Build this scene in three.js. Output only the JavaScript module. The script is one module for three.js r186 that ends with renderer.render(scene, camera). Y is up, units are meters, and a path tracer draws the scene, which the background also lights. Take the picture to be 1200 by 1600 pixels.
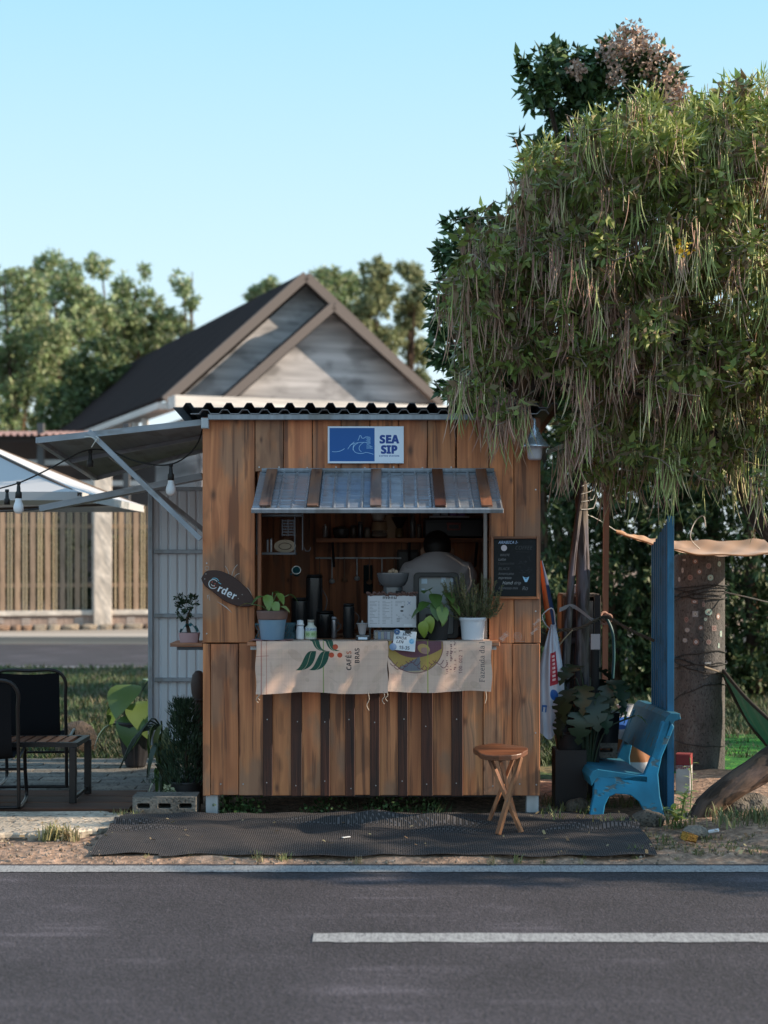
import * as THREE from 'three';
import { mergeGeometries } from 'three/addons/utils/BufferGeometryUtils.js';
import { MarchingCubes } from 'three/addons/objects/MarchingCubes.js';

// ---------------------------------------------------------------- camera, sky, sun, exposure
const scene = new THREE.Scene();
const F = 2422, CAMZ = 9.5, EYE = 1.63, HOR = 870;           // focal length in photo pixels, camera distance, eye height, horizon row
const camera = new THREE.PerspectiveCamera(2 * Math.atan(800 / F) * 180 / Math.PI, 0.75, 0.1, 600);
camera.position.set(0, EYE, CAMZ);
camera.lookAt(0, EYE, 0);
camera.setViewOffset(1200, 1600, 0, 800 - HOR, 1200, 1600);   // lens shifted upwards, verticals stay upright
camera.focus = 9.45; camera.userData.fStop = 1.9;
camera.updateProjectionMatrix();

const SUN = new THREE.Vector3(Math.cos(0.04) * Math.cos(0.42), Math.sin(0.42), Math.sin(0.04) * Math.cos(0.42));
const sun = new THREE.DirectionalLight(new THREE.Color(1.0, 0.82, 0.62), 5.0);
sun.name = 'sun'; sun.position.copy(SUN).multiplyScalar(60); sun.target.position.set(0, 0, 0);
sun.castShadow = true; sun.shadow.radius = 1.2; sun.shadow.mapSize.set(4096, 4096);
Object.assign(sun.shadow.camera, { left: -40, right: 40, top: 40, bottom: -40, near: 1, far: 160 });
scene.add(sun, sun.target);
{
  const W = 64, H = 256, a = new Float32Array(W * H * 4);
  const stops = [[-90, .10, .10, .10], [-6, .30, .33, .34], [0, .63, .71, .75], [5, .58, .69, .74], [10, .47, .64, .73], [20, .30, .54, .68], [35, .27, .45, .63], [60, .27, .42, .62], [90, .27, .41, .62]];
  for (let j = 0; j < H; j++) {
    const el = (j + .5) / H * 180 - 90;
    let k = 0; while (k < stops.length - 2 && el > stops[k + 1][0]) k++;
    const A = stops[k], Bs = stops[k + 1], t = Math.min(1, Math.max(0, (el - A[0]) / (Bs[0] - A[0])));
    for (let i = 0; i < W; i++) { const o = (j * W + i) * 4; for (let c = 0; c < 3; c++) a[o + c] = A[c + 1] + (Bs[c + 1] - A[c + 1]) * t; a[o + 3] = 1; }
  }
  const sky = new THREE.DataTexture(a, W, H, THREE.RGBAFormat, THREE.FloatType);
  sky.mapping = THREE.EquirectangularReflectionMapping; sky.magFilter = THREE.LinearFilter; sky.needsUpdate = true;
  scene.background = sky; scene.environment = sky; scene.backgroundIntensity = 1.0; scene.environmentIntensity = 1.0;
}
const renderer = new THREE.WebGLRenderer({ antialias: true });
renderer.toneMapping = THREE.LinearToneMapping; renderer.toneMappingExposure = 1.5;
renderer.shadowMap.enabled = true; renderer.setSize(768, 1024);

// ---------------------------------------------------------------- helpers
let seed_ = 7;
const rnd = () => { seed_ = (seed_ + 0x6D2B79F5) | 0; let t = Math.imul(seed_ ^ (seed_ >>> 15), 1 | seed_); t = (t + Math.imul(t ^ (t >>> 7), 61 | t)) ^ t; return ((t ^ (t >>> 14)) >>> 0) / 4294967296; };
const rr = (a, b) => a + (b - a) * rnd();
const S = (z) => F / (CAMZ - z);                                             // pixels per metre at depth z
const P = (px, py, z = 0) => new THREE.Vector3((px - 600) / S(z), EYE - (py - HOR) / S(z), z);
const X = (px, z = 0) => (px - 600) / S(z), Y = (py, z = 0) => EYE - (py - HOR) / S(z);
const GZ = (py) => CAMZ - F * EYE / (py - HOR);                              // depth of the flat ground seen at row py
const V = (x, y, z) => new THREE.Vector3(x, y, z);
const taken = new Map();
const numbered = (n) => { const k = taken.get(n) || 0; taken.set(n, k + 1); return k ? n + '_' + String(k).padStart(3, '0') : n; };
function add(parent, name, geo, mat) { const m = new THREE.Mesh(geo, mat); m.name = parent === scene ? numbered(name) : name; m.castShadow = m.receiveShadow = true; parent.add(m); return m; }
function tag(o, label, category, group) { o.userData.label = label; o.userData.category = category; if (group) o.userData.group = group; return o; }
function thing(name, label, category, pos = [0, 0, 0], turn = 0, group) { const g = new THREE.Group(); g.name = numbered(name); g.position.set(...(pos.isVector3 ? pos.toArray() : pos)); g.rotation.y = turn; scene.add(g); return tag(g, label, category, group); }
function struct(name, geo, mat) { const m = add(scene, name, geo, mat); m.userData.kind = 'structure'; return m; }
function stuff(o) { o.userData.kind = 'stuff'; return o; }
const merge = (l) => mergeGeometries(l.map((g) => { const h = g.index ? g.toNonIndexed() : g; for (const k of Object.keys(h.attributes)) if (!['position', 'normal', 'uv'].includes(k)) h.deleteAttribute(k); return h; }));
const box = (w, h, d, x = 0, y = 0, z = 0) => new THREE.BoxGeometry(w, h, d).translate(x, y, z);
function cbox(w, h, d, c = .004) {                                            // chamfered box centred on the origin
  const s = new THREE.Shape(); const a = w / 2 - c, b = h / 2 - c;
  s.moveTo(-a, -b); s.lineTo(a, -b); s.lineTo(a, b); s.lineTo(-a, b);
  return new THREE.ExtrudeGeometry(s, { depth: d - 2 * c, bevelEnabled: true, bevelSize: c, bevelThickness: c, bevelSegments: 1, steps: 1 }).translate(0, 0, -d / 2 + c);
}
function bar(a, b, w, h = w, c = 0) {                                         // box beam from a to b
  const d = b.clone().sub(a), L = d.length(); const g = c ? cbox(w, h, L, c) : new THREE.BoxGeometry(w, h, L);
  const m = new THREE.Matrix4().lookAt(a, b, Math.abs(d.y) > .99 * L ? V(0, 0, 1) : V(0, 1, 0)); g.applyMatrix4(m); const c_ = a.clone().add(b).multiplyScalar(.5); return g.translate(c_.x, c_.y, c_.z);
}
function tube(pts, r, sides = 6, seg, closed = false) { return new THREE.TubeGeometry(new THREE.CatmullRomCurve3(pts, closed, 'centripetal'), seg || Math.max(2, pts.length * 4), r, sides, closed); }
function taper(pts, radii, sides = 9, seg = 24, wob = 0) {                     // tube whose radius follows radii
  const cv = new THREE.CatmullRomCurve3(pts, false, 'centripetal'), fr = cv.computeFrenetFrames(seg), pos = [], uv = [], idx = [], L = cv.getLength();
  for (let i = 0; i <= seg; i++) {
    const t = i / seg, p = cv.getPointAt(t), k = t * (radii.length - 1), q = Math.min(radii.length - 2, Math.floor(k)), r0 = radii[q] + (radii[q + 1] - radii[q]) * (k - q);
    for (let j = 0; j <= sides; j++) { const a = j / sides * Math.PI * 2, r = r0 * (1 + wob * Math.sin(a * 3 + i * 1.7) * .6 + wob * Math.sin(a * 2 - i * .9)); const n = fr.normals[i].clone().multiplyScalar(Math.cos(a) * r).addScaledVector(fr.binormals[i], Math.sin(a) * r).add(p); pos.push(n.x, n.y, n.z); uv.push(j / sides, t * L); }
  }
  for (let i = 0; i < seg; i++) for (let j = 0; j < sides; j++) { const a = i * (sides + 1) + j, b = a + sides + 1; idx.push(a, b, a + 1, b, b + 1, a + 1); }
  const g = new THREE.BufferGeometry(); g.setAttribute('position', new THREE.Float32BufferAttribute(pos, 3)); g.setAttribute('uv', new THREE.Float32BufferAttribute(uv, 2)); g.setIndex(idx); g.computeVertexNormals(); return g;
}
const lathe = (pts, seg = 28) => new THREE.LatheGeometry(pts.map(([r, y]) => new THREE.Vector2(r, y)), seg);
function shapeOf(pts) { const s = new THREE.Shape(); pts.forEach(([x, y], i) => i ? s.lineTo(x, y) : s.moveTo(x, y)); return s; }
function extr(pts, depth, bevel = 0, curve) { return new THREE.ExtrudeGeometry(shapeOf(pts), { depth: depth - 2 * bevel, bevelEnabled: bevel > 0, bevelSize: bevel, bevelThickness: bevel, bevelSegments: 2, steps: 1, curveSegments: curve || 8 }).translate(0, 0, bevel); }
function mapUV(g, along = 'y', su = 1, sv = .5, ou = 0, ov = 0) {              // texture in metres, grain running along an axis
  const h = g.index ? g.toNonIndexed() : g, p = h.attributes.position, uv = new Float32Array(p.count * 2), ax = { x: 0, y: 1, z: 2 }[along], o = [0, 1, 2].filter((k) => k !== ax), n = h.attributes.normal;
  for (let i = 0; i < p.count; i++) { const q = [p.getX(i), p.getY(i), p.getZ(i)], m = [Math.abs(n.getX(i)), Math.abs(n.getY(i)), Math.abs(n.getZ(i))]; const ac = m[o[0]] > m[o[1]] ? o[1] : o[0]; uv[i * 2] = q[ac] * su + ou; uv[i * 2 + 1] = q[ax] * sv + ov; }
  h.setAttribute('uv', new THREE.BufferAttribute(uv, 2)); return h;
}
const wood = (g, along = 'y') => mapUV(g, along, 1, .5, rnd(), rnd());
function sheet(nu, nv, f) {                                                  // grid surface, f(u,v) gives a point
  const g = new THREE.PlaneGeometry(1, 1, nu, nv), p = g.attributes.position, uv = g.attributes.uv;
  for (let i = 0; i < p.count; i++) { const q = f(uv.getX(i), uv.getY(i)); p.setXYZ(i, q.x, q.y, q.z); } g.computeVertexNormals(); return g;
}
function corrugated(width, len, pitch, h, flat = .5, t = .0025) {             // ribbed metal sheet, ribs along z, centred in x, z from 0 to len
  const top = [], n = Math.round(width / pitch); 
  for (let i = 0; i < n; i++) { const x0 = -width / 2 + i * width / n, p = width / n; top.push([x0, 0], [x0 + p * flat, 0], [x0 + p * (flat + .16), h], [x0 + p * (1 - .14), h]); }
  top.push([width / 2, 0]);
  return extr([...top, ...top.slice().reverse().map(([x, y]) => [x, y - t])], len);
}
// ---- textures
const ph = (x, y, s) => { let h = Math.imul(x, 374761393) + Math.imul(y, 668265263) + Math.imul(s, 974634777); h = Math.imul(h ^ (h >>> 13), 1274126177); return ((h ^ (h >>> 16)) >>> 0) / 4294967296; };
function vn(x, y, px, py, s) { const xi = Math.floor(x), yi = Math.floor(y), fx = x - xi, fy = y - yi, u = fx * fx * (3 - 2 * fx), v = fy * fy * (3 - 2 * fy); const w = (a, m) => ((a % m) + m) % m; const x0 = w(xi, px), x1 = w(xi + 1, px), y0 = w(yi, py), y1 = w(yi + 1, py); const a = ph(x0, y0, s), b = ph(x1, y0, s), c = ph(x0, y1, s), d = ph(x1, y1, s); return a + (b - a) * u + (c - a) * v + (a - b - c + d) * u * v; }
function fbm(u, v, fx, fy, oct, s) { let r = 0, a = .5, t = 0; for (let o = 0; o < oct; o++) { r += a * vn(u * fx, v * fy, fx, fy, s + o * 17); t += a; a *= .5; fx *= 2; fy *= 2; } return r / t; }
const cl = (x) => x < 0 ? 0 : x > 255 ? 255 : x, mix = (a, b, t) => a + (b - a) * t, sm = (a, b, x) => { const t = Math.min(1, Math.max(0, (x - a) / (b - a))); return t * t * (3 - 2 * t); };
function tex(w, h, fn) {                                                      // fn(u, v) -> [r, g, b, height]
  const a = new Uint8Array(w * h * 4), b = new Uint8Array(w * h * 4);
  for (let j = 0; j < h; j++) for (let i = 0; i < w; i++) { const c = fn(i / w, j / h), o = (j * w + i) * 4; a[o] = cl(c[0]); a[o + 1] = cl(c[1]); a[o + 2] = cl(c[2]); a[o + 3] = 255; b[o] = b[o + 1] = b[o + 2] = cl(c[3]); b[o + 3] = 255; }
  const mk = (d, srgb) => { const t = new THREE.DataTexture(d, w, h); t.wrapS = t.wrapT = THREE.RepeatWrapping; t.magFilter = THREE.LinearFilter; t.minFilter = THREE.LinearMipmapLinearFilter; if (srgb) t.colorSpace = THREE.SRGBColorSpace; t.needsUpdate = true; return t; };
  return { map: mk(a, true), bump: mk(b, false) };
}
function canvas(w, h, draw) { const c = document.createElement('canvas'); c.width = w; c.height = h; draw(c.getContext('2d'), w, h); const t = new THREE.CanvasTexture(c); t.colorSpace = THREE.SRGBColorSpace; return t; }
const std = (o) => new THREE.MeshStandardMaterial(o), phys = (o) => new THREE.MeshPhysicalMaterial(o);
const C = (r, g, b) => new THREE.Color().setRGB(r, g, b);                     // linear base colour
const plain = (r, g, b, rough = .7, metal = 0) => std({ color: C(r, g, b), roughness: rough, metalness: metal });

const knots = []; for (let i = 0; i < 9; i++) knots.push([rnd(), rnd(), rr(.008, .018)]);
const tWood = tex(512, 1024, (u, v) => {
  let du = 0, kd = 0;
  for (const [ku, kv, kr] of knots) { let a = u - ku, b = (v - kv) * 2; a -= Math.round(a); b -= 2 * Math.round(b / 2); const q = a * a + b * b * .25, e = Math.exp(-q / (kr * kr * 6)); du += a * e * 2.2; kd += Math.exp(-q / (kr * kr * .8)); }
  const w = fbm(u, v, 3, 2, 3, 5) * .10 + du, g = fbm(u + w, v, 28, 2, 4, 11), f = fbm(u + w * .5, v, 120, 6, 2, 31), big = fbm(u, v, 4, 3, 4, 57), st = fbm(u, v, 6, 5, 5, 83), band = .5 + .5 * Math.sin((u + w) * 60 + big * 9);
  let t = g * .55 + f * .2 + band * .25 ; t = (t - .24) * 1.45;
  let r = mix(142, 206, t), gr = mix(92, 146, t), b = mix(62, 102, t);
  const m = mix(.78, 1.2, big); r *= m; gr *= m * mix(1.03, .97, big); b *= m;
  const grey = sm(.54, .72, st) * .55; r = mix(r, 122, grey); gr = mix(gr, 104, grey); b = mix(b, 92, grey);
  const dk = sm(.62, .74, fbm(u, v, 44, 4, 4, 141)) * .45 + sm(.64, .74, fbm(u, v, 9, 7, 4, 141)) * .2 + Math.min(1, kd) * .7; r = mix(r, 66, dk); gr = mix(gr, 44, dk); b = mix(b, 34, dk);
  return [r, gr, b, 120 + (f - .5) * 160 + (g - .5) * 90 - kd * 40];
});
const woodMat = (c, rough = .62) => std({ map: tWood.map, bumpMap: tWood.bump, bumpScale: .0016, color: c, roughness: rough });
const tAsphalt = tex(1024, 1024, (u, v) => {
  const a = vn(u * 420, v * 420, 420, 420, 3), b = vn(u * 210, v * 210, 210, 210, 9), big = fbm(u, v, 4, 4, 5, 21), str = fbm(u, v, 3, 22, 4, 41);
  let k = 62 + (a - .5) * 44 + (b - .5) * 26 + (big - .5) * 26; const dust = sm(.58, .74, str) * 20 * sm(.4, .7, big); const sp = ph(Math.floor(u * 512), Math.floor(v * 512), 77) > .985 ? 40 : 0;
  k += dust + sp; return [k * 1.02, k * .985, k * 1.0, 60 + a * 120 + b * 70];
});
const tSoil = tex(1024, 1024, (u, v) => {
  const big = fbm(u, v, 5, 5, 5, 5), f = fbm(u, v, 60, 60, 4, 25), p = vn(u * 190, v * 190, 190, 190, 61), lit = sm(.72, .9, p);
  const k = .7 + big * .6 + (f - .5) * .8; return [150 * k + lit * 30, 123 * k + lit * 30, 104 * k + lit * 30, f * 150 + big * 60 + lit * 40];
});
const tConc = tex(512, 512, (u, v) => { const big = fbm(u, v, 4, 4, 5, 15), f = fbm(u, v, 70, 70, 3, 35), pit = sm(.75, .85, vn(u * 60, v * 60, 60, 60, 71)); const k = 150 * (.72 + big * .55) + (f - .5) * 50 - pit * 40; return [k * 1.02, k * .98, k * .92, f * 140 + big * 80 - pit * 80 + 30]; });
const tGrass = tex(512, 512, (u, v) => { const big = fbm(u, v, 5, 5, 5, 2), f = fbm(u, v, 80, 80, 3, 4), d = sm(.52, .7, fbm(u, v, 9, 9, 4, 6)); const k = .6 + f * .9; return [mix(46, 96, d) * k * (.7 + big * .6), mix(66, 84, d) * k * (.7 + big * .6), mix(30, 58, d) * k, f * 255]; });
const tBark = tex(256, 512, (u, v) => { const g = fbm(u, v, 14, 6, 5, 3), c = sm(.46, .6, fbm(u, v, 10, 5, 4, 9)), big = fbm(u, v, 3, 3, 3, 8); const k = .5 + g * .8; return [112 * k * (.7 + .6 * big) * (1 - c * .3), 88 * k * (.75 + .5 * big) * (1 - c * .35), 70 * k * (1 - c * .4), g * 200 - c * 80 + 40]; });
const tMetal = tex(512, 512, (u, v) => { const s = fbm(u, v, 60, 3, 3, 3), big = fbm(u, v, 5, 5, 4, 7), d = sm(.56, .72, fbm(u, v, 12, 6, 4, 19)); const k = 205 + (s - .5) * 36 + (big - .5) * 50; return [mix(k, 150, d * .5), mix(k, 140, d * .5), mix(k, 128, d * .5), big * 200 + s * 55]; });
const tPlaster = tex(256, 256, (u, v) => { const a = fbm(u, v, 8, 8, 5, 3), b = fbm((u + v * .6) % 1, v, 14, 5, 3, 9); const k = 190 + (a - .5) * 60 + (b - .5) * 46; return [k, k * .965, k * .93, b * 160 + a * 90]; });
const metal = (c, rough = .45, m = .0) => std({ map: tMetal.map, bumpMap: tMetal.bump, bumpScale: .0012, color: c, roughness: rough, metalness: m });
// ---- foliage
function foliage(n, put, cols, fold = .25) {                                   // put(i) -> {c, d, n, l, w}: position, leaf axis, face normal, length, width
  const pos = new Float32Array(n * 12), col = new Float32Array(n * 12), nor = new Float32Array(n * 12), idx = new Uint32Array(n * 6), s = new THREE.Vector3();
  for (let i = 0; i < n; i++) {
    const { c, d, n: m, l, w, k } = put(i); s.crossVectors(d, m).normalize();
    const cc = cols[k !== undefined ? k : Math.floor(rnd() * cols.length)], b = rr(.72, 1.28), o = i * 12, x = [[0, 0, 0], [.42, 1, fold], [1, 0, -.12], [.42, -1, fold]];
    x.forEach(([t, q, up], j) => { pos[o + j * 3] = c.x + d.x * l * t + s.x * q * w / 2 - m.x * up * w; pos[o + j * 3 + 1] = c.y + d.y * l * t + s.y * q * w / 2 - m.y * up * w; pos[o + j * 3 + 2] = c.z + d.z * l * t + s.z * q * w / 2 - m.z * up * w; for (let e = 0; e < 3; e++) { col[o + j * 3 + e] = cc[e] * b; nor[o + j * 3 + e] = [m.x, m.y, m.z][e]; } });
    idx.set([i * 4, i * 4 + 1, i * 4 + 2, i * 4, i * 4 + 2, i * 4 + 3], i * 6);
  }
  const g = new THREE.BufferGeometry(); g.setAttribute('position', new THREE.BufferAttribute(pos, 3)); g.setAttribute('normal', new THREE.BufferAttribute(nor, 3)); g.setAttribute('color', new THREE.BufferAttribute(col, 3)); g.setIndex(new THREE.BufferAttribute(idx, 1)); return g;
}
const leafMat = (tr = .3, rough = .6) => phys({ color: C(1, 1, 1), vertexColors: true, roughness: rough, transmission: tr, thickness: 0, specularIntensity: .5, side: THREE.DoubleSide });
const rdir = () => { const z = rr(-1, 1), a = rr(0, 6.2832), q = Math.sqrt(1 - z * z); return V(q * Math.cos(a), z, q * Math.sin(a)); };
function clumpLeaves(clumps, perClump, L, Wd, droop = .5, shell = .55) {        // clumps: [Vector3, radius, squash]
  const vol = clumps.map(([, r]) => r * r); const tot = vol.reduce((a, b) => a + b, 0), list = []; const N = perClump;
  clumps.forEach(([c, r, sq = .85], i) => {
    const k = Math.round(N * vol[i] / tot), tw = Math.max(5, Math.round(k / 14)), twigs = [];
    for (let j = 0; j < tw; j++) { const d = rdir(), q = r * Math.pow(mix(shell * shell * shell, 1, rnd()), 1 / 3) * rr(.9, 1.12); twigs.push([c.clone().add(V(d.x * q, d.y * q * sq, d.z * q)), d]); }
    for (let j = 0; j < k; j++) { const [tc, td] = twigs[Math.floor(rnd() * tw)]; const o = rdir().multiplyScalar(r * .17 * Math.cbrt(rnd()) + L * .2); const d = rdir().addScaledVector(td, .7).add(V(0, -droop, 0)).normalize(); const nn = rdir().addScaledVector(td, .6).add(V(0, .5, 0)); nn.addScaledVector(d, -nn.dot(d)).normalize(); list.push({ c: tc.clone().add(o), d, n: nn, l: L * rr(.65, 1.25), w: Wd * rr(.7, 1.2) }); }
  });
  return list;
}
const crownGeo = (list, cols, fold) => foliage(list.length, (i) => list[i], cols, fold);

// ---------------------------------------------------------------- ground, roads, verge
const uvm = (g, k) => { const p = g.attributes.position, uv = g.attributes.uv; for (let i = 0; i < p.count; i++) uv.setXY(i, p.getX(i) * k, p.getZ(i) * k); return g; };
const flat = (x0, x1, z0, z1, y, k, nx = 1, nz = 1) => uvm(sheet(nx, nz, (u, v) => V(mix(x0, x1, u), y, mix(z1, z0, v))), k);
const mSoil = std({ map: tSoil.map, bumpMap: tSoil.bump, bumpScale: .018, roughness: .95 });
const mAsph = std({ map: tAsphalt.map, bumpMap: tAsphalt.bump, bumpScale: .006, roughness: .86, color: C(.80, .75, .85) });
const mGrassGround = std({ map: tGrass.map, bumpMap: tGrass.bump, bumpScale: .02, roughness: .95 });
const tPaint = tex(512, 128, (u, v) => { const w = sm(.60, .80, fbm(u, v, 90, 30, 4, 3)) * .6, k = 150 + (vn(u * 300, v * 75, 300, 75, 9) - .5) * 50; return [mix(k, 96, w), mix(k, 95, w), mix(k, 98, w), 128]; });
const mPaint = std({ map: tPaint.map, roughness: .8 });
const n2 = (x, z, s) => fbm((((x + 400) / 80) % 1), (((z + 400) / 80) % 1), 64, 64, 5, s);
struct('ground', flat(-150, 150, -200, 14, -.04, .4), mSoil);
struct('road', flat(-40, 40, 1.28, 16, 0, .5), mAsph);
const line = (name, x0, x1, z0, z1) => { const g = sheet(Math.round((x1 - x0) * 60), 2, (u, v) => { const x = mix(x0, x1, u), e = (n2(x * 14, z0 * 9, 5) - .5) * .022 + (n2(x * 40, z0 * 5, 15) - .5) * .012; return V(x, .004, (v < .25 ? z1 : v > .75 ? z0 : (z0 + z1) / 2) + (v < .25 ? e : v > .75 ? -e * .8 : 0)); }); return struct(name, uvm(g, .8), mPaint); };
line('road_edge_line', -8, 8, 1.335, 1.50);
line('road_dash_line', X(489, 2.88), X(489, 2.88) + 3.6, 2.80, 2.955);
line('road_dash_line', X(489, 2.88) - 7.2, X(489, 2.88) - 3.4, 2.80, 2.955);
struct('far_road', flat(-60, 60, -19.7, -13.3, -.02, .5), mAsph);
struct('far_road_line', flat(-60, 60, -13.75, -13.6, -.014, .8), mPaint);
struct('far_pavement', box(120, .16, 3.2, 0, .04, -21.35), std({ map: tPlaster.map, roughness: .9, color: C(.75, .7, .64) }));
struct('lawn', flat(-60, 60, -13.3, -1.55, -.012, .35, 8, 8), mGrassGround);
struct('verge', uvm(sheet(420, 76, (u, v) => { const x = mix(-9, 9, u), zz = mix(-1.7, 1.335, 1 - v); const e = sm(1.1, 1.33, zz); return V(x, -.002 + n2(x * 4, zz * 4, 3) * .05 * (1 - e) - .004 * e + (x > 1.7 ? sm(1.7, 2.4, x) * .07 * sm(1.2, .3, zz) : 0), zz + e * (n2(x * 3, 1, 8) - .5) * .08); }), .55), mSoil);
// paving stones on the left
const mPaver = [[.17, .17, .17], [.20, .195, .19], [.15, .155, .16]].map(([r, g, b]) => std({ map: tConc.map, bumpMap: tConc.bump, bumpScale: .003, color: C(r * 3, g * 3, b * 3), roughness: .85 }));
{
  const pav = new THREE.Group(); pav.name = 'paving'; pav.userData.kind = 'structure'; scene.add(pav);
  const gs = [0, 1, 2].map(() => mapUV(cbox(.29, .05, .142, .006), 'x', 1, 1, rnd(), rnd()));
  for (let r = 0; r < 12; r++) for (let c = 0; c < 13; c++) { const x = -5.0 + c * .3 + (r % 2) * .15, z = -.98 - r * .15; if (x > -1.25) continue; const m = add(pav, 'paving_stone', gs[Math.floor(rnd() * 3)], mPaver[Math.floor(rnd() * 3)]); m.position.set(x, .022 + rr(-.004, .004), z); m.rotation.set(rr(-.012, .012), rr(-.01, .01), rr(-.012, .012)); }
}
const mDeck = woodMat(C(.30, .26, .26), .8);
{
  const deck = thing('timber_deck', 'low dark timber boards laid in front of the paving stones', 'deck');
  for (let i = 0; i < 3; i++) add(deck, 'board', wood(cbox(3.9, .035, .245, .004).translate(-3.55 + rr(-.02, .02), .045, -.79 + i * .262), 'x'), mDeck);
}
{
  const pts = []; const raw = [[-5, -.02], [-1.72, -.03], [-1.60, .05], [-1.56, .2], [-1.63, .33], [-1.60, .5], [-1.72, .62], [-1.86, .72], [-2.1, .70], [-2.4, .76], [-2.8, .7], [-3.4, .78], [-5, .74]];
  raw.forEach(([x, z], i) => { const [x1, z1] = raw[(i + 1) % raw.length]; const n = i === raw.length - 1 ? 1 : 7; for (let k = 0; k < n; k++) { const t = k / n; pts.push([mix(x, x1, t) + (i ? rr(-.014, .014) : 0), -(mix(z, z1, t) + rr(-.012, .012))]); } });
  const g = new THREE.ExtrudeGeometry(shapeOf(pts), { depth: .05, bevelEnabled: true, bevelSize: .008, bevelThickness: .01, bevelSegments: 1 }).rotateX(-Math.PI / 2).translate(0, .005, 0);
  tag(add(scene, 'concrete_slab', mapUV(g, 'z', .7, .7), std({ map: tConc.map, bumpMap: tConc.bump, bumpScale: .014, color: C(1.55, 1.44, 1.32), roughness: .95 })), 'broken pale concrete slab between the timber deck and the road', 'slab');
}
// black mesh mat with folds
const tMat = tex(256, 256, (u, v) => { const a = Math.abs(((u * 16) % 1) - .5) * 2, b = Math.abs(((v * 10 + (Math.floor(u * 16) % 2) * .5) % 1) - .5) * 2; const rib = Math.max(sm(.62, .85, a), sm(.72, .9, b)); const d = fbm(u, v, 6, 6, 3, 4) * 16; return [20 + rib * 60 + d, 19 + rib * 57 + d * .95, 20 + rib * 58 + d * .9, rib * 230]; });
{
  const f = (u, v) => {
    const x = mix(-1.58, 1.47, u), e = Math.sin(x * 5.1) * .02 + Math.sin(x * 13 + 1) * .008; const z = mix(.0, 1.2, 1 - v) + e * (v > .5 ? 1 : -1.2) + (u < .12 ? (v - .5) * .10 : 0);
    const r1 = .40 + .05 * Math.sin(x * 2.3 + .4) + .02 * Math.sin(x * 6.2), r2 = .62 + .06 * Math.sin(x * 1.7 + 2), r3 = .2 + .04 * Math.sin(x * 3 + 1);
    const a1 = .075 * (.55 + .45 * Math.sin(x * 2.9 + 1.2)), a2 = .045 * (.5 + .5 * Math.sin(x * 2.1 - .6)), h = a1 * Math.exp(-((z - r1) ** 2) / (z > r1 ? .0016 : .012)) + a2 * Math.exp(-((z - r2) ** 2) / (z > r2 ? .0012 : .006)) + .03 * (.5 + .5 * Math.sin(x * 4)) * Math.exp(-((z - r3) ** 2) / .004);
    const quiet = 1 - .9 * Math.exp(-((x - .70) ** 2) / .05 - ((z - .58) ** 2) / .08); const cw = .007 * Math.sin(x * 8.3 + z * 6 + Math.sin(x * 3) * 2) * sm(.1, .4, z) * sm(1.15, .8, z) + .004 * Math.sin(x * 19 - z * 9); return V(x, .06 + (h + cw) * quiet + .006 * n2(x * 6, z * 6, 31) - .03 * sm(.95, 1.2, z), z);
  };
  const g = sheet(300, 90, f), p = g.attributes.position, uv = g.attributes.uv; for (let i = 0; i < p.count; i++) uv.setXY(i, p.getX(i) / .19, (p.getZ(i) + p.getY(i)) / .19);
  tag(add(scene, 'mesh_mat', g, std({ map: tMat.map, bumpMap: tMat.bump, bumpScale: .004, roughness: .75 })), 'rumpled black plastic mesh mat lying between kiosk and road', 'mat');
}
struct('artificial_turf', flat(2.12, 6, -4.3, -.55, .05, 1, 40, 40), std({ map: tGrass.map, bumpMap: tGrass.bump, bumpScale: .01, color: C(.5, 2.2, .35), roughness: .9 }));
// ---------------------------------------------------------------- lawn grass, weeds, litter
function bladesGeo(n, h, sp) { const pos = [], idx = []; for (let i = 0; i < n; i++) { const a = rr(0, 6.28), x = rr(-sp, sp), z = rr(-sp, sp), w = rr(.004, .008), H = h * rr(.5, 1.1), b = rr(.2, .8) * H, dx = Math.cos(a), dz = Math.sin(a), o = pos.length / 3; pos.push(x - dz * w, 0, z + dx * w, x + dz * w, 0, z - dx * w, x + dx * b * .35 - dz * w * .8, H * .6, z + dz * b * .35 + dx * w * .8, x + dx * b * .35 + dz * w * .8, H * .6, z + dz * b * .35 - dx * w * .8, x + dx * b, H, z + dz * b); idx.push(o, o + 1, o + 2, o + 1, o + 3, o + 2, o + 2, o + 3, o + 4); } const g = new THREE.BufferGeometry(); g.setAttribute('position', new THREE.Float32BufferAttribute(pos, 3)); g.setIndex(idx); g.computeVertexNormals(); return g; }
function scatter(name, label, cat, geo, mat, n, place, cols) { const im = new THREE.InstancedMesh(geo, mat, n), m = new THREE.Matrix4(), q = new THREE.Quaternion(), e = new THREE.Euler(); for (let i = 0; i < n; i++) { const [x, y, z, s, tilt = 0] = place(i); e.set(rr(-tilt, tilt), rr(0, 6.28), rr(-tilt, tilt)); m.compose(V(x, y, z), q.setFromEuler(e), V(s, s, s)); im.setMatrixAt(i, m); const c = cols[Math.floor(rnd() * cols.length)], b = rr(.7, 1.3); im.setColorAt(i, C(c[0] * b, c[1] * b, c[2] * b)); } im.name = numbered(name); im.castShadow = im.receiveShadow = true; im.userData.kind = 'stuff'; tag(im, label, cat); scene.add(im); return im; }
const mBlade = phys({ color: C(1, 1, 1), roughness: .7, transmission: .2, thickness: 0, side: THREE.DoubleSide });
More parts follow.
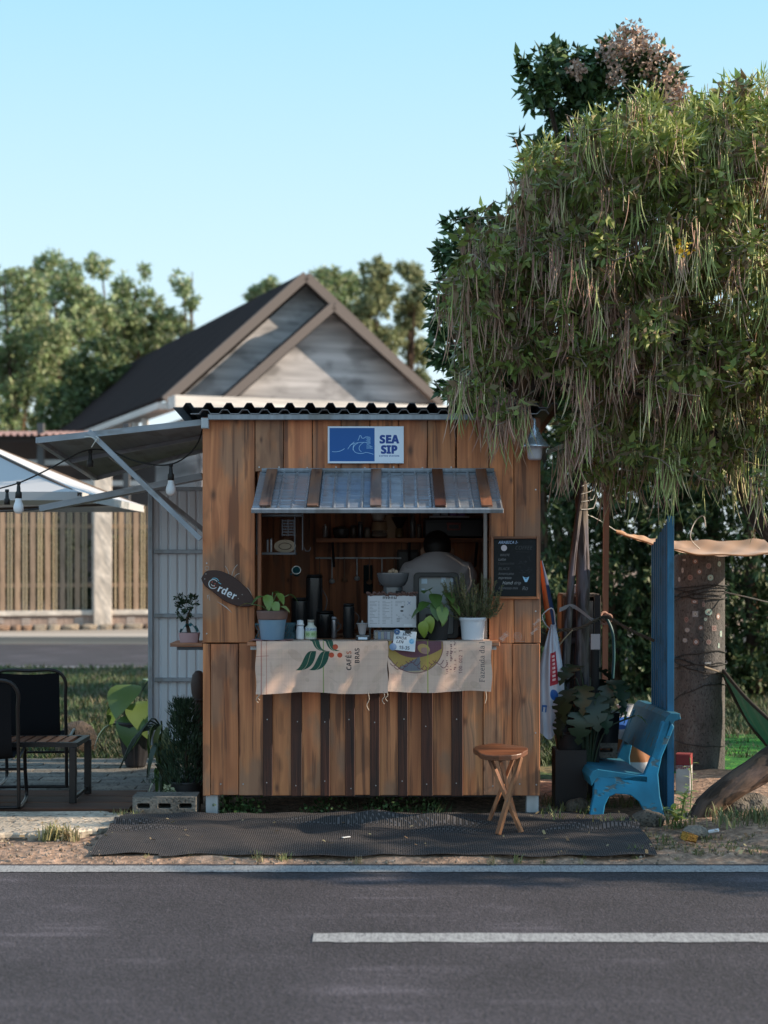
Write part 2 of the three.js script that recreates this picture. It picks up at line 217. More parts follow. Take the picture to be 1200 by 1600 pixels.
scatter('grass', 'short green grass covering the lawn behind the kiosk', 'grass', bladesGeo(10, .085, .08), mBlade, 14000, () => { const z = -2.75 - 10.4 * Math.pow(rnd(), 1.5), w = 1.2 + (CAMZ - z) * .27; const x = rnd() < .62 ? rr(-w, -.8) : rr(1.0, w); return [x, -.012, z, rr(.6, 1.3)]; }, [[.05, .10, .03], [.07, .12, .035], [.10, .11, .045], [.13, .11, .06]]);
scatter('dry_grass', 'thin dry grass tufts along the edge of the verge', 'grass', bladesGeo(14, .10, .05), mBlade, 60, (i) => i < 16 ? [X(92, .75) + rr(-.07, .07), .03, .72 + rr(-.05, .05), rr(.5, 1.0), .25] : i < 20 ? [X(196, .1) + rr(-.05, .05), .03, .06 + rr(-.04, .04), rr(.4, .8)] : i < 26 ? [X(96, .75) + rr(-.09, .09), .03, .74 + rr(-.05, .05), rr(.4, .8)] : i < 34 ? [X(425, 1.2) + rr(-.12, .12), .0, 1.21 + rr(-.04, .04), rr(.3, .6)] : [rr(-2.4, 2.4), .0, rr(1.12, 1.3), rr(.25, .55)], [[.30, .27, .12], [.22, .24, .09], [.36, .29, .16]]);
scatter('verge_grass', 'low grass and herbs growing on the soil by the blue bench', 'grass', bladesGeo(12, .09, .06), mBlade, 190, () => { const t = rnd(); return t < .4 ? [rr(1.95, 2.6), .07, rr(.15, .6), rr(.4, .9)] : t < .7 ? [rr(.95, 1.9), .03, rr(-.6, .45), rr(.4, 1)] : [rr(1.3, 2.4), .02, rr(.6, 1.15), rr(.25, .6)]; }, [[.10, .14, .04], [.16, .17, .06], [.25, .21, .10]]);
scatter('under_kiosk_grass', 'long thin grass growing in the dark under the kiosk', 'grass', bladesGeo(12, .2, .09), mBlade, 70, () => { const x = rr(-1.0, 1.0); return [x + Math.sin(x * 9) * .1, 0, rr(-.7, .04), rr(.2, .7) * (Math.sin(x * 5 + 1) > 0 ? 1 : .5), .4]; }, [[.05, .09, .03], [.12, .13, .05]]);
{
  const l = []; for (let i = 0; i < 900; i++) { const cx = [-.95, -.88, -.38, .0, .08, -.92, .22][i % 7], x = cx + (rr(-.09, .09) + rr(-.09, .09)), z = rr(-.4, .02), d = rdir().add(V(0, .4, .4)).normalize(), nn = rdir().add(V(0, 1, .6)); nn.addScaledVector(d, -nn.dot(d)).normalize(); l.push({ c: V(x, .015 + rnd() * rnd() * .16, z), d, n: nn, l: rr(.018, .034), w: rr(.014, .024) }); }
  stuff(tag(add(scene, 'creeping_weeds', crownGeo(l, [[.05, .10, .03], [.07, .13, .04], [.10, .15, .05]]), leafMat(.2)), 'small leaved creeping weeds growing under the kiosk floor', 'weeds'));
}
scatter('fallen_leaves', 'scattered dry fallen leaves and chips on the verge', 'litter', new THREE.PlaneGeometry(.03, .015).rotateX(-1.4), std({ color: C(1, 1, 1), roughness: .9, side: THREE.DoubleSide }), 220, () => { const t = rnd(); return t < .55 ? [rr(-2.5, 2.6), .075, rr(.0, 1.2), rr(.3, 1), .5] : t < .8 ? [rr(1.4, 2.7), .05, rr(.3, 1.25), rr(.4, 1.2), .5] : [rr(-2.6, -1.5), .07, rr(.1, 1.2), rr(.3, 1), .5]; }, [[.24, .17, .09], [.30, .24, .15], [.18, .11, .06], [.36, .29, .15]]);
scatter('pebbles', 'small loose stones lying on the dirt verge', 'stones', new THREE.IcosahedronGeometry(.014, 0), std({ color: C(1, 1, 1), roughness: .95 }), 420, () => { const t = rnd(); return [t < .5 ? rr(1.3, 2.7) : t < .85 ? rr(-2.6, -1.5) : rr(-1.5, 1.5), t < .85 ? .035 : .01, t < .5 ? rr(.2, 1.3) : t < .85 ? rr(.72, 1.3) : rr(1.18, 1.32), rr(.2, .75), 1]; }, [[.22, .17, .13], [.27, .22, .18], [.17, .13, .10]]);

// ---------------------------------------------------------------- far fence
{
  const z = -22.9, s = S(z), fx = (p) => X(p, z), fy = (p) => Y(p, z);
  const fence = thing('slat_fence', 'timber slat fence on a low tiled wall across the far road', 'fence', [X(158.5, -22.9), 0, -22.9]);
  fence.rotation.y = .3; const inner = new THREE.Vector3(X(158.5, z), 0, z);
  const mSlat = [[.9, .8, .62], [1, .86, .66], [.8, .72, .58]].map((c) => std({ map: tPlaster.map, color: C(c[0] * .66, c[1] * .58, c[2] * .57), roughness: .85 })), mBam = [[.42, .34, .22], [.38, .30, .19], [.36, .30, .21]].map((c) => plain(...c, .7));
  const hs = fy(788) - fy(954), ym = (fy(788) + fy(954)) / 2, gw = [0, 1, 2].map(() => mapUV(cbox(.108, hs, .03, .004), 'y', 2, .4, rnd(), rnd())), gb = new THREE.CylinderGeometry(.017, .019, hs, 7);
  for (let p = -42; p < 340; p += 22.7) {
    const put = (px, g, m, n) => { if (px > 141 && px < 176) return; const o = add(fence, n, g, m); o.position.set(fx(px), ym + rr(-.02, .02), z + rr(-.01, .01)); };
    put(p + 4.5, gw[Math.floor(rnd() * 3)], mSlat[Math.floor(rnd() * 3)], 'slat');
    put(p + 13.2, gb, mBam[Math.floor(rnd() * 3)], 'bamboo_pole'); put(p + 17.8, gb, mBam[Math.floor(rnd() * 3)], 'bamboo_pole');
  }
  for (const py of [822, 914]) add(fence, 'rail', box(fx(340) - fx(-60), .09, .03, (fx(340) + fx(-60)) / 2, fy(py), z - .045), mSlat[0]);
  add(fence, 'coping', cbox(fx(340) - fx(-60), .1, .36, .01).translate((fx(340) + fx(-60)) / 2, fy(957), z), std({ map: tPlaster.map, color: C(1.1, 1.08, 1.05), roughness: .9 }));
  const mTile = std({ map: tPlaster.map, color: C(.62, .50, .46), roughness: .85 }), mGr = plain(.55, .50, .47, .8), hw = fy(961) - fy(990);
  for (let p = -60; p < 340; p += 40) { const w = 39.6 / s; add(fence, 'tile_panel', cbox(w, hw, .24, .004).translate(fx(p + 20), (fy(961) + fy(990)) / 2, z), mTile); for (let k = 0; k < 6; k++) add(fence, 'vent_strip', box(.17, .022, .01, fx(p + 23), fy(966 + k * 4), z + .128), mGr); }
  const mPil = std({ map: tPlaster.map, bumpMap: tPlaster.bump, bumpScale: .02, color: C(1.05, 1.0, .95), roughness: .9 });
  add(fence, 'pillar', mapUV(cbox(27.5 / s, fy(700) - fy(990), .42, .01).translate(fx(158.5), (fy(700) + fy(990)) / 2, z + .06), 'y', .8, .8), mPil);
  const mSt = [[.42, .38, .34], [.50, .44, .38], [.40, .28, .22]].map((c) => std({ map: tConc.map, color: C(c[0] * 2, c[1] * 2, c[2] * 2), roughness: .95 }));
  for (let p = -60; p < 340;) { const w = rr(14, 30); const g = new THREE.IcosahedronGeometry(1, 1); const q = g.attributes.position; for (let i = 0; i < q.count; i++) { const f = .9 + .2 * ph(Math.round(q.getX(i) * 9), Math.round(q.getY(i) * 9 + q.getZ(i) * 31), p | 0); q.setXYZ(i, Math.sign(q.getX(i)) * Math.pow(Math.abs(q.getX(i)), .55) * f * w / 2 / s, Math.sign(q.getY(i)) * Math.pow(Math.abs(q.getY(i)), .55) * f * .075, q.getZ(i) * .12 * f); } g.computeVertexNormals(); add(fence, 'stone', g, mSt[Math.floor(rnd() * 3)]).position.set(fx(p + w / 2), .17, z + .22); p += w + 1; }
  for (const c of fence.children) c.position.sub(inner);
}
// ---------------------------------------------------------------- house behind
{
  const psi = 22 * Math.PI / 180, n = V(Math.sin(psi), 0, Math.cos(psi)), side = V(Math.cos(psi), 0, -Math.sin(psi)), O = V(0, EYE, CAMZ);
  const hit = (px, py, off) => { const d = V((px - 600) / F, -(py - HOR) / F, -1), p0 = P(520, 620, -30).addScaledVector(n, off); return O.clone().addScaledVector(d, p0.sub(O).dot(n) / d.dot(n)); };
  const house = thing('house', 'grey gabled house with brown metal roof behind the slat fence', 'house');
  const tRoof = tex(256, 64, (u, v) => { const a = Math.abs(((u * 8) % 1) - .5) * 2, k = 48 + sm(.75, .95, a) * 26 + (fbm(u, v, 8, 8, 3, 3) - .5) * 18; return [k * 1.12, k, k * .98, sm(.7, .95, a) * 255]; });
  const mRoof = phys({ map: tRoof.map, bumpMap: tRoof.bump, bumpScale: .04, roughness: 1, specularIntensity: .15, color: C(.75, .66, .66) }), mRake = plain(.15, .125, .115, .8), mSof = plain(.16, .135, .12, .8);
  const tGab = tex(512, 512, (u, v) => { const s = fbm(u, v, 3, 30, 4, 3), st = sm(.5, .75, fbm(u, v, 5, 8, 5, 9)); const ln = Math.abs(((v * 9) % 1) - .5) > .485 ? 26 : 0; const k = 158 + (s - .5) * 70 - st * 34 - ln; return [k * 1.0, k * .97, k * .95, s * 200]; });
  const mGab = std({ map: tGab.map, roughness: .9, color: C(1.25, 1.28, 1.36) }), mWhite = std({ map: tPlaster.map, roughness: .85, color: C(1.35, 1.36, 1.38) });
  const poly = (pts) => { const a = []; for (let i = 1; i < pts.length - 1; i++) for (const p of [pts[0], pts[i], pts[i + 1]]) a.push(p.x, p.y, p.z); const g = new THREE.BufferGeometry(); g.setAttribute('position', new THREE.Float32BufferAttribute(a, 3)); const uv = []; for (let i = 0; i < a.length; i += 3) uv.push((a[i] * side.x + a[i + 2] * side.z) * .25, a[i + 1] * .25); g.setAttribute('uv', new THREE.Float32BufferAttribute(uv, 2)); g.computeVertexNormals(); return g; };
  const slab = (A, B, back, th, name, mat, fwd) => {                          // roof slab from ridge A to eave B, running back along -n
    const f = n.clone().multiplyScalar(fwd), k = n.clone().multiplyScalar(-back), up = B.clone().sub(A).cross(n).normalize(); if (up.y < 0) up.negate(); up.multiplyScalar(th);
    const q = [A.clone().add(f), B.clone().add(f), B.clone().add(k), A.clone().add(k)], t = q.map((p) => p.clone().add(up)); const ix = [[0, 1, 2, 3], [7, 6, 5, 4], [0, 4, 5, 1], [1, 5, 6, 2], [2, 6, 7, 3], [3, 7, 4, 0]], all = [...q, ...t];
    const a = [], uv = []; for (const fce of ix) for (const [e, m] of [[0, 0], [1, 1], [2, 2], [0, 0], [2, 2], [3, 3]]) { const p = all[fce[m]]; a.push(p.x, p.y, p.z); const rel = p.clone().sub(A); uv.push(rel.dot(n) * .55, rel.length() * .1); }
    const g = new THREE.BufferGeometry(); g.setAttribute('position', new THREE.Float32BufferAttribute(a, 3)); g.setAttribute('uv', new THREE.Float32BufferAttribute(uv, 2)); g.computeVertexNormals(); return add(house, name, g, mat);
  };
  const o1 = -1.6, A = hit(478, 432, o1 + .5), Bl = hit(258, 626, o1 + .5), Br = hit(690, 634, o1 + .5);
  slab(A, Bl, 20, .12, 'roof', mRoof, 0); slab(A, Br, 20, .12, 'roof', mRoof, 0);
  add(house, 'rake_board', bar(A.clone().add(V(0, .02, 0)), Bl, .12, .24), mRake); add(house, 'rake_board', bar(A, Br, .12, .24), mRake);
  const wp = [hit(478, 446, o1), hit(272, 630, o1), hit(680, 630, o1)]; add(house, 'gable_wall', poly(wp), mGab);
  const A2 = hit(521, 478, -.75), L2 = hit(352, 626, -.75), R2 = hit(690, 630, -.75);
  slab(A2, L2, .75, .08, 'porch_roof', mRoof, 0); slab(A2, R2, .75, .08, 'porch_roof', mRoof, 0);
  add(house, 'rake_board', bar(A2, L2, .12, .22), mRake); add(house, 'rake_board', bar(A2, R2, .12, .22), mRake);
  add(house, 'porch_gable', poly([hit(521, 488, -1.25), hit(362, 630, -1.25), hit(682, 630, -1.25)]), mGab);
  // storey below: white eaves band, walls, windows
  const c0 = hit(268, 640, .9), c1 = hit(692, 640, .9), yb = c0.y, mk = (a, b, y0, y1, th, mat, name) => add(house, name, bar(V(a.x, (y0 + y1) / 2, a.z), V(b.x, (y0 + y1) / 2, b.z), th, y1 - y0), mat);
  const c2 = c0.clone().addScaledVector(n, -18), c3 = c1.clone().addScaledVector(n, -18);
  mk(c0, c1, yb + .02, yb + .32, .7, mWhite, 'eaves_band'); mk(c0.clone().addScaledVector(n, -.36), c2, yb + .04, yb + .2, .5, mWhite, 'eaves_band');
  const i0 = c0.clone().addScaledVector(side, 1.0).addScaledVector(n, -1), i1 = c1.clone().addScaledVector(side, -1.0).addScaledVector(n, -1), i2 = c2.clone().addScaledVector(side, 1.0), i3 = c3.clone().addScaledVector(side, -1);
  const wallg = (a, b, nm) => mk(a, b, 0, yb + .02, .2, mGab, nm); wallg(i0, i1, 'wall'); wallg(i0.clone().addScaledVector(n, -.11), i2, 'wall'); wallg(i1.clone().addScaledVector(n, -.11), i3, 'wall'); wallg(i2.clone().addScaledVector(n, -.11), i3.clone().addScaledVector(n, -.11), 'wall');
  const dk = plain(.05, .055, .06, .2);
  for (let k = 0; k < 3; k++) { const t = .15 + k * .3, a = i0.clone().lerp(i1, t).addScaledVector(n, .14), b = i0.clone().lerp(i1, t + .18).addScaledVector(n, .14); const w = add(house, 'window', bar(V(a.x, 3.2, a.z), V(b.x, 3.2, b.z), .04, 1.4), dk); void w; }
  const so = c0.clone().addScaledVector(n, -2.5).addScaledVector(side, -.05); for (let k = 0; k < 5; k++) { const p = so.clone().addScaledVector(n, -k * 1.1); add(house, 'eaves_bracket', box(.16, .8, .16, p.x, yb - .42, p.z), mWhite); }
}
// car shelter with a ribbed roof at the far left
{
  const z = -25.5, s = S(z), cp = thing('car_shelter', 'open shelter with reddish ribbed roof behind the slat fence', 'shelter');
  const yr = Y(660, z), w = (210 + 120) / s, xm = X(45, z);
  add(cp, 'roof', corrugated(w, 3.2, .16, .05, .45, .01).rotateX(.1).translate(xm, yr, z - 3.2 + .2), metal(C(.40, .26, .25), .6));
  for (const py of [684, 720, 752]) add(cp, 'beam', box(w, .12, .08, xm, Y(py, z), z - .4 - (py - 700) * .01), py === 684 ? plain(.06, .06, .065) : plain(.62, .62, .63));
  for (const px of [-100, 60, 195]) add(cp, 'post', box(.14, yr, .14, X(px, z), yr / 2, z - .25), plain(.10, .10, .105));
  add(cp, 'back_wall', box(w, yr, .15, xm, yr / 2, z - 3.2), plain(.05, .05, .055));
}
// ---------------------------------------------------------------- trees far behind
const farCols = [[.25, .34, .15], [.32, .41, .20], [.20, .30, .13], [.38, .43, .24], [.31, .32, .19]];  // lightened leaf colours stand in for haze over the distance
const mFar = leafMat(.35, .65), mBark = std({ map: tBark.map, bumpMap: tBark.bump, bumpScale: .02, roughness: .9 });
function farTree(name, label, group, z, baseX, topY, clumps, n, droop, cols = farCols, L = .27) {
  const s = S(z), t = thing(name, label, 'tree', [X(baseX, z), 0, z], 0, group), org = V(X(baseX, z), 0, z);
  const cs = clumps.map(([px, py, r]) => [P(px, py, z + rr(-1, 1) * r / s).sub(org), r / s, .9]); const tops = cs.slice(0, 5);
  const thin = name === 'slender_tree' ? .35 : 1, top = P(baseX + rr(-6, 6), topY + (thin < 1 ? 0 : 60), z).sub(org);
  add(t, 'trunk', taper([V(0, -.2, 0), V(rr(-.2, .2), top.y * .45, 0), top], [.32 * thin, .22 * thin, .05 * thin], 7, 12, .05), mBark);
  for (const [c, r] of tops) add(t, 'branch', taper([V(0, c.y * .5, 0), c.clone().multiplyScalar(.6).add(V(0, c.y * .22, 0)), c.clone()], [.13, .08, .03], 5, 8), mBark);
  const sub = []; for (const [c, r] of cs) for (let k = 0; k < 9; k++) sub.push([c.clone().add(rdir().multiplyScalar(r * .68)), r * rr(.32, .62), .85]);
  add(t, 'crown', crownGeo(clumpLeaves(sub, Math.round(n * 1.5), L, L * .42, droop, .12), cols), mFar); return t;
}
const GB = 'trees beyond the house';
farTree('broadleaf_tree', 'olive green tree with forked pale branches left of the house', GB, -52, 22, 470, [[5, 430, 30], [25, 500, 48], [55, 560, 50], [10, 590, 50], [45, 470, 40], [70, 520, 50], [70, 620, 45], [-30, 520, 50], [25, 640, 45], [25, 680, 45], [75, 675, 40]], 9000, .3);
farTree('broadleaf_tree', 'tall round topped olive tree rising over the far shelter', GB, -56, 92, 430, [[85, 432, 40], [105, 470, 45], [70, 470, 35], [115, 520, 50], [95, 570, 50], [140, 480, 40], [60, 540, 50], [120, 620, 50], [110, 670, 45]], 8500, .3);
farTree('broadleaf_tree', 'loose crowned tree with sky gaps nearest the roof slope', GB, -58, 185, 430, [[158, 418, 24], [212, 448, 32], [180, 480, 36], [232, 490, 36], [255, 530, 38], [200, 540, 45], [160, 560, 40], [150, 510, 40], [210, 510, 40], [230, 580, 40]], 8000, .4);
farTree('broadleaf_tree', 'dark green rounded tree low beside the brown roof slope', GB, -47, 150, 560, [[165, 560, 38], [130, 590, 40], [185, 585, 34], [150, 640, 45], [100, 640, 40], [140, 675, 40]], 7000, .3, [[.11, .17, .06], [.15, .21, .08], [.12, .17, .07], [.22, .25, .11]]);
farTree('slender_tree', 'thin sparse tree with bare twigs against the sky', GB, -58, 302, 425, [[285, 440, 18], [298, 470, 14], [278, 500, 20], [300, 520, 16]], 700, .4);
farTree('eucalyptus_tree', 'tall drooping pale green tree behind the gable peak', GB, -62, 585, 420, [[585, 425, 24], [590, 460, 32], [575, 500, 36], [600, 540, 38], [590, 590, 36]], 7500, .9, [[.26, .29, .14], [.32, .34, .17], [.20, .24, .11]]);
farTree('eucalyptus_tree', 'slim drooping pale tree beside the dark vine tree', GB, -64, 642, 418, [[638, 420, 20], [648, 455, 26], [636, 500, 28], [655, 545, 26], [640, 590, 26]], 4500, .9, [[.26, .29, .14], [.32, .34, .17], [.20, .24, .11]]);
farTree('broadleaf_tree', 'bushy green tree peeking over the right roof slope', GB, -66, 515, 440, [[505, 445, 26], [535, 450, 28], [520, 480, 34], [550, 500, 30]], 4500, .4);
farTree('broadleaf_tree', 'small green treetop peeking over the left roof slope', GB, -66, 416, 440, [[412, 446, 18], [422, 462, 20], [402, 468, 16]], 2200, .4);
// dark bushes behind the fence
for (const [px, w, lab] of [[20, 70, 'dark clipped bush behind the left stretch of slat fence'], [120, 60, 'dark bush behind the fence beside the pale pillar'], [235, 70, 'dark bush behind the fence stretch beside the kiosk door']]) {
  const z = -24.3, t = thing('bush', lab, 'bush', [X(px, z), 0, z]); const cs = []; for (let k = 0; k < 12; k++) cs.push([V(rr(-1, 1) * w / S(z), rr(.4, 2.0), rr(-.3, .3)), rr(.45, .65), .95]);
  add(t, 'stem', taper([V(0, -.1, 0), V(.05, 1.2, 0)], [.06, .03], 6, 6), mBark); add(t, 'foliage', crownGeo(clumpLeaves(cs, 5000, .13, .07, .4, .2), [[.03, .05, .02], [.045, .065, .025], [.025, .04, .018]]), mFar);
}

// ---------------------------------------------------------------- coffee kiosk
const BK = -1.75, FL = .19;                                                   // back wall depth, floor height
const mPl = [[1.3, 1.13, 1.02], [1.42, 1.24, 1.1], [1.14, 1.0, .94], [1.34, 1.1, .97], [1.5, 1.3, 1.14]].map((c) => woodMat(C(...c)));
const mBat = [[.13, .085, .09], [.10, .075, .08], [.15, .095, .095]].map((c) => woodMat(C(...c), .6));
const mSteel = metal(C(.50, .54, .60), .45, .2), mGalv = metal(C(.68, .72, .76), .4, .3), mDarkSteel = plain(.05, .055, .065, .5, .3), mInner = mPl[2];
const mScrew = plain(.45, .45, .46, .35, .8);
const kiosk = thing('coffee_kiosk', 'small wooden plank coffee kiosk with hinged metal window awning', 'kiosk');
{
  const plank = (x0, x1, y0, y1, z = 0, th = .022, mat) => { const w = X(x1) - X(x0) - .004, h = Y(y0) - Y(y1); const m = add(kiosk, 'plank', wood(cbox(w, h, th, .003).translate((X(x0) + X(x1)) / 2, (Y(y0) + Y(y1)) / 2, z - th / 2 + rr(-.0015, .0015))), mat || mPl[Math.floor(rnd() * 5)]); return m; };
  const row = (xs, y0, y1) => { for (let i = 0; i < xs.length - 1; i++) plank(xs[i], xs[i + 1], y0 + rr(-.6, .6), y1 + rr(-.8, .8)); };
  row([316, 398.5], 652, 1004.5); row([316.5, 329, 373, 418], 1006, 1243);
  row([398.5, 443, 488, 533, 578, 623, 668, 712], 652, 737); row([713.6, 764], 652, 737);
  row([764, 803, 845], 652, 1004.5);
  row([418, 463, 508, 546, 585, 629, 667, 714, 755, 800, 844], 1006, 1243);
  for (const [a, b] of [[411, 426], [455, 472], [501, 515.5], [539.5, 554.5], [578, 593], [621.5, 637], [658, 676], [705, 723]]) {
    add(kiosk, 'batten', wood(cbox(X(b) - X(a), Y(1012) - Y(1243.5), .014, .003).translate((X(a) + X(b)) / 2, (Y(1012) + Y(1243.5)) / 2, .008)), mBat[Math.floor(rnd() * 3)]);
    for (const y of [1130, 1225]) add(kiosk, 'screw', new THREE.CylinderGeometry(.004, .004, .004, 6).rotateX(Math.PI / 2).translate((X(a) + X(b)) / 2 + rr(-.008, .008), Y(y + rr(-8, 8)), .0165), mScrew);
  }
  for (const [x, y] of [[323, 662], [323, 880], [380, 1225], [323, 990], [345, 1225], [405, 730], [436, 730], [480, 731], [525, 730], [570, 731], [615, 730], [660, 731], [705, 730], [837, 1145], [837, 955], [837, 765], [812, 1225], [770, 1228], [838, 1226]]) add(kiosk, 'screw', new THREE.CylinderGeometry(.005, .005, .004, 6).rotateX(Math.PI / 2).translate(X(x), Y(y), .002), mScrew);
  // other walls, floor, posts
  const x0 = X(316), x1 = X(845), top = Y(652), yb = Y(1243);
  const wallZ = (x, y0, y1, za, zb, nm) => { const n = Math.max(1, Math.round((za - zb) / .2)); for (let i = 0; i < n; i++) { const a = mix(za, zb, i / n), b = mix(za, zb, (i + 1) / n); add(kiosk, nm, wood(box(.02, y1 - y0, a - b - .0015, x, (y0 + y1) / 2, (a + b) / 2)), mPl[Math.floor(rnd() * 5)]); } };
  wallZ(x1 - .012, yb, top - .02, -.026, BK, 'plank'); wallZ(x0 + .012, yb, 1.16, -.026, BK, 'plank'); wallZ(x0 + .012, 1.162, top - .02, -.026, BK, 'plank');  // upper left planks added across the side opening to keep the interior dark
  for (let i = 0; i < 11; i++) { const w = (x1 - x0 - .05) / 11; add(kiosk, 'back_plank', wood(box(w - .001, top - .1 - yb, .02, x0 + .025 + (i + .5) * w, (top - .1 + yb) / 2, BK + .012)), mInner); }
  add(kiosk, 'added_back_sheet', box(x1 - x0 - .03, top - .1 - yb, .006, (x0 + x1) / 2, (top - .1 + yb) / 2, BK - .006), mPl[2]);  // added sheet, stops light leaking in between the back planks
  add(kiosk, 'floor', wood(box(x1 - x0 - .05, .03, -BK - .06, (x0 + x1) / 2, FL - .005, BK / 2), 'x'), mDeck);
  add(kiosk, 'ceiling', wood(box(x1 - x0 - .06, .012, -BK - .08, (x0 + x1) / 2, top - .13, BK / 2), 'x'), mInner);
  for (const [px, z] of [[330, -.03], [833, -.03], [330, BK + .1], [833, BK + .1]]) add(kiosk, 'steel_foot', cbox(.076, yb + .02, .076, .004).translate(X(px), (yb - .02) / 2, z - .04), mGalv);
  add(kiosk, 'floor_beam', box(x1 - x0 - .2, .05, .05, (x0 + x1) / 2, yb - .026, -.3), mDarkSteel);
  // counter
  add(kiosk, 'counter', wood(cbox(X(781, .2) - X(386, .2), .026, .60, .004).translate((X(781, .2) + X(386, .2)) / 2, Y(1003, .2) - .013, -.1), 'x'), mPl[3]);
  add(kiosk, 'counter_rail', box(X(776, .18) - X(391, .18), .022, .03, (X(776, .18) + X(391, .18)) / 2, Y(1003, .2) - .038, .15), plain(.55, .56, .56, .5));
  for (const s of [404.5, 759]) add(kiosk, 'window_jamb', wood(box(.02, Y(737) - Y(1003), .07, X(s), (Y(737) + Y(1003)) / 2, -.06)), s < 500 ? mPl[2] : std({ color: C(.36, .33, .31), roughness: .7 }));
  // side shelf
  add(kiosk, 'side_shelf', wood(cbox(.2, .022, .34, .003).translate(x0 - .1, Y(1006, -.15), -.19), 'x'), mPl[2]);
  add(kiosk, 'shelf_bracket', box(.16, .02, .02, x0 - .08, Y(1006, -.15) - .022, -.05), mDarkSteel);
  // roof
  const roof = add(kiosk, 'roof_sheet', corrugated(2.34, -BK + .32, .1224, .028, .46, .004).rotateX(-.06).translate((x0 + x1) / 2 - .03, Y(643, .1) - .1, BK - .2), metal(C(.10, .11, .13), .5, .2));
  roof.position.y = .0;
  add(kiosk, 'fascia', cbox(X(822, .06) - X(325, .06), .034, .035, .003).translate((X(822, .06) + X(325, .06)) / 2, Y(651.5, .06), .05), mSteel);
  add(kiosk, 'eave_flashing', corrugated(2.18, .06, .1224, .024, .42, .004).translate((x0 + x1) / 2 - .01, Y(650, .07) + .016, .015), mSteel);
  add(kiosk, 'gutter_bracket', cbox(.045, .065, .05, .004).translate(X(320, .08), Y(661, .08), .06), mGalv);
}
// window awning
{
  const A = P(403, 737, .02), Bp = V(0, Y(795, .62), .62), aw = add(kiosk, 'awning', new THREE.BufferGeometry(), mGalv); kiosk.remove(aw);
  const g = new THREE.Group(); g.name = 'window_awning'; kiosk.add(g); const w = X(786, .62) - X(393.5, .62), cx = (X(786, .62) + X(393.5, .62)) / 2, L = Math.hypot(.6, A.y - Bp.y), tilt = Math.atan2(A.y - Bp.y, .6);
  g.position.set(cx, A.y, .02); g.rotation.x = tilt;
  const tAw = tex(512, 512, (u, v) => { const a = fbm(u, v, 4, 26, 4, 3), b = fbm(u, v, 18, 10, 4, 7), d = sm(.55, .72, b), k = 196 + (a - .5) * 30; return [mix(k, 172, d * .5), mix(k, 165, d * .5), mix(k, 160, d * .5), a * 220]; });
  const sh = mapUV(corrugated(w, L, .0805, .009, .72, .0015), 'z', .9, 1.4), mA = std({ map: tAw.map, bumpMap: tAw.bump, bumpScale: .006, color: C(.62, .68, .76), roughness: .26, metalness: .55 });
  add(g, 'metal_sheet', sh, mA);
  add(g, 'front_bar', cbox(w + .004, .026, .02, .003).translate(0, -.008, L + .008), mSteel);
  add(g, 'hinge_bar', cbox(w - .02, .02, .02, .003).translate(0, .012, .004), mSteel);
  for (const s of [-1, 1]) add(g, 'side_bar', cbox(.02, .02, L - .02, .002).translate(s * (w / 2 - .012), -.016, L / 2 - .01), mSteel);
  for (const [px, k] of [[414, 0], [488.5, 1], [587, 2], [688.5, 3], [761, 4]]) add(g, 'wood_strip', wood(cbox(.064, .012, L - .012, .002).translate(X(px, .62) - cx, .0165, L / 2 + .002), 'z'), [woodMat(C(.46, .54, .74), .4), woodMat(C(.5, .58, .76), .4), woodMat(C(.58, .66, .84), .4), woodMat(C(.22, .17, .19), .4), woodMat(C(.56, .54, .62), .4)][k]);
}
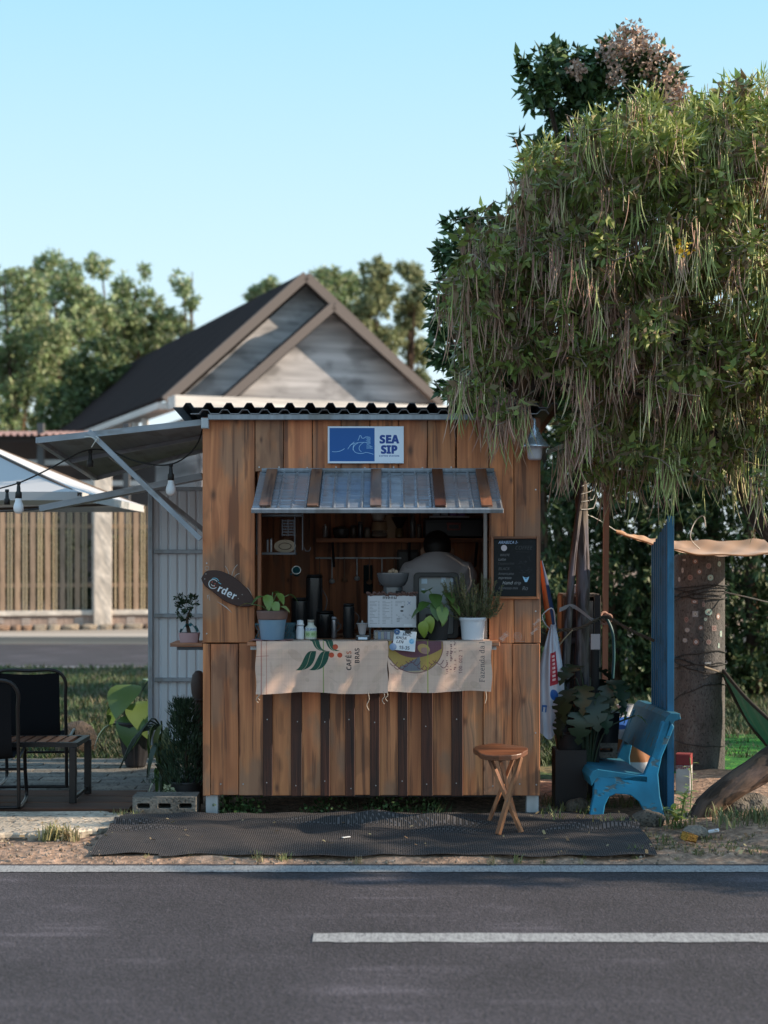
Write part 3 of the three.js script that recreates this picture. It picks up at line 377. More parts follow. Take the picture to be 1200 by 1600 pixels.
// raised side panel with props
{
  const g = new THREE.Group(); g.name = 'side_flap'; kiosk.add(g);
  const h0 = V(X(315), Y(658), 0), h1 = V(X(315), Y(658), -1.72), o0 = V(X(60), Y(686), 0), o1 = V(X(60) + .02, Y(686) - .14, -1.78);
  const under = std({ map: tMetal.map, color: C(.34, .36, .39), roughness: .5, metalness: .2 });
  const top = [h0, o0, o1, h1], q = (u, v) => h0.clone().lerp(o0, u).lerp(h1.clone().lerp(o1, u), v);
  add(g, 'panel', merge([sheet(6, 6, (u, v) => q(u, v).add(V(0, .012, 0))), sheet(6, 6, (u, v) => q(u, v).add(V(0, -.002, 0)))]), under); void top;
  for (const [a, b] of [[h0, o0], [o0, o1], [o1, h1], [q(0, .5), q(1, .5)]]) add(g, 'frame_bar', bar(a.clone().add(V(0, -.008, 0)), b.clone().add(V(0, -.008, 0)), .035, .036, .003), mSteel);
  add(g, 'prop_strut', bar(P(139, 674, .03), P(314, 843, .03), .036, .03, .004), mSteel);
  add(g, 'prop_strut', bar(P(171, 722, -1.0).add(V(0, .05, 0)), V(X(316), 1.7, -1.3), .03, .03, .003), mSteel);
  const tail = []; for (const [a, b] of [[[132, 682], [153, 689]], [[153, 684], [143, 699]], [[150, 682], [154, 690]]]) tail.push(tube([P(...a, .06), P((a[0] + b[0]) / 2 + 1, (a[1] + b[1]) / 2 - 2, .075), P(...b, .06)], .003, 5));
  add(g, 'wire_tie', merge(tail), plain(.6, .58, .52));
  const r0 = P(65, 795, -.75), r1 = P(318, 744, -.75); add(kiosk, 'side_rail', bar(r0, r1, .16, .04, .004), mSteel);
  // door leaf standing open behind the kiosk
  const d = new THREE.Group(); d.name = 'door'; kiosk.add(d); const z = -1.62, xl = X(232, z), xr = -1.06, y0 = Y(1164, z), y1 = Y(762, z);
  add(d, 'door_sheet', corrugated(xr - xl - .03, y1 - y0 - .02, .068, .012, .6, .002).rotateX(-Math.PI / 2).translate((xl + xr) / 2 + .01, y0 + .01, z - .02), std({ color: C(.66, .69, .74), roughness: .45, bumpMap: tMetal.bump, bumpScale: .001 }));
  for (const x of [xl + .016, xr]) add(d, 'door_stile', cbox(.034, y1 - y0, .035, .003).translate(x, (y0 + y1) / 2, z), mSteel);
  for (const py of [764, 862, 962, 1062, 1161]) add(d, 'door_rail', cbox(xr - xl - .07, .028, .03, .003).translate((xl + xr) / 2 + .008, Y(py, z), z + .0), mSteel);
}
// chalk doodles on the planks
{
  const dood = (x0, x1, y0, y1, nm, draw) => { const t = canvas(512, 512, draw); const m = std({ map: t, transparent: true, roughness: .95, color: C(.75, .72, .70) }); add(kiosk, nm, new THREE.PlaneGeometry(X(x1) - X(x0), Y(y0) - Y(y1)).translate((X(x0) + X(x1)) / 2, (Y(y0) + Y(y1)) / 2, .0045), m); };
  dood(318, 400, 872, 958, 'chalk_drawing', (c) => { c.strokeStyle = 'rgba(240,235,230,.62)'; c.lineWidth = 6; c.lineCap = 'round'; const k = 512 / 82, L = (...p) => { c.beginPath(); p.forEach(([x, y], i) => i ? c.lineTo((x - 318) * k, (y - 872) * k) : c.moveTo((x - 318) * k, (y - 872) * k)); c.stroke(); }; const Q = (a, b, d) => { c.beginPath(); c.moveTo((a[0] - 318) * k, (a[1] - 872) * k); c.quadraticCurveTo((b[0] - 318) * k, (b[1] - 872) * k, (d[0] - 318) * k, (d[1] - 872) * k); c.stroke(); };
    Q([352, 884], [357, 890], [358, 897]); Q([371, 882], [364, 888], [362, 899]); Q([374, 895], [368, 896], [366, 902]); Q([386, 916], [391, 920], [393, 927]); L([324, 928], [325, 932]); L([327, 929], [328, 935]); L([324, 928], [327, 927]); c.lineWidth = 4; for (let i = 0; i < 4; i++) L([340 + i * 4, 937 + i * 2], [356 + i * 2, 947 + i * 2]); c.beginPath(); c.arc((323.5 - 318) * k, (887 - 872) * k, 18, 0, 7); c.stroke(); });
  dood(772, 845, 950, 1006, 'chalk_drawing', (c) => { c.strokeStyle = 'rgba(245,225,215,.5)'; c.lineWidth = 5; c.lineCap = 'round'; const wv = (x, y) => { c.beginPath(); for (let i = 0; i < 26; i++) c.lineTo(x + i * 3 + Math.sin(i * 2.1) * 18, y - i * 4 + Math.cos(i * 1.7) * 16); c.stroke(); }; wv(60, 450); wv(80, 470); wv(400, 380); wv(430, 250); c.beginPath(); for (let i = 0; i < 60; i++) c.lineTo(255 + Math.cos(i * .35) * i * .9, 400 + Math.sin(i * .35) * i * 1.1); c.stroke(); c.beginPath(); c.moveTo(190, 470); c.lineTo(330, 480); c.stroke(); });
}
// ---------------------------------------------------------------- signs
const INK = '#123e8c';
function panel(t, x0, x1, y0, y1, z, th, mat, edge) { const w = X(x1, z) - X(x0, z), h = Y(y0, z) - Y(y1, z), cx = (X(x0, z) + X(x1, z)) / 2, cy = (Y(y0, z) + Y(y1, z)) / 2; if (edge) add(t, 'board', cbox(w, h, th, .003).translate(cx, cy, z - th / 2), edge); return add(t, 'face', new THREE.PlaneGeometry(w - .004, h - .004).translate(cx, cy, z + .0015), mat); }
{
  const t = thing('shop_sign', 'blue and white shop sign with a wave drawing above the awning', 'sign');
  const tx = canvas(1024, 512, (c, w, h) => {
    c.fillStyle = '#dfe6f2'; c.fillRect(0, 0, w, h); c.fillStyle = '#08559c'; c.fillRect(20, 20, 612, 468);
    c.strokeStyle = 'rgba(190,225,250,.9)'; c.lineCap = 'round'; c.lineWidth = 6; const k = 1024 / 950, q = (...p) => { c.beginPath(); c.moveTo((p[0] - 95) * k, (p[1] - 85) * k * 1.03); for (let i = 2; i < p.length; i += 4) c.quadraticCurveTo((p[i] - 95) * k, (p[i + 1] - 85) * k * 1.03, (p[i + 2] - 95) * k, (p[i + 3] - 85) * k * 1.03); c.stroke(); };
    q(148, 402, 240, 415, 300, 365); q(345, 370, 370, 320, 425, 280); q(370, 325, 430, 280, 580, 285); q(425, 310, 390, 370, 440, 412, 500, 440, 570, 412); q(570, 412, 610, 415, 665, 436); q(540, 290, 470, 330, 490, 380, 500, 395, 515, 402); q(410, 380, 410, 320, 470, 295); q(470, 262, 490, 230, 490, 205, 510, 185, 515, 225, 540, 245, 570, 215, 600, 215, 625, 222);
    c.lineWidth = 4; for (let i = 0; i < 9; i++) q(575 + (i % 3) * 6, 230 + i * 10, 600, 225 + i * 11, 632 - (i % 2) * 10, 236 + i * 8); for (let i = 0; i < 4; i++) q(580, 320 + i * 14, 605, 315 + i * 14, 640 + (i % 2) * 18, 335 + i * 9);
    c.fillStyle = INK; c.strokeStyle = INK; c.textAlign = 'center'; c.lineJoin = 'round'; c.lineWidth = 14; c.font = 'bold 150px sans-serif'; const txt = (s, x, y, W) => { c.save(); c.translate(x, y); const m = c.measureText(s).width; c.scale(W / m, 1); c.fillText(s, 0, 0); c.lineWidth = 12; c.strokeText(s, 0, 0); c.restore(); }; txt('SEA', 829, 232, 262); txt('SIP', 829, 376, 226); c.font = 'bold 32px sans-serif'; const m = c.measureText('COFFEE STATION').width; c.save(); c.translate(829, 424); c.scale(276 / m, 1); c.fillText('COFFEE STATION', 0, 0); c.restore();
  });
  panel(t, 512, 631, 666, 724, .035, .03, std({ map: tx, roughness: .5 }), plain(.72, .74, .78, .4));
}
{
  const t = thing('chalkboard', 'framed black chalkboard menu with handwritten coffee list on the right planks', 'chalkboard'), z = .028;
  const tx = canvas(768, 1024, (c, w, h) => {
    c.fillStyle = '#0b0d10'; c.fillRect(0, 0, w, h); for (let i = 0; i < 500; i++) { c.fillStyle = `rgba(120,125,130,${rnd() * .03})`; c.beginPath(); c.ellipse(rnd() * w, rnd() * h, rnd() * 90, rnd() * 25, rnd() * 3, 0, 7); c.fill(); }
    const T = (s, x, y, size, col, it = '') => { c.fillStyle = col; c.font = `${it} ${size}px sans-serif`; c.fillText(s, x, y); };
    T('ARABICA I-', 80, 82, 72, '#b9cdf0', 'italic'); c.fillStyle = '#cfc2c8'; c.beginPath(); c.arc(185, 158, 54, 0, 7); c.fill(); T('COFFEE', 380, 185, 92, '#4a4a4c', 'italic'); c.strokeStyle = '#3c3c3e'; c.lineWidth = 4; c.beginPath(); c.moveTo(395, 225); c.lineTo(640, 232); c.stroke();
    [['WHITE', 110, 305, 58, '#77777a'], ['Latte', 78, 385, 62, '#8b8b8e'], ['Cappuccino', 70, 455, 56, '#4c4c4e'], ['BLACK', 78, 555, 70, '#5c5c5e'], ['Americano', 78, 640, 58, '#77777a'], ['espresso', 78, 715, 60, '#98989b'], ['Hand', 150, 812, 78, '#b4b4b6'], ['drip', 360, 812, 70, '#8e8e90'], ['Espresso mix', 80, 900, 60, '#7e7e81'], ['Ro', 505, 915, 92, '#7e7e81']].forEach((a) => T(...a, 'italic'));
    c.strokeStyle = 'rgba(120,120,125,.35)'; c.lineWidth = 5; for (let i = 0; i < 26; i++) { c.beginPath(); const x = 470 + rnd() * 200, y = 300 + rnd() * 330; c.moveTo(x, y); c.quadraticCurveTo(x + rr(-40, 40), y + rr(-30, 30), x + rr(-50, 50), y + rr(-40, 40)); c.stroke(); }
    c.fillStyle = '#9cc8e6'; c.beginPath(); c.moveTo(520, 665); c.lineTo(560, 690); c.lineTo(605, 690); c.lineTo(640, 668); c.lineTo(622, 722); c.lineTo(600, 770); c.lineTo(562, 770); c.lineTo(540, 720); c.fill(); c.fillStyle = '#3f7ea8'; c.beginPath(); c.ellipse(580, 706, 20, 12, 0, 0, 7); c.fill();
  });
  const f = panel(t, 771, 838.5, 842, 932, z - .008, .01, std({ map: tx, roughness: .75 }), plain(.01, .011, .012, .7)); void f;
  const mF = woodMat(C(1.25, .98, .80), .5), fr = (x0, x1, y0, y1, al) => add(t, 'frame_piece', wood(cbox(X(x1, z) - X(x0, z), Y(y0, z) - Y(y1, z), .024, .003).translate((X(x0, z) + X(x1, z)) / 2, (Y(y0, z) + Y(y1, z)) / 2, z - .01), al), mF);
  fr(767, 771.2, 838, 936, 'y'); fr(838.2, 842.3, 838, 936, 'y'); fr(771.2, 838.2, 838, 842, 'x'); fr(771.2, 838.2, 932, 936, 'x');
}
{
  const t = thing('order_sign', 'dark wooden plaque with painted order lettering on the left planks', 'sign');
  const pts = [[316, 904], [322, 894.5], [333, 892], [347, 894], [366, 903], [384, 919], [394, 933], [397, 943], [389, 946.5], [372, 946], [352, 938], [334, 924], [321, 914]].map(([x, y]) => [X(x), Y(y)]);
  const sh = new THREE.Shape(); sh.moveTo(...pts[0]); sh.splineThru(pts.slice(1).concat([pts[0]]).map((p) => new THREE.Vector2(...p)));
  const g = new THREE.ExtrudeGeometry(sh, { depth: .012, bevelEnabled: true, bevelSize: .004, bevelThickness: .004, bevelSegments: 2 }).translate(0, 0, .008), p = g.attributes.position, uv = g.attributes.uv;
  for (let i = 0; i < p.count; i++) uv.setXY(i, (p.getX(i) - X(312)) / (X(401) - X(312)), (p.getY(i) - Y(950)) / (Y(888) - Y(950)));
  const tx = canvas(1024, 712, (c, w, h) => {
    c.fillStyle = '#3a211b'; c.fillRect(0, 0, w, h); c.save(); c.translate(420, 370); c.rotate(.48); for (let i = 0; i < 240; i++) { c.strokeStyle = `rgba(${rnd() > .5 ? '80,48,38' : '18,10,9'},${rnd() * .3})`; c.lineWidth = 1 + rnd() * 4; const y = rr(-300, 300), x = rr(-600, 300); c.beginPath(); c.moveTo(x, y); c.lineTo(x + rr(100, 500), y + rr(-6, 6)); c.stroke(); }
    c.fillStyle = '#d8dde2'; c.font = 'bold 178px sans-serif'; c.fillText('rder', -85, 78); c.strokeStyle = '#cfd6d8'; c.lineWidth = 13; c.lineCap = 'round'; c.beginPath(); c.arc(-190, -2, 80, .4, 5.2); c.stroke(); c.strokeStyle = '#6fb3c9'; c.lineWidth = 12; c.beginPath(); c.moveTo(-250, -80); c.quadraticCurveTo(-200, -140, -130, -96); c.stroke(); c.beginPath(); c.moveTo(-120, -70); c.lineTo(-70, -66); c.stroke(); c.strokeStyle = '#e8e2da'; c.lineWidth = 9; c.beginPath(); c.arc(-190, 0, 32, .3, 2.6); c.stroke(); c.fillStyle = '#d9655a'; for (const [x, y] of [[-225, -25], [-165, -20], [-150, 30]]) { c.beginPath(); c.arc(x, y, 9, 0, 7); c.fill(); } c.restore();
    c.fillStyle = '#a8a29c'; for (const [x, y] of [[120, 100], [100, 190], [520 + 250, 470], [700, 600 - 60]]) { c.beginPath(); c.arc(x, y, 9, 0, 7); c.fill(); }
  });
  add(t, 'plaque', g, std({ map: tx, roughness: .55 }));
}
// wall lamp
{
  const z = .1, c = P(835.5, 700, z), t = thing('wall_lamp', 'silver bell shaped lamp with frosted glass at the kiosk corner', 'lamp', c), k = 1 / S(z);
  add(t, 'shade', lathe([[.0, 40 * k], [2 * k, 40 * k], [3 * k, 33 * k], [6 * k, 31 * k], [7.5 * k, 26 * k], [9 * k, 22 * k], [12 * k, 17 * k], [13 * k, 15 * k], [21 * k, 6 * k], [24 * k, 3.5 * k], [24 * k, 1 * k], [22.8 * k, 1 * k], [20 * k, 5 * k], [12 * k, 13 * k], [10 * k, 14 * k]], 36), plain(.62, .68, .76, .25, .75));
  add(t, 'glass', lathe([[10 * k, 4 * k], [11.5 * k, 2 * k], [11.5 * k, -10 * k], [10.8 * k, -16 * k], [9 * k, -18.5 * k], [0, -19 * k]], 28), phys({ color: C(.75, .74, .80), roughness: .5, transmission: .3, thickness: 0 }));
  add(t, 'stem', tube([V(0, 38 * k, 0), V(0, 44 * k, -.01), V(-.012, 47 * k, -.06), V(-.015, 47 * k, -.11)], .008, 8), plain(.5, .53, .58, .4, .5));
}
// string lights under the side flap
{
  const t = thing('string_lights', 'black cable of hanging bulbs strung under the raised side flap', 'string lights'), z = -.22, mB = plain(.012, .012, .013, .5);
  add(t, 'cable', tube([[-30, 770], [0, 763], [28, 755], [62, 740], [106, 717], [128, 706], [150, 702], [176, 706], [210, 720], [250, 727], [272, 724], [295, 710], [310, 690], [318, 665]].map(([x, y]) => P(x, y, z)), .0052, 6, 60), mB);
  const bulb = (px, py, zz, white) => { const s = S(zz), c = P(px, py, zz); add(t, 'socket', merge([lathe([[0, 0], [.008, 0], [.012, -.03], [.013, -.05], [.02, -.058], [.021, -.095], [0, -.095]], 14).translate(c.x, c.y, c.z), lathe([[0, .012], [.014, .01], [.014, -.008], [0, -.01]], 10).translate(c.x, c.y, c.z)]), mB); if (white) add(t, 'bulb', lathe([[.019, -.093], [.021, -.115], [.029, -.135], [.032, -.155], [.029, -.175], [.018, -.188], [0, -.192]], 20).translate(c.x, c.y, c.z), plain(.80, .82, .86, .35)); void s; };
  bulb(29, 755, z, true); bulb(267, 727, z, true); bulb(141, 706, z, false);
  add(t, 'cable', tube([P(-20, 800, -1.2), P(30, 798, -1.2), P(68, 794, -1.2)], .005, 5), mB); bulb(11, 767, -1.2, false);
}

// ---------------------------------------------------------------- sack cloths over the counter
const tBur = (w, h, draw) => canvas(w, h, (c) => { c.fillStyle = '#dab8a6'; c.fillRect(0, 0, w, h); for (let i = 0; i < 260; i++) { c.fillStyle = rnd() > .5 ? `rgba(215,190,165,${rnd() * .10})` : `rgba(95,74,60,${rnd() * .10})`; c.beginPath(); c.ellipse(rnd() * w, rnd() * h, rnd() * 90, rnd() * 50, rnd() * 3, 0, 7); c.fill(); } draw(c); for (let y = 0; y < h; y += 3) { c.fillStyle = `rgba(${rnd() > .5 ? '235,215,190' : '70,52,40'},${.02 + rnd() * .06})`; c.fillRect(0, y, w, 1.5); } for (let x = 0; x < w; x += 3) { c.fillStyle = `rgba(${rnd() > .5 ? '235,215,190' : '70,52,40'},${.02 + rnd() * .06})`; c.fillRect(x, 0, 1.5, h); } });
const tWeave = tex(256, 256, (u, v) => { const a = .5 + .5 * Math.sin(u * 256 * Math.PI / 4), b = .5 + .5 * Math.sin(v * 256 * Math.PI / 4); const k = 100 + 70 * (Math.floor(u * 64) + Math.floor(v * 64) & 1 ? a : b) + 40 * vn(u * 60, v * 60, 60, 60, 3); return [k, k, k, k]; }); tWeave.bump.repeat.set(5, 2.4);
function sack(t, x0, x1, topC, ybot, texture, ph0) {
  const zt = Y(1003, .2) + .0035, w = x1 - x0, drop = zt - ybot, L = .2 + drop;
  const f = (u, v, off) => { const s = (1 - v) * L, x = mix(x0, x1, u); let y, z; if (s < .2) { y = zt + .001; z = .012 + s; } else { const d = s - .2; z = .208 + .010 * Math.min(1, d / .05) + .010 * Math.sin(x * 17 + ph0) * (d / drop) + .006 * Math.sin(x * 41 + d * 20 + ph0) * (d / drop) + .02 * (d / drop) * (d / drop) * (.5 + .5 * Math.sin(x * 6 + ph0)); y = zt - d + .006 * Math.sin(x * 11 + ph0) * (d / drop); if (d < .012) z -= .004 * (1 - d / .012); } return V(x + .004 * Math.sin(s * 30 + ph0) * (u < .02 || u > .98 ? 1 : 0), y + off * .3, z + (s < .2 ? 0 : off)); };
  const g1 = sheet(120, 60, (u, v) => f(u, v, .0)), uv = g1.attributes.uv; void uv;
  const m = std({ map: texture, bumpMap: tWeave.bump, bumpScale: .0012, roughness: .95, side: THREE.DoubleSide }); add(t, 'cloth', g1, m);
}
{
  const x0 = X(400, .21), x1 = X(606, .21), yb = Y(1083, .22);
  const t = thing('burlap_sack', 'burlap coffee sack with green leaf print draped over the counter', 'sack', [0, 0, 0]);
  const tx = tBur(1236, 816, (c) => {
    const k = 6, tY = 816 - 480 - 0, U = (px) => (px - 400) * k, W = (py) => 816 - (1083 - py) * k; void tY;
    c.strokeStyle = 'rgba(150,70,62,.45)'; c.lineWidth = 12; c.beginPath(); c.moveTo(U(408), 0); c.lineTo(U(409), 816); c.stroke(); c.lineWidth = 6; c.beginPath(); c.moveTo(U(416), 0); c.lineTo(U(417), 816); c.stroke(); c.beginPath(); c.moveTo(0, W(1024)); c.lineTo(U(420), W(1023)); c.stroke();
    c.strokeStyle = 'rgba(90,130,40,.8)'; c.lineWidth = 7; c.beginPath(); c.moveTo(U(505), 0); c.lineTo(U(505.5), 816); c.stroke();
    const leaf = (x, y, s, f) => { c.fillStyle = '#1f4a3c'; c.beginPath(); c.moveTo(U(x), W(y)); c.bezierCurveTo(U(x - 12 * s), W(y + 2), U(x - 12 * s), W(y + 26 * f), U(x - 24 * s), W(y + 31 * f)); c.bezierCurveTo(U(x - 10 * s), W(y + 33 * f), U(x + 6 * s), W(y + 28 * f), U(x + 8 * s), W(y)); c.fill(); c.strokeStyle = '#b6a78c'; c.lineWidth = 4; c.beginPath(); c.moveTo(U(x + 1), W(y + 1)); c.bezierCurveTo(U(x - 4 * s), W(y + 6), U(x - 2 * s), W(y + 24 * f), U(x - 14 * s), W(y + 31 * f)); c.stroke(); };
    leaf(486, 1016, 1, 1); leaf(507, 1016, 1, 1); const leaf2 = (x) => { c.fillStyle = '#27503f'; c.beginPath(); c.moveTo(U(x), 0); c.lineTo(U(x + 15), 0); c.bezierCurveTo(U(x + 17), W(1006), U(x + 17), W(1014), U(x + 30), W(1015)); c.bezierCurveTo(U(x + 10), W(1018), U(x + 4), W(1010), U(x), 0); c.fill(); c.strokeStyle = '#b6a78c'; c.lineWidth = 4; c.beginPath(); c.moveTo(U(x + 8), 0); c.bezierCurveTo(U(x + 9), W(1008), U(x + 12), W(1012), U(x + 22), W(1015)); c.stroke(); }; leaf2(481); leaf2(502);
    c.fillStyle = '#b04a34'; for (const [x, y, r] of [[524, 1009, 4.2], [518, 1022, 4.2], [531, 1022, 4]]) { c.beginPath(); c.arc(U(x), W(y), r * k, 0, 7); c.fill(); }
    c.save(); c.translate(U(549), W(1046)); c.rotate(-Math.PI / 2); c.fillStyle = '#20222a'; c.font = 'bold 62px sans-serif'; c.fillText('CAFÉ', 0, 0); const m = c.measureText('CAFÉ').width; c.fillStyle = '#b25f45'; c.fillText('S', m + 4, 0); c.fillStyle = '#262830'; c.font = 'bold 60px sans-serif'; c.fillText('BRAS', 66, 76); c.restore();
  });
  sack(t, x0, x1, 0, yb, tx, .4);
  const th = (x, y, l) => tube([P(x, y, .235), P(x + 2, y + l * .4, .24), P(x - 2, y + l * .7, .238), P(x + 1.5, y + l, .24)], .0022, 4, 8), mT = plain(.55, .45, .36, .9);
  for (const [x, y, l] of [[402, 1080, 18], [404.5, 1080, 14], [575, 1082, 28], [599, 1080, 20], [604, 1080, 16]]) add(t, 'loose_thread', th(x, y, l), mT);
}
{
  const x0 = X(606.6, .21), x1 = X(768, .21), yb = Y(1081, .22), t = thing('burlap_sack', 'burlap sack with purple and yellow print draped under the pots', 'sack');
  const tx = tBur(968, 804, (c) => {
    const k = 6, U = (px) => (px - 606.6) * k, W = (py) => 804 - (1081 - py) * k; c.save(); c.beginPath(); c.ellipse(U(648), W(1008), 44 * k, 42 * k, 0, 0, 7); c.clip(); c.fillStyle = '#a58a4e'; c.fillRect(0, 0, 968, 804); c.fillStyle = '#a8957e'; c.fillRect(U(604), W(1045), 600, 200); c.fillStyle = '#6a4550'; c.beginPath(); c.moveTo(U(612), W(1010)); c.bezierCurveTo(U(630), W(1032), U(660), W(1030), U(690), W(1012)); c.lineTo(U(690), W(985)); c.lineTo(U(612), W(985)); c.fill(); c.fillStyle = '#b3935f'; c.beginPath(); c.ellipse(U(662), W(1012), 60, 44, .4, 0, 7); c.fill(); c.fillStyle = '#a37c74'; c.beginPath(); c.ellipse(U(664), W(1015), 40, 30, .4, 0, 7); c.fill(); c.fillStyle = '#6f7079'; c.beginPath(); c.moveTo(U(624), W(1042)); c.lineTo(U(656), W(1024)); c.lineTo(U(657), W(1046)); c.lineTo(U(628), W(1048)); c.fill(); c.restore();
    c.strokeStyle = 'rgba(100,60,68,.8)'; c.lineWidth = 7; c.beginPath(); c.ellipse(U(648), W(1008), 44 * k, 42 * k, 0, 0, 7); c.stroke(); for (let i = 0; i < 14; i++) { c.beginPath(); const x = 610 + i * 6, y = 1036 + Math.sin(i) * 6; c.moveTo(U(x), W(y)); c.quadraticCurveTo(U(x + 6), W(y + 9), U(x + 11), W(y - 3)); c.stroke(); }
    c.strokeStyle = 'rgba(150,160,60,.75)'; c.lineWidth = 9; c.beginPath(); c.moveTo(U(668), 0); c.lineTo(U(668.5), 804); c.stroke();
    c.save(); c.rotate(-Math.PI / 2); c.fillStyle = 'rgba(95,58,66,.8)'; c.font = '34px monospace'; const R = (s, px, py, f) => { if (f) c.font = f; c.fillText(s, -W(py), U(px)); }; for (const [px, n] of [[701, 14], [707, 20], [713, 20]]) for (let i = 0; i < n; i++) if (rnd() < .8) c.fillRect(-W(1052) + i * 17, U(px) - 22 + rr(-3, 3), rr(4, 13), rr(10, 22)); R('100 002 1', 722, 1053, 'bold 44px monospace'); c.fillStyle = '#3a3d45'; R('Fazenda da l', 757, 1067, '66px serif'); c.restore();
  });
  sack(t, x0, x1, 0, yb, tx, 2.1);
  add(t, 'loose_thread', tube([P(759, 1080, .24), P(760, 1090, .242), P(758, 1099, .24)], .0022, 4, 8), plain(.55, .45, .36, .9));
}
const CT = Y(1003, .2);                                                       // counter top height
// ---------------------------------------------------------------- plants in pots
function leafGeo(L, W, bend = .3, fold = .15, lobes = 0) {                     // one big leaf lying along +z, base at the origin
  const nu = lobes ? 26 : 7, nv = 4, prof = (t) => Math.pow(Math.sin(Math.PI * Math.min(1, Math.pow(t, .72) * .985 + .015)), .8);
  return sheet(nv, nu, (u, v) => { const q = u * 2 - 1, w = prof(v) * (lobes ? 1 - lobes * sm(.35, .8, Math.sin(v * 25)) * Math.pow(Math.abs(q), 1.4) : 1); return V(q * w * W / 2, -bend * L * v * v + Math.abs(q) * fold * W * .5 * w, L * v * (1 - .18 * bend * v)); });
}
function placeLeaf(t, name, geo, mat, at, yaw, pitch, roll = 0) { const m = add(t, name, geo, mat); m.position.copy(at); m.rotation.set(pitch, yaw, roll, 'YXZ'); return m; }
const lf = (r, g, b, tr = .25) => phys({ color: C(r, g, b), roughness: .4, transmission: tr, thickness: 0, side: THREE.DoubleSide });
const mL = { bright: lf(.20, .30, .07), mid: lf(.09, .17, .04), lime: lf(.32, .42, .06, .35), dark: lf(.012, .026, .012, .08), deep: lf(.019, .038, .017, .1), pale: lf(.35, .42, .16), stem: plain(.14, .20, .07, .6) };
function leafy(t, base, list, mats, geo) { for (const [dx, dy, dz, yaw, pitch, s = 1, k = 0] of list) { const tip = base.clone().add(V(dx, dy, dz)); add(t, 'stem', tube([base.clone().add(V(dx * .1, 0, dz * .1)), base.clone().add(V(dx * .45, dy * .7, dz * .45)), tip], .0028, 5, 8), mL.stem); const m = placeLeaf(t, 'leaf', geo, mats[k], tip, yaw, pitch, rr(-.3, .3)); m.scale.setScalar(s); } }
const potSoil = plain(.05, .035, .025, .95);
{
  const z = .1, k = 1 / S(z), t = thing('potted_pothos', 'young pothos in a blue pot with brown rim on the counter', 'potted plant', [X(425.5, z), CT + .004, z]);
  add(t, 'pot', lathe([[0, .001], [17 * k, .001], [18 * k, 2 * k], [22 * k, 34 * k], [20 * k, 34 * k], [0, 33 * k]], 32), std({ color: C(.16, .26, .36), roughness: .4 }));
  const rim = []; for (let i = 0; i <= 8; i++) rim.push([(23 + i * .2) * k + (i % 2) * .0012, (33 + i * 1.6) * k]); add(t, 'rim', lathe([[21 * k, 33 * k], ...rim, [23 * k, 47 * k], [22 * k, 43 * k]], 32), plain(.16, .09, .075, .6)); add(t, 'soil', lathe([[0, 43 * k], [22.4 * k, 43 * k]], 20), potSoil);
  leafy(t, V(0, 43 * k, 0), [[-.13, .055, .03, -1.6, -.1, 1, 1], [-.03, .11, .03, .3, .7, 1.1, 0], [.03, .12, .02, .9, .5, .9, 0], [.02, .07, .05, .2, .8, .9, 0], [.10, .11, -.02, 1.5, .3, .9, 1], [.055, .04, .05, 1.2, .1, .7, 2], [-.06, .1, -.02, -1.3, .2, .9, 1], [.0, .125, -.02, 2.6, -.1, .8, 0]], [mL.bright, mL.mid, mL.pale], leafGeo(.095, .06, .5, .2));
  tag(add(scene, 'saucer_cloth', sheet(16, 8, (u, v) => V(X(426, z) + (u - .5) * .25, CT + .0085 + .003 * Math.sin(u * 22) * (v < .2 ? 1 : .2), z - .085 + (1 - v) * .19)), plain(.45, .20, .19, .9)), 'crumpled red cloth under the blue pot', 'cloth');
}
{
  const z = .08, k = 1 / S(z), t = thing('potted_rosemary', 'bushy rosemary in a white ribbed pot on the counter', 'potted plant', [X(738.5, z), CT + .004, z]);
  const pot = lathe([[0, .001], [16.5 * k, .001], [17 * k, 2 * k], [19.5 * k, 30 * k], [21.5 * k, 31 * k], [22 * k, 35.5 * k], [20.5 * k, 36 * k], [19 * k, 31 * k], [0, 30.5 * k]], 72), p = pot.attributes.position; for (let i = 0; i < p.count; i++) { const y = p.getY(i) / k; if (y > 3 && y < 29.9) { const a = Math.atan2(p.getZ(i), p.getX(i)), f = 1 + .025 * Math.sign(Math.sin(a * 24)); p.setX(i, p.getX(i) * f); p.setZ(i, p.getZ(i) * f); } } pot.computeVertexNormals();
  add(t, 'pot', pot, plain(.62, .64, .70, .5)); add(t, 'soil', lathe([[0, 32 * k], [19 * k, 32 * k]], 20), potSoil);
  const ln = [], st = []; for (let i = 0; i < 62; i++) { const a = rr(0, 6.28), sp = Math.sqrt(rnd()), o = V(Math.cos(a) * .05 * sp, 33 * k, Math.sin(a) * .05 * sp), tip = V(Math.cos(a) * sp * .20 + rr(-.02, .02), 33 * k + rr(.13, .34) * (1 - sp * .35), Math.sin(a) * sp * .16), md = o.clone().lerp(tip, .5).add(V(Math.cos(a) * .03 * sp, -.02, 0)); const cv = new THREE.CatmullRomCurve3([o, md, tip]); st.push(new THREE.TubeGeometry(cv, 5, .0018, 4)); for (let j = 0; j < 74; j++) { const q = .22 + .78 * j / 74, c = cv.getPoint(q), d = cv.getTangent(q).multiplyScalar(.8).add(rdir().multiplyScalar(.8)).normalize(), n = rdir(); n.addScaledVector(d, -n.dot(d)).normalize(); ln.push({ c, d, n, l: rr(.014, .024), w: .0042 }); } }
  add(t, 'stems', merge(st), plain(.16, .12, .07, .8)); add(t, 'foliage', crownGeo(ln, [[.12, .15, .06], [.16, .17, .07], [.20, .20, .10], [.08, .11, .05]]), leafMat(.15));
}
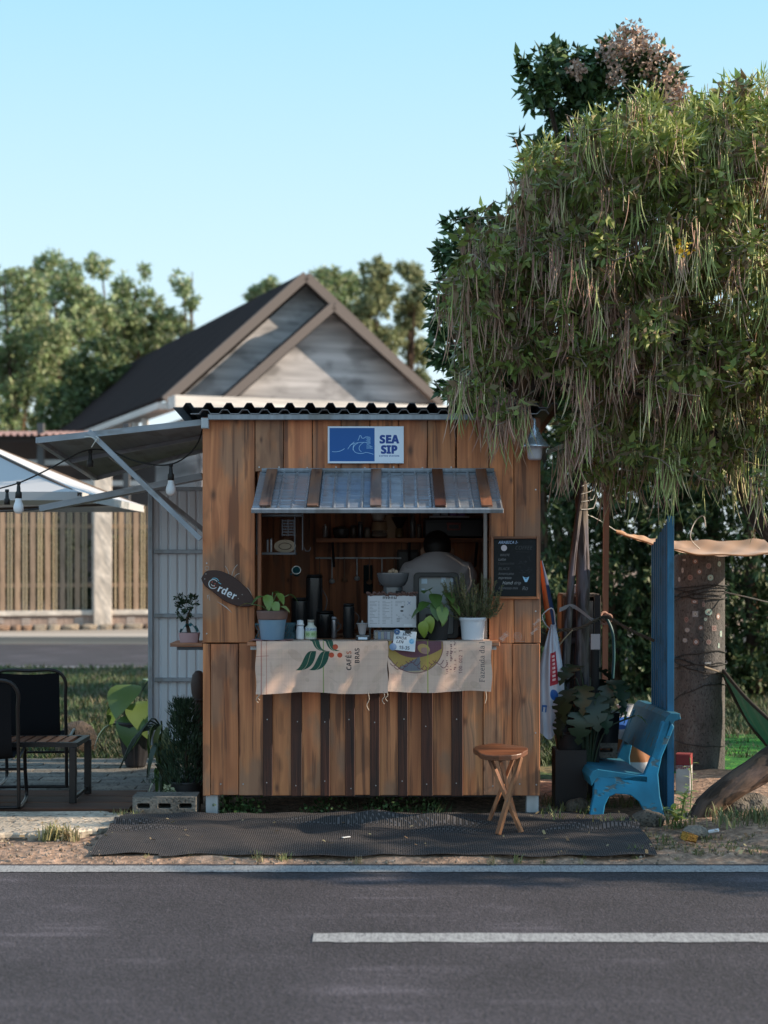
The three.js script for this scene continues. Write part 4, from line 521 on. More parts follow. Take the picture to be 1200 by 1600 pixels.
{
  const z = .07, k = 1 / S(z), t = thing('potted_pothos', 'trailing pothos in a black square pot beside the rosemary', 'potted plant', [X(684, z), CT + .004, z]);
  add(t, 'pot', new THREE.CylinderGeometry(25 * k, 20 * k, 40 * k, 4).rotateY(Math.PI / 4).translate(0, 20 * k + .001, 0), plain(.012, .012, .014, .5));
  leafy(t, V(0, 39 * k, 0), [[-.06, .08, .03, -.6, .2, 1, 1], [-.05, .0, .085, -.3, 1.3, 1.0, 2], [-.085, -.03, .08, -.6, 1.35, 1.0, 2], [.02, .06, .07, .2, .9, 1.1, 0], [-.02, .13, .0, .1, .4, 1.2, 1], [.04, .14, .0, .5, .2, 1.2, 1], [-.05, .15, -.02, -.4, -.2, 1.1, 1], [.07, .08, .03, 1.0, .5, 1, 0], [.03, .03, .07, .4, 1.2, .9, 0], [-.01, .09, .05, 0, .9, 1.2, 1], [-.08, .05, -.01, -1.4, .4, 1, 1]], [mL.bright, mL.mid, mL.lime], leafGeo(.11, .07, .35, .2));
}
{
  const z = -.12, k = 1 / S(z), t = thing('bonsai', 'small dark bonsai in a pink tray on the side shelf', 'bonsai', [X(296, z), Y(1006, -.15) + .011, z]);
  add(t, 'tray', new THREE.CylinderGeometry(22 * k, 19 * k, 15 * k, 4).rotateY(Math.PI / 4).scale(1, 1, .7).translate(0, 7.6 * k, 0), plain(.42, .26, .27, .6)); add(t, 'liner', sheet(10, 6, (u, v) => V((u - .5) * .12, .062 + .05 * Math.sin(u * 3.1) + .012 * Math.sin(u * 19 + v * 5), .045 - v * .09)), plain(.01, .17, .20, .5));
  add(t, 'trunk', taper([V(0, .05, 0), V(-.015, .14, 0), V(.01, .22, 0)], [.014, .009, .004], 6, 8), mBark); const cs = []; for (let i = 0; i < 9; i++) cs.push([V(rr(-.06, .06), rr(.12, .28), rr(-.05, .05)), .035, .8]); add(t, 'foliage', crownGeo(clumpLeaves(cs, 420, .022, .013, .1, .1), [[.02, .04, .02], [.03, .055, .025]]), leafMat(.1));
}
// ---------------------------------------------------------------- small things on the counter
const bottle = (name, label, x, z, pts, mat, cap, capMat) => { const t = thing(name, label, 'bottle', [x, CT + .004, z]); add(t, 'body', lathe(pts, 20), mat); add(t, 'cap', lathe(cap, 18), capMat); return t; };
{
  const z = .02, k = 1 / S(z); bottle('spice_bottle', 'plain white plastic bottle beside the blue pot', X(469, z), z, [[0, .001], [5.6 * k, .001], [6.4 * k, 2 * k], [6.4 * k, 15 * k], [5.5 * k, 19 * k], [5.2 * k, 22 * k], [0, 22 * k]], plain(.70, .71, .76, .4), [[0, 22.2 * k], [6.2 * k, 22.2 * k], [6.2 * k, 24.5 * k], [5.2 * k, 25 * k], [5 * k, 30 * k], [0, 31 * k]], plain(.74, .75, .80, .4));
  const tl = canvas(512, 128, (c) => { c.fillStyle = '#b9c9a0'; c.fillRect(0, 0, 512, 128); c.fillStyle = '#c8d4de'; c.fillRect(0, 0, 512, 46); c.fillStyle = '#1d3557'; c.font = 'bold 40px sans-serif'; for (let i = 0; i < 3; i++) c.fillText('AND CLE', i * 180, 38); c.fillStyle = '#5d9040'; c.font = 'bold 52px sans-serif'; for (let i = 0; i < 6; i++) c.fillText('80', 10 + i * 86, 105); });
  const t = bottle('labelled_bottle', 'squat pale bottle with green print label beside the white bottle', X(485.5, z), z - .01, [[0, .001], [8 * k, .001], [9 * k, 2 * k], [9 * k, 19 * k], [5 * k, 23 * k], [5 * k, 27 * k], [0, 27 * k]], plain(.62, .62, .55, .4), [[0, 27.2 * k], [5.2 * k, 27.2 * k], [5.2 * k, 31 * k], [0, 31 * k]], plain(.45, .38, .32, .5));
  add(t, 'paper_label', new THREE.CylinderGeometry(9.15 * k, 9.15 * k, 15 * k, 24, 1, true).translate(0, 11.5 * k, 0), std({ map: tl, roughness: .6 }));
}
{
  const z = -.07, k = 1 / S(z), t = thing('basket', 'teal perforated plastic basket behind the blue pot', 'basket', [X(430, z), CT + .002, z]), m = plain(.05, .13, .17, .5), g = [], w = 62 * k, h = 24 * k, d = .12;
  for (const s of [-1, 1]) { for (let i = 0; i <= 14; i++) { g.push(bar(V(-w / 2 + i * w / 14, 0, s * d / 2), V(-w / 2 + ((i + 3) % 15) * w / 14 * (i < 12 ? 1 : 0) + (i >= 12 ? -w / 2 + i * w / 14 + w / 2 : 0), h, s * d / 2), .004)); g.push(bar(V(-w / 2 + i * w / 14, h, s * d / 2), V(-w / 2 + Math.min(14, i + 3) * w / 14, 0, s * d / 2), .004)); } }
  add(t, 'lattice', merge(g), m); for (const y of [.004, h]) add(t, 'rim', merge([box(w + .01, .01, .008, 0, y, d / 2), box(w + .01, .01, .008, 0, y, -d / 2), box(.008, .01, d, w / 2, y, 0), box(.008, .01, d, -w / 2, y, 0)]), m); add(t, 'base', box(w, .004, d, 0, .004, 0), m);
}
{
  const z = .0, k = 1 / S(z), t = thing('menu_stand', 'framed paper menu with brown bead garland standing on the counter', 'menu');
  const tx = canvas(1024, 768, (c, w, h) => { c.fillStyle = '#c9c8cf'; c.fillRect(0, 0, w, h); c.fillStyle = '#17171c'; c.font = 'bold 110px sans-serif'; c.fillText('menu', 310, 78); c.fillStyle = '#55555e'; for (let col = 0; col < 3; col++) for (let r = 0; r < 16; r++) { if (col === 2 && r > 3) continue; const n = Math.floor(rr(40, 180)); c.fillRect(40 + col * 270, 130 + r * 36, n, 7); c.fillRect(220 + col * 270, 130 + r * 36, 30, 7); } c.fillStyle = '#20222a'; for (const [x, y] of [[730, 270], [720, 370]]) { c.beginPath(); c.ellipse(x, y, 34, 22, 0, 0, 7); c.fill(); } c.strokeStyle = '#3c5f90'; c.lineWidth = 8; c.beginPath(); c.moveTo(840, 130); c.lineTo(900, 210); c.moveTo(910, 140); c.lineTo(830, 220); c.stroke(); c.font = 'bold 44px sans-serif'; c.fillStyle = '#20222a'; c.fillText('SEA', 610, 580); c.fillText('SIP', 610, 636); c.strokeStyle = '#6a6a74'; c.lineWidth = 5; for (let i = 0; i < 9; i++) { c.beginPath(); c.arc(620 + i * 45, 470 + (i % 3) * 40, 16, 0, 5); c.stroke(); } c.fillStyle = '#dcdce2'; c.fillRect(760, 690, 180, 60); });
  panel(t, 574, 651, 930.5, 980.5, z + .03, .008, std({ map: tx, roughness: .3 }), plain(.5, .5, .52, .5));
  const fr = []; for (const px of [574.3, 650.7]) fr.push(box(.005, 58 * k, .012, X(px, z), Y(955, z), z + .03)); add(t, 'frame', merge(fr), plain(.02, .02, .022, .4));
  const bd = []; for (let i = 0; i < 46; i++) bd.push(new THREE.IcosahedronGeometry(.009, 0).rotateX(i).rotateY(i * 2).translate(X(574, z) + i * (77 * k) / 45, Y(928, z) + rr(-.008, .01), z + .03 + rr(-.006, .008))); add(t, 'bead_garland', merge(bd), plain(.14, .07, .06, .6));
  const legs = []; for (const px of [578, 647]) legs.push(box(.012, Y(980, z) - CT - .002, .012, X(px, z), (Y(980, z) + CT + .002) / 2, z + .02)); add(t, 'leg', merge(legs), plain(.03, .03, .03, .5));
}
{
  const z = .005, k = 1 / S(z), t = thing('sachet_box', 'clear box of small colourful packets under the menu', 'box', [X(617, z), CT + .003, z]);
  add(t, 'case', box(66 * k, 15 * k, .09, 0, 7.6 * k, 0), phys({ color: C(.8, .84, .9), roughness: .15, transmission: .85, thickness: 0 })); const pc = [[.45, .30, .16], [.2, .3, .45], [.5, .42, .3], [.25, .2, .3], [.5, .5, .52], [.42, .22, .15]]; for (let i = 0; i < 13; i++) add(t, 'packet', box(4.2 * k, 11 * k, .05, (-29 + i * 4.8) * k, 6.6 * k, 0), plain(...pc[i % 6], .6));
}
{
  const z = .215, k = 1 / S(z), tx = canvas(512, 430, (c) => { c.fillStyle = '#d6dae2'; c.fillRect(0, 0, 512, 430); c.fillStyle = '#141a2c'; c.font = 'italic bold 92px sans-serif'; c.fillText('MOC', 190, 104); c.fillText('KHOA', 40, 190); c.fillText('LEN', 60, 276); c.font = 'bold 100px sans-serif'; c.fillText('15-35', 140, 400); c.fillStyle = '#8fc0e0'; c.beginPath(); c.arc(420, 210, 62, 0, 7); c.fill(); c.strokeStyle = '#4a86b8'; c.lineWidth = 10; c.beginPath(); c.arc(420, 210, 36, 0, 5); c.stroke(); });
  const t = thing('price_card', 'white handwritten price card with blue flower clipped to the counter edge', 'card', [X(632, z), Y(1001, z), z + .026], 0); t.rotation.z = -.1; t.rotation.x = -.05;
  add(t, 'card', cbox(35 * k, 31 * k, .003, .0008), plain(.7, .72, .76, .6)); add(t, 'writing', new THREE.PlaneGeometry(34.4 * k, 30.4 * k).translate(0, 0, .0022), std({ map: tx, roughness: .6 }));
  const fl = []; for (let i = 0; i < 7; i++) { const a = i / 7 * 6.283; fl.push(lathe([[0, .002], [.007, .001], [.008, 0], [0, 0]], 8).rotateX(Math.PI / 2).translate(-13 * k + Math.cos(a) * .011, 13 * k + Math.sin(a) * .011, .004 + i * .0004)); } add(t, 'blue_flower', merge(fl), plain(.03, .09, .22, .6)); const d = lathe([[0, .003], [.021, .002], [.022, 0], [0, 0]], 20).rotateX(Math.PI / 2).translate(-17 * k, -11 * k, .003); add(t, 'blue_badge', d, plain(.18, .26, .42, .5)); add(t, 'clip', cbox(9 * k, 4.5 * k, .01, .001).translate(4 * k, 15 * k, .004), plain(.01, .01, .012, .4));
}
{
  const z = .1, k = 1 / S(z), t = thing('coffee_scale', 'small coffee scale with lit looking white display', 'scale', [X(567, z), CT + .006, z]);
  add(t, 'body', cbox(22 * k, 6 * k, .08, .004).translate(0, 3 * k, 0), plain(.02, .02, .024, .4)); add(t, 'display', box(14 * k, 3.6 * k, .003, 0, 3.2 * k, .0415), plain(.62, .72, .85, .3)); add(t, 'plate', cbox(20 * k, .004, .075, .001).translate(0, 6.6 * k, 0), plain(.4, .42, .45, .3, .6));
  const c = thing('dripper_cup', 'grey tapered metal cup standing on the coffee scale', 'cup', [X(566, z), CT + .006 + 7.4 * k, z]); add(c, 'body', lathe([[0, .001], [4 * k, .001], [5 * k, 2 * k], [7.5 * k, 17 * k], [9.5 * k, 18 * k], [9.5 * k, 19 * k], [7 * k, 19 * k], [4.5 * k, 3 * k], [0, 3 * k]], 24), plain(.35, .33, .34, .4, .3)); add(c, 'knob', lathe([[0, 19 * k], [1.5 * k, 19 * k], [1.2 * k, 22 * k], [0, 24 * k]], 10), plain(.3, .3, .3));
}
{
  const z = -.2, k = 1 / S(z), t = thing('coffee_grinder', 'coffee grinder with wide smoky bean hopper behind the menu', 'grinder', [X(614, z), CT, z]);
  add(t, 'body', merge([lathe([[0, .001], [18 * k, .001], [18 * k, 52 * k], [15 * k, 56 * k], [0, 56 * k]], 24)]), plain(.02, .02, .023, .35)); add(t, 'collar', lathe([[15 * k, 56 * k], [15.5 * k, 80 * k], [13.5 * k, 80 * k], [13.5 * k, 56 * k]], 24), phys({ color: C(.25, .27, .30), roughness: .12, transmission: .55, thickness: 0 })); add(t, 'beans', lathe([[0, 79 * k], [12 * k, 80 * k], [16 * k, 84 * k], [8 * k, 88 * k], [0, 89 * k]], 16), plain(.05, .03, .02, .6));
  add(t, 'hopper', lathe([[14 * k, 80 * k], [19 * k, 83 * k], [23 * k, 90 * k], [25 * k, 98 * k], [25.6 * k, 102.5 * k], [24.6 * k, 102.5 * k], [24 * k, 98 * k], [21.5 * k, 90 * k], [14 * k, 81.5 * k]], 32), phys({ color: C(.34, .34, .37), roughness: .1, transmission: .6, thickness: 0 })); add(t, 'lid_knob', merge([0, 1, 2].map((i) => new THREE.IcosahedronGeometry(.014, 1).translate((i - 1) * .018, 104 * k + (i % 2) * .008, 0))), plain(.5, .36, .26, .7)); add(t, 'latch', cbox(14 * k, 7 * k, .04, .004).translate(12 * k, 71 * k, .05), plain(.01, .01, .012, .4));
}
{
  const z = -.12, t = thing('appliance', 'grey machine back in a rounded black frame behind the pothos', 'appliance'), w = X(716, z) - X(647, z), h = Y(896, z) - CT - .004, cx = (X(716, z) + X(647, z)) / 2;
  const rs = (w, h, r) => { const s = new THREE.Shape(); s.moveTo(-w / 2 + r, -h / 2); s.lineTo(w / 2 - r, -h / 2); s.quadraticCurveTo(w / 2, -h / 2, w / 2, -h / 2 + r); s.lineTo(w / 2, h / 2 - r); s.quadraticCurveTo(w / 2, h / 2, w / 2 - r, h / 2); s.lineTo(-w / 2 + r, h / 2); s.quadraticCurveTo(-w / 2, h / 2, -w / 2, h / 2 - r); s.lineTo(-w / 2, -h / 2 + r); s.quadraticCurveTo(-w / 2, -h / 2, -w / 2 + r, -h / 2); return s; };
  const fr = rs(w, h, .03); fr.holes.push(rs(w - .055, h - .045, .02)); add(t, 'frame', new THREE.ExtrudeGeometry(fr, { depth: .05, bevelEnabled: true, bevelSize: .003, bevelThickness: .003, bevelSegments: 1 }).translate(cx, CT + .004 + h / 2 + .003, z - .03), plain(.012, .012, .014, .4));
  add(t, 'back_panel', box(w - .05, h - .04, .012, cx, CT + .004 + h / 2, z - .015), plain(.30, .32, .33, .45)); add(t, 'housing', box(w - .06, h - .05, .16, cx, CT + .004 + h / 2, z - .12), plain(.03, .03, .032, .5)); for (const [px, py, sx, sy] of [[663, 908, 9, 8], [693, 906, 7, 8], [661, 922, 5, 5], [708, 905, 8, 9]]) add(t, 'sticker', box(sx / S(z), sy / S(z), .002, X(px, z), Y(py, z), z - .008), plain(.45, .55, .66, .5));
}
for (const [nm, lab, px, r, h, z, c] of [['black_canister', 'tall black canister standing behind the labelled bottle', 491, 13, 98, -.3, .012], ['black_canister', 'short wide black canister left of the tall one', 468, 13, 62, -.3, .014], ['black_canister', 'narrow dark canister beside the menu stand', 545, 9, 54, -.22, .02], ['steel_tumbler', 'slim steel tumbler on the counter in front of the dark canisters', 522, 4, 34, -.15, .3], ['black_canister', 'stout black canister in front of the tall canister', 508, 14, 42, -.26, .010]]) { const k = 1 / S(z), t = thing(nm, lab, nm === 'steel_tumbler' ? 'tumbler' : 'canister', [X(px, z), CT + .002, z]); add(t, 'body', lathe([[0, .001], [r * k, .001], [r * k, (h - 6) * k], [r * .9 * k, (h - 4) * k], [0, (h - 4) * k]], 22), plain(c, c, c * 1.1, .25, c > .1 ? .8 : 0)); add(t, 'lid', lathe([[0, (h - 4) * k], [r * .95 * k, (h - 4) * k], [r * .9 * k, h * k], [0, h * k]], 22), plain(c * .8, c * .8, c * .9, .35)); add(t, 'handle', tube([V(r * k, h * .75 * k, 0), V((r + 7) * k, h * .6 * k, 0), V(r * k, h * .3 * k, 0)], .003, 6), plain(.05, .05, .055, .4)); }
// ---------------------------------------------------------------- inside: rack, shelf, boxes
{
  const z = -.3, k = 1 / S(z), t = thing('wire_rack', 'hanging grey metal rack inside the window left side', 'rack'), m = plain(.13, .135, .15, .5, .3), g = [];
  const x0 = X(402, z), x1 = X(463, z), yb = Y(865, z), yt = Y(806, z); add(t, 'tray', box(x1 - x0, .014, .2, (x0 + x1) / 2, yb, z), m); add(t, 'tray', box(X(473, z) - x0, .012, .2, (X(473, z) + x0) / 2, yt, z), m); for (const [px, y0] of [[403, 790], [462, 800], [474, 800]]) g.push(box(.007, Y(y0, z) - (px === 474 ? Y(860, z) : yb), .007, X(px, z), (Y(y0, z) + yb) / 2 + (px === 474 ? .01 : 0), z + .09)); add(t, 'upright', merge(g), m); add(t, 'hanger', merge([box(.006, Y(720, z) - yt, .006, x0 + .01, (Y(720, z) + yt) / 2, z - .08), box(.006, Y(720, z) - yt, .006, x1, (Y(720, z) + yt) / 2, z - .08)]), m);
  const hk = tube([P(475, 855, z + .09), P(478, 861, z + .09), P(484, 860, z + .09), P(485, 855, z + .09)], .0022, 5); add(t, 'hook', hk, m);
  const gr = thing('cooling_grate', 'grey slotted plastic grate hanging in the metal rack', 'grate'); for (let i = 0; i < 6; i++) { add(gr, 'bar', box(19 * k, 2.2 * k, .006, X(451, z), Y(814 + i * 4.4, z), z + .06), plain(.16, .16, .18, .6)); } add(gr, 'side', merge([box(1.6 * k, 26 * k, .007, X(442, z), Y(825, z), z + .06), box(1.6 * k, 26 * k, .007, X(460.5, z), Y(825, z), z + .06), box(1.6 * k, 26 * k, .007, X(451, z), Y(825, z), z + .06)]), plain(.16, .16, .18, .6));
  const pl = thing('woven_plate', 'round tan woven plate leaning in the metal rack', 'plate', [X(446, z), Y(854, z), z + .03]); pl.rotation.x = -.25; add(pl, 'disc', lathe([[0, -.004], [12 * k, -.004], [17 * k, .006], [17 * k, .01], [12 * k, .001], [0, .001]], 28).rotateX(Math.PI / 2).scale(1, .62, 1), plain(.42, .33, .24, .7)); add(pl, 'lines', new THREE.TorusGeometry(9.5 * k, .0022, 5, 26).scale(1, .55, 1).translate(0, 0, .006), plain(.06, .04, .03));
  for (const [px, h, c] of [[419, 19, [.3, .3, .32]], [424.5, 20, [.5, .5, .52]]]) { const s = thing('glass_tube', px < 420 ? 'grey slim tube standing in the metal rack' : 'pale slim tube standing next to the woven plate', 'tube', [X(px, z), yb + .008, z + .05]); add(s, 'body', lathe([[0, .001], [1.6 * k, .001], [1.6 * k, h * k], [0, h * k]], 10), plain(...c, .25)); add(s, 'cap', lathe([[0, h * k], [1.8 * k, h * k], [1.8 * k, (h + 2) * k], [0, (h + 2) * k]], 10), plain(.1, .1, .1)); }
  const cup = thing('hanging_cup', 'enamel cup hanging below the metal rack', 'cup', [X(464, z), Y(893, z), z + .05]); cup.rotation.set(1.1, .5, 0); add(cup, 'body', lathe([[0, -.03], [.02, -.03], [.026, .02], [.028, .021], [.024, .019], [.018, -.026], [0, -.026]], 20), plain(.02, .10, .12, .4)); add(cup, 'rim', new THREE.TorusGeometry(.027, .003, 6, 20).rotateX(Math.PI / 2).translate(0, .021, 0), plain(.55, .53, .5, .4)); add(cup, 'handle', tube([V(-.022, .012, 0), V(-.045, 0, 0), V(-.022, -.02, 0)], .003, 5), plain(.02, .10, .12, .4));
}
const SZ = -1.5, SK = 1 / S(SZ), SY = Y(841, SZ);
{
  const t = thing('back_shelf', 'long dark shelf across the back wall inside the kiosk', 'shelf'); add(t, 'board', wood(box(X(772, SZ) - X(495, SZ), .028, .26, (X(772, SZ) + X(495, SZ)) / 2, SY - .015, SZ - .08), 'x'), mInner); for (const px of [520, 640, 745]) add(t, 'bracket', bar(V(X(px, SZ), SY - .03, SZ + .02), V(X(px, SZ), SY - .2, BK + .03), .018), mDarkSteel);
  const b = thing('work_counter', 'dark work counter along the back wall inside the kiosk', 'counter'); add(b, 'top', wood(box(2.0, .04, .5, -.08, 1.08, BK + .28), 'x'), mInner); add(b, 'front', box(1.96, .82, .02, -.08, .64, BK + .5), mInner); add(b, 'leg', box(.06, .86, .06, .85, .63, BK + .1), mInner);
}
const onShelf = (name, label, cat, px, parts) => { const t = thing(name, label, cat, [X(px, SZ), SY + .001, SZ - .02]); for (const [n, pts, m, dy = 0] of parts) add(t, n, lathe(pts.map(([r, y]) => [r * SK, y * SK]), 24).translate(0, dy * SK, 0), m); return t; };
onShelf('coffee_carafe', 'hourglass glass carafe with wooden collar on the back shelf', 'carafe', 593, [['glass', [[0, .2], [12, .2], [13.5, 4], [11, 14], [8, 22], [9.5, 27]], phys({ color: C(.75, .7, .62), roughness: .05, transmission: .8, thickness: 0 })], ['coffee', [[0, .6], [11.4, .6], [12.4, 4], [11.4, 8], [0, 8]], plain(.30, .19, .12, .2)], ['collar', [[9.5, 13], [9, 24], [11.5, 25], [13, 12]], plain(.45, .29, .16, .6)]]);
onShelf('white_dripper', 'white ceramic dripper cup with handle set on the carafe', 'dripper', 591, [['cup', [[0, 27.4], [8, 27.4], [9, 30], [12, 44], [11, 44], [8, 31], [0, 30]], plain(.68, .62, .56, .35)]]).add((() => { const m = new THREE.Mesh(tube([V(.045, .17, 0), V(.075, .165, 0), V(.07, .13, 0), V(.04, .125, 0)], .004, 6), plain(.68, .62, .56, .35)); m.name = 'handle'; return m; })());
onShelf('wood_board', 'light wooden board leaning behind the carafe', 'board', 609, [['board', [[0, .1], [9, .1], [11, 16], [8, 34], [0, 40]], plain(.40, .25, .14, .6)]]).scale.z = .2;
onShelf('black_dripper', 'black cone dripper on an amber server on the back shelf', 'dripper', 624, [['server', [[0, .2], [6, .2], [6.5, 3], [6, 15], [0, 15]], plain(.16, .10, .04, .25)], ['cone', [[4, 15.5], [6, 19], [13, 33], [12, 33], [4, 18]], plain(.015, .014, .016, .4)]]);
onShelf('spice_jar', 'dark glass jar beside the black dripper', 'jar', 645, [['jar', [[0, .2], [4.5, .2], [4.5, 26], [3, 30], [3, 36], [0, 36]], phys({ color: C(.22, .2, .19), roughness: .1, transmission: .4, thickness: 0 })], ['lid', [[0, 36.2], [3.4, 36.2], [3.4, 40], [0, 40]], plain(.1, .09, .08)]]);
onShelf('shallow_bowl', 'dark shallow bowl on the left of the back shelf', 'bowl', 533, [['bowl', [[0, .2], [10, .2], [12, 5], [13, 14], [12, 14], [10, 5], [0, 3]], plain(.06, .05, .045, .4)], ['lid', [[0, 19], [9, 17], [13, 15], [13.2, 14.2], [0, 14.2]], plain(.08, .07, .06, .3)]]);
onShelf('slim_glass', 'slim clear glass at the left end of the back shelf', 'glass', 508, [['glass', [[0, .2], [4.2, .2], [4.2, 19], [3.6, 19], [3.6, 1.5], [0, 1.5]], phys({ color: C(.8, .8, .8), roughness: .05, transmission: .85, thickness: 0 })], ['straw', [[0, 2], [.9, 2], [.9, 22], [0, 22]], plain(.5, .5, .5)]]);
{
  const z = -1.5, k = 1 / S(z), t = thing('equipment_case', 'black hard case with a red handle on the back shelf', 'case', [X(708, z), SY + .001, z - .02]);
  add(t, 'body', cbox(92 * k, 30 * k, .22, .012).translate(0, 15 * k + .001, 0), plain(.016, .016, .02, .35)); const h = 2 * k; add(t, 'handle', merge([box(22 * k, 3.2 * k, .02, 0, 22 * k, .122), box(3 * k, 9 * k, .018, -9 * k, 17 * k, .12), box(3 * k, 9 * k, .018, 9 * k, 17 * k, .12), box(18 * k, 2.6 * k, .02, 0, 13 * k, .122)]), plain(.22, .035, .025, .4)); void h; add(t, 'lid_seam', box(92.4 * k, .003, .222, 0, 24 * k, 0), plain(.005, .005, .005));
  const tr = thing('serving_tray', 'white tray holding purple packs on top of the black case', 'tray', [X(702, z), SY + 31 * k + .003, z - .02]); add(tr, 'tray', cbox(62 * k, 3 * k, .18, .004).translate(0, 1.6 * k, 0), plain(.62, .60, .62, .4)); for (let i = 0; i < 4; i++) add(tr, 'pack', cbox(11 * k, 7 * k, .1, .004).translate((-20 + i * 13) * k, 6.7 * k, 0), i > 1 ? plain(.30, .14, .40, .4) : plain(.32, .34, .40, .4));
}
for (const [nm, lab, px, py, w, h, c] of [['picture_frame', 'small dark framed picture on the back wall beside the person', 637, 885, 28, 46, .02], ['hanging_cloth', 'dark teal cloth hanging on the back wall', 575, 905, 14, 44, .012]]) { const z = BK + .045, t = thing(nm, lab, nm === 'picture_frame' ? 'picture' : 'cloth', [X(px, z), Y(py, z), z]); add(t, 'panel', cbox(w / S(z), h / S(z), .015, .002), nm === 'picture_frame' ? plain(c, c, c, .4) : plain(.008, .025, .03, .9)); if (nm === 'picture_frame') add(t, 'border', merge([box(w / S(z) + .02, .015, .02, 0, h / S(z) / 2 + .008, 0), box(w / S(z) + .02, .015, .02, 0, -h / S(z) / 2 - .008, 0), box(.015, h / S(z), .02, w / S(z) / 2 + .008, 0, 0), box(.015, h / S(z), .02, -w / S(z) / 2 - .008, 0, 0)]), plain(.06, .04, .03, .6)); else add(t, 'peg', box(.01, .012, .04, 0, h / S(z) / 2, -.01), mDarkSteel); }
for (const [px, r, h, c] of [[552, 5, 20, [.10, .07, .05]], [563, 4, 26, [.06, .06, .065]], [574, 5, 17, [.22, .18, .14]], [655, 4, 22, [.14, .10, .07]], [768, 4, 24, [.2, .2, .2]]]) { const t = onShelf('storage_jar', 'small lidded jar on the dim back shelf', 'jar', px, [['jar', [[0, .2], [r, .2], [r, h * .8], [r * .7, h * .85], [0, h * .85]], plain(...c, .25)], ['lid', [[0, h * .86], [r * .85, h * .86], [r * .85, h], [0, h]], plain(.12, .1, .09, .5)]]); t.userData.group = 'jars on the back shelf'; }
{ const z = BK + .06, t = thing('utensil_rail', 'rail of hanging utensils on the back wall', 'utensils'); add(t, 'rail', box(.62, .012, .012, X(560, z), Y(872, z), z), mGalv); for (let i = 0; i < 7; i++) { const x = X(560, z) - .28 + i * .09, l = rr(.1, .2); add(t, 'utensil', merge([box(.008, l, .004, x, Y(872, z) - l / 2, z + .012), lathe([[0, -.02], [.02, -.012], [.022, 0], [.012, .016], [0, .02]], 12).scale(1, 1, .4).translate(x, Y(872, z) - l - .015, z + .014)]), i % 2 ? mGalv : plain(.25, .14, .08, .6)); } }
// ---------------------------------------------------------------- the person inside
function sdfMesh(bones, ctr, size, res, k = .03, cut) {                        // bones: [ax,ay,az, bx,by,bz, ra, rb]; smooth union meshed by marching cubes
  const mc = new MarchingCubes(res, std({}), false, false, 160000); mc.isolation = 0; mc.reset(); const h = size / 2;
  for (let z = 0; z < res; z++) for (let y = 0; y < res; y++) for (let x = 0; x < res; x++) {
    const q = [ctr[0] + ((x - res / 2) / (res / 2)) * h, ctr[1] + ((y - res / 2) / (res / 2)) * h, ctr[2] + ((z - res / 2) / (res / 2)) * h]; let acc = 0, best = 9;
    for (const b of bones) { const ux = b[3] - b[0], uy = b[4] - b[1], uz = b[5] - b[2], px = q[0] - b[0], py = q[1] - b[1], pz = q[2] - b[2], l2 = ux * ux + uy * uy + uz * uz || 1e-9, t = Math.min(1, Math.max(0, (px * ux + py * uy + pz * uz) / l2)), sx = b[8] || 1, d = Math.hypot(px - ux * t, py - uy * t, (pz - uz * t) * sx) - (b[6] + (b[7] - b[6]) * t); if (d < .25) acc += Math.exp(-d / k); if (d < best) best = d; }
    let d = acc > 0 ? -k * Math.log(acc) : best; if (cut) d = Math.max(d, cut(q)); mc.field[x + y * res + z * res * res] = -d;
  }
  mc.update(); const n = mc.count, g = new THREE.BufferGeometry(), pos = new Float32Array(n * 3), nor = new Float32Array(n * 3); for (let i = 0; i < n; i++) for (let c = 0; c < 3; c++) { pos[i * 3 + c] = mc.positionArray[i * 3 + c] * h + ctr[c]; nor[i * 3 + c] = mc.normalArray[i * 3 + c]; }
  g.setAttribute('position', new THREE.BufferAttribute(pos, 3)); g.setAttribute('normal', new THREE.BufferAttribute(nor, 3)); g.computeVertexNormals(); return g;
}
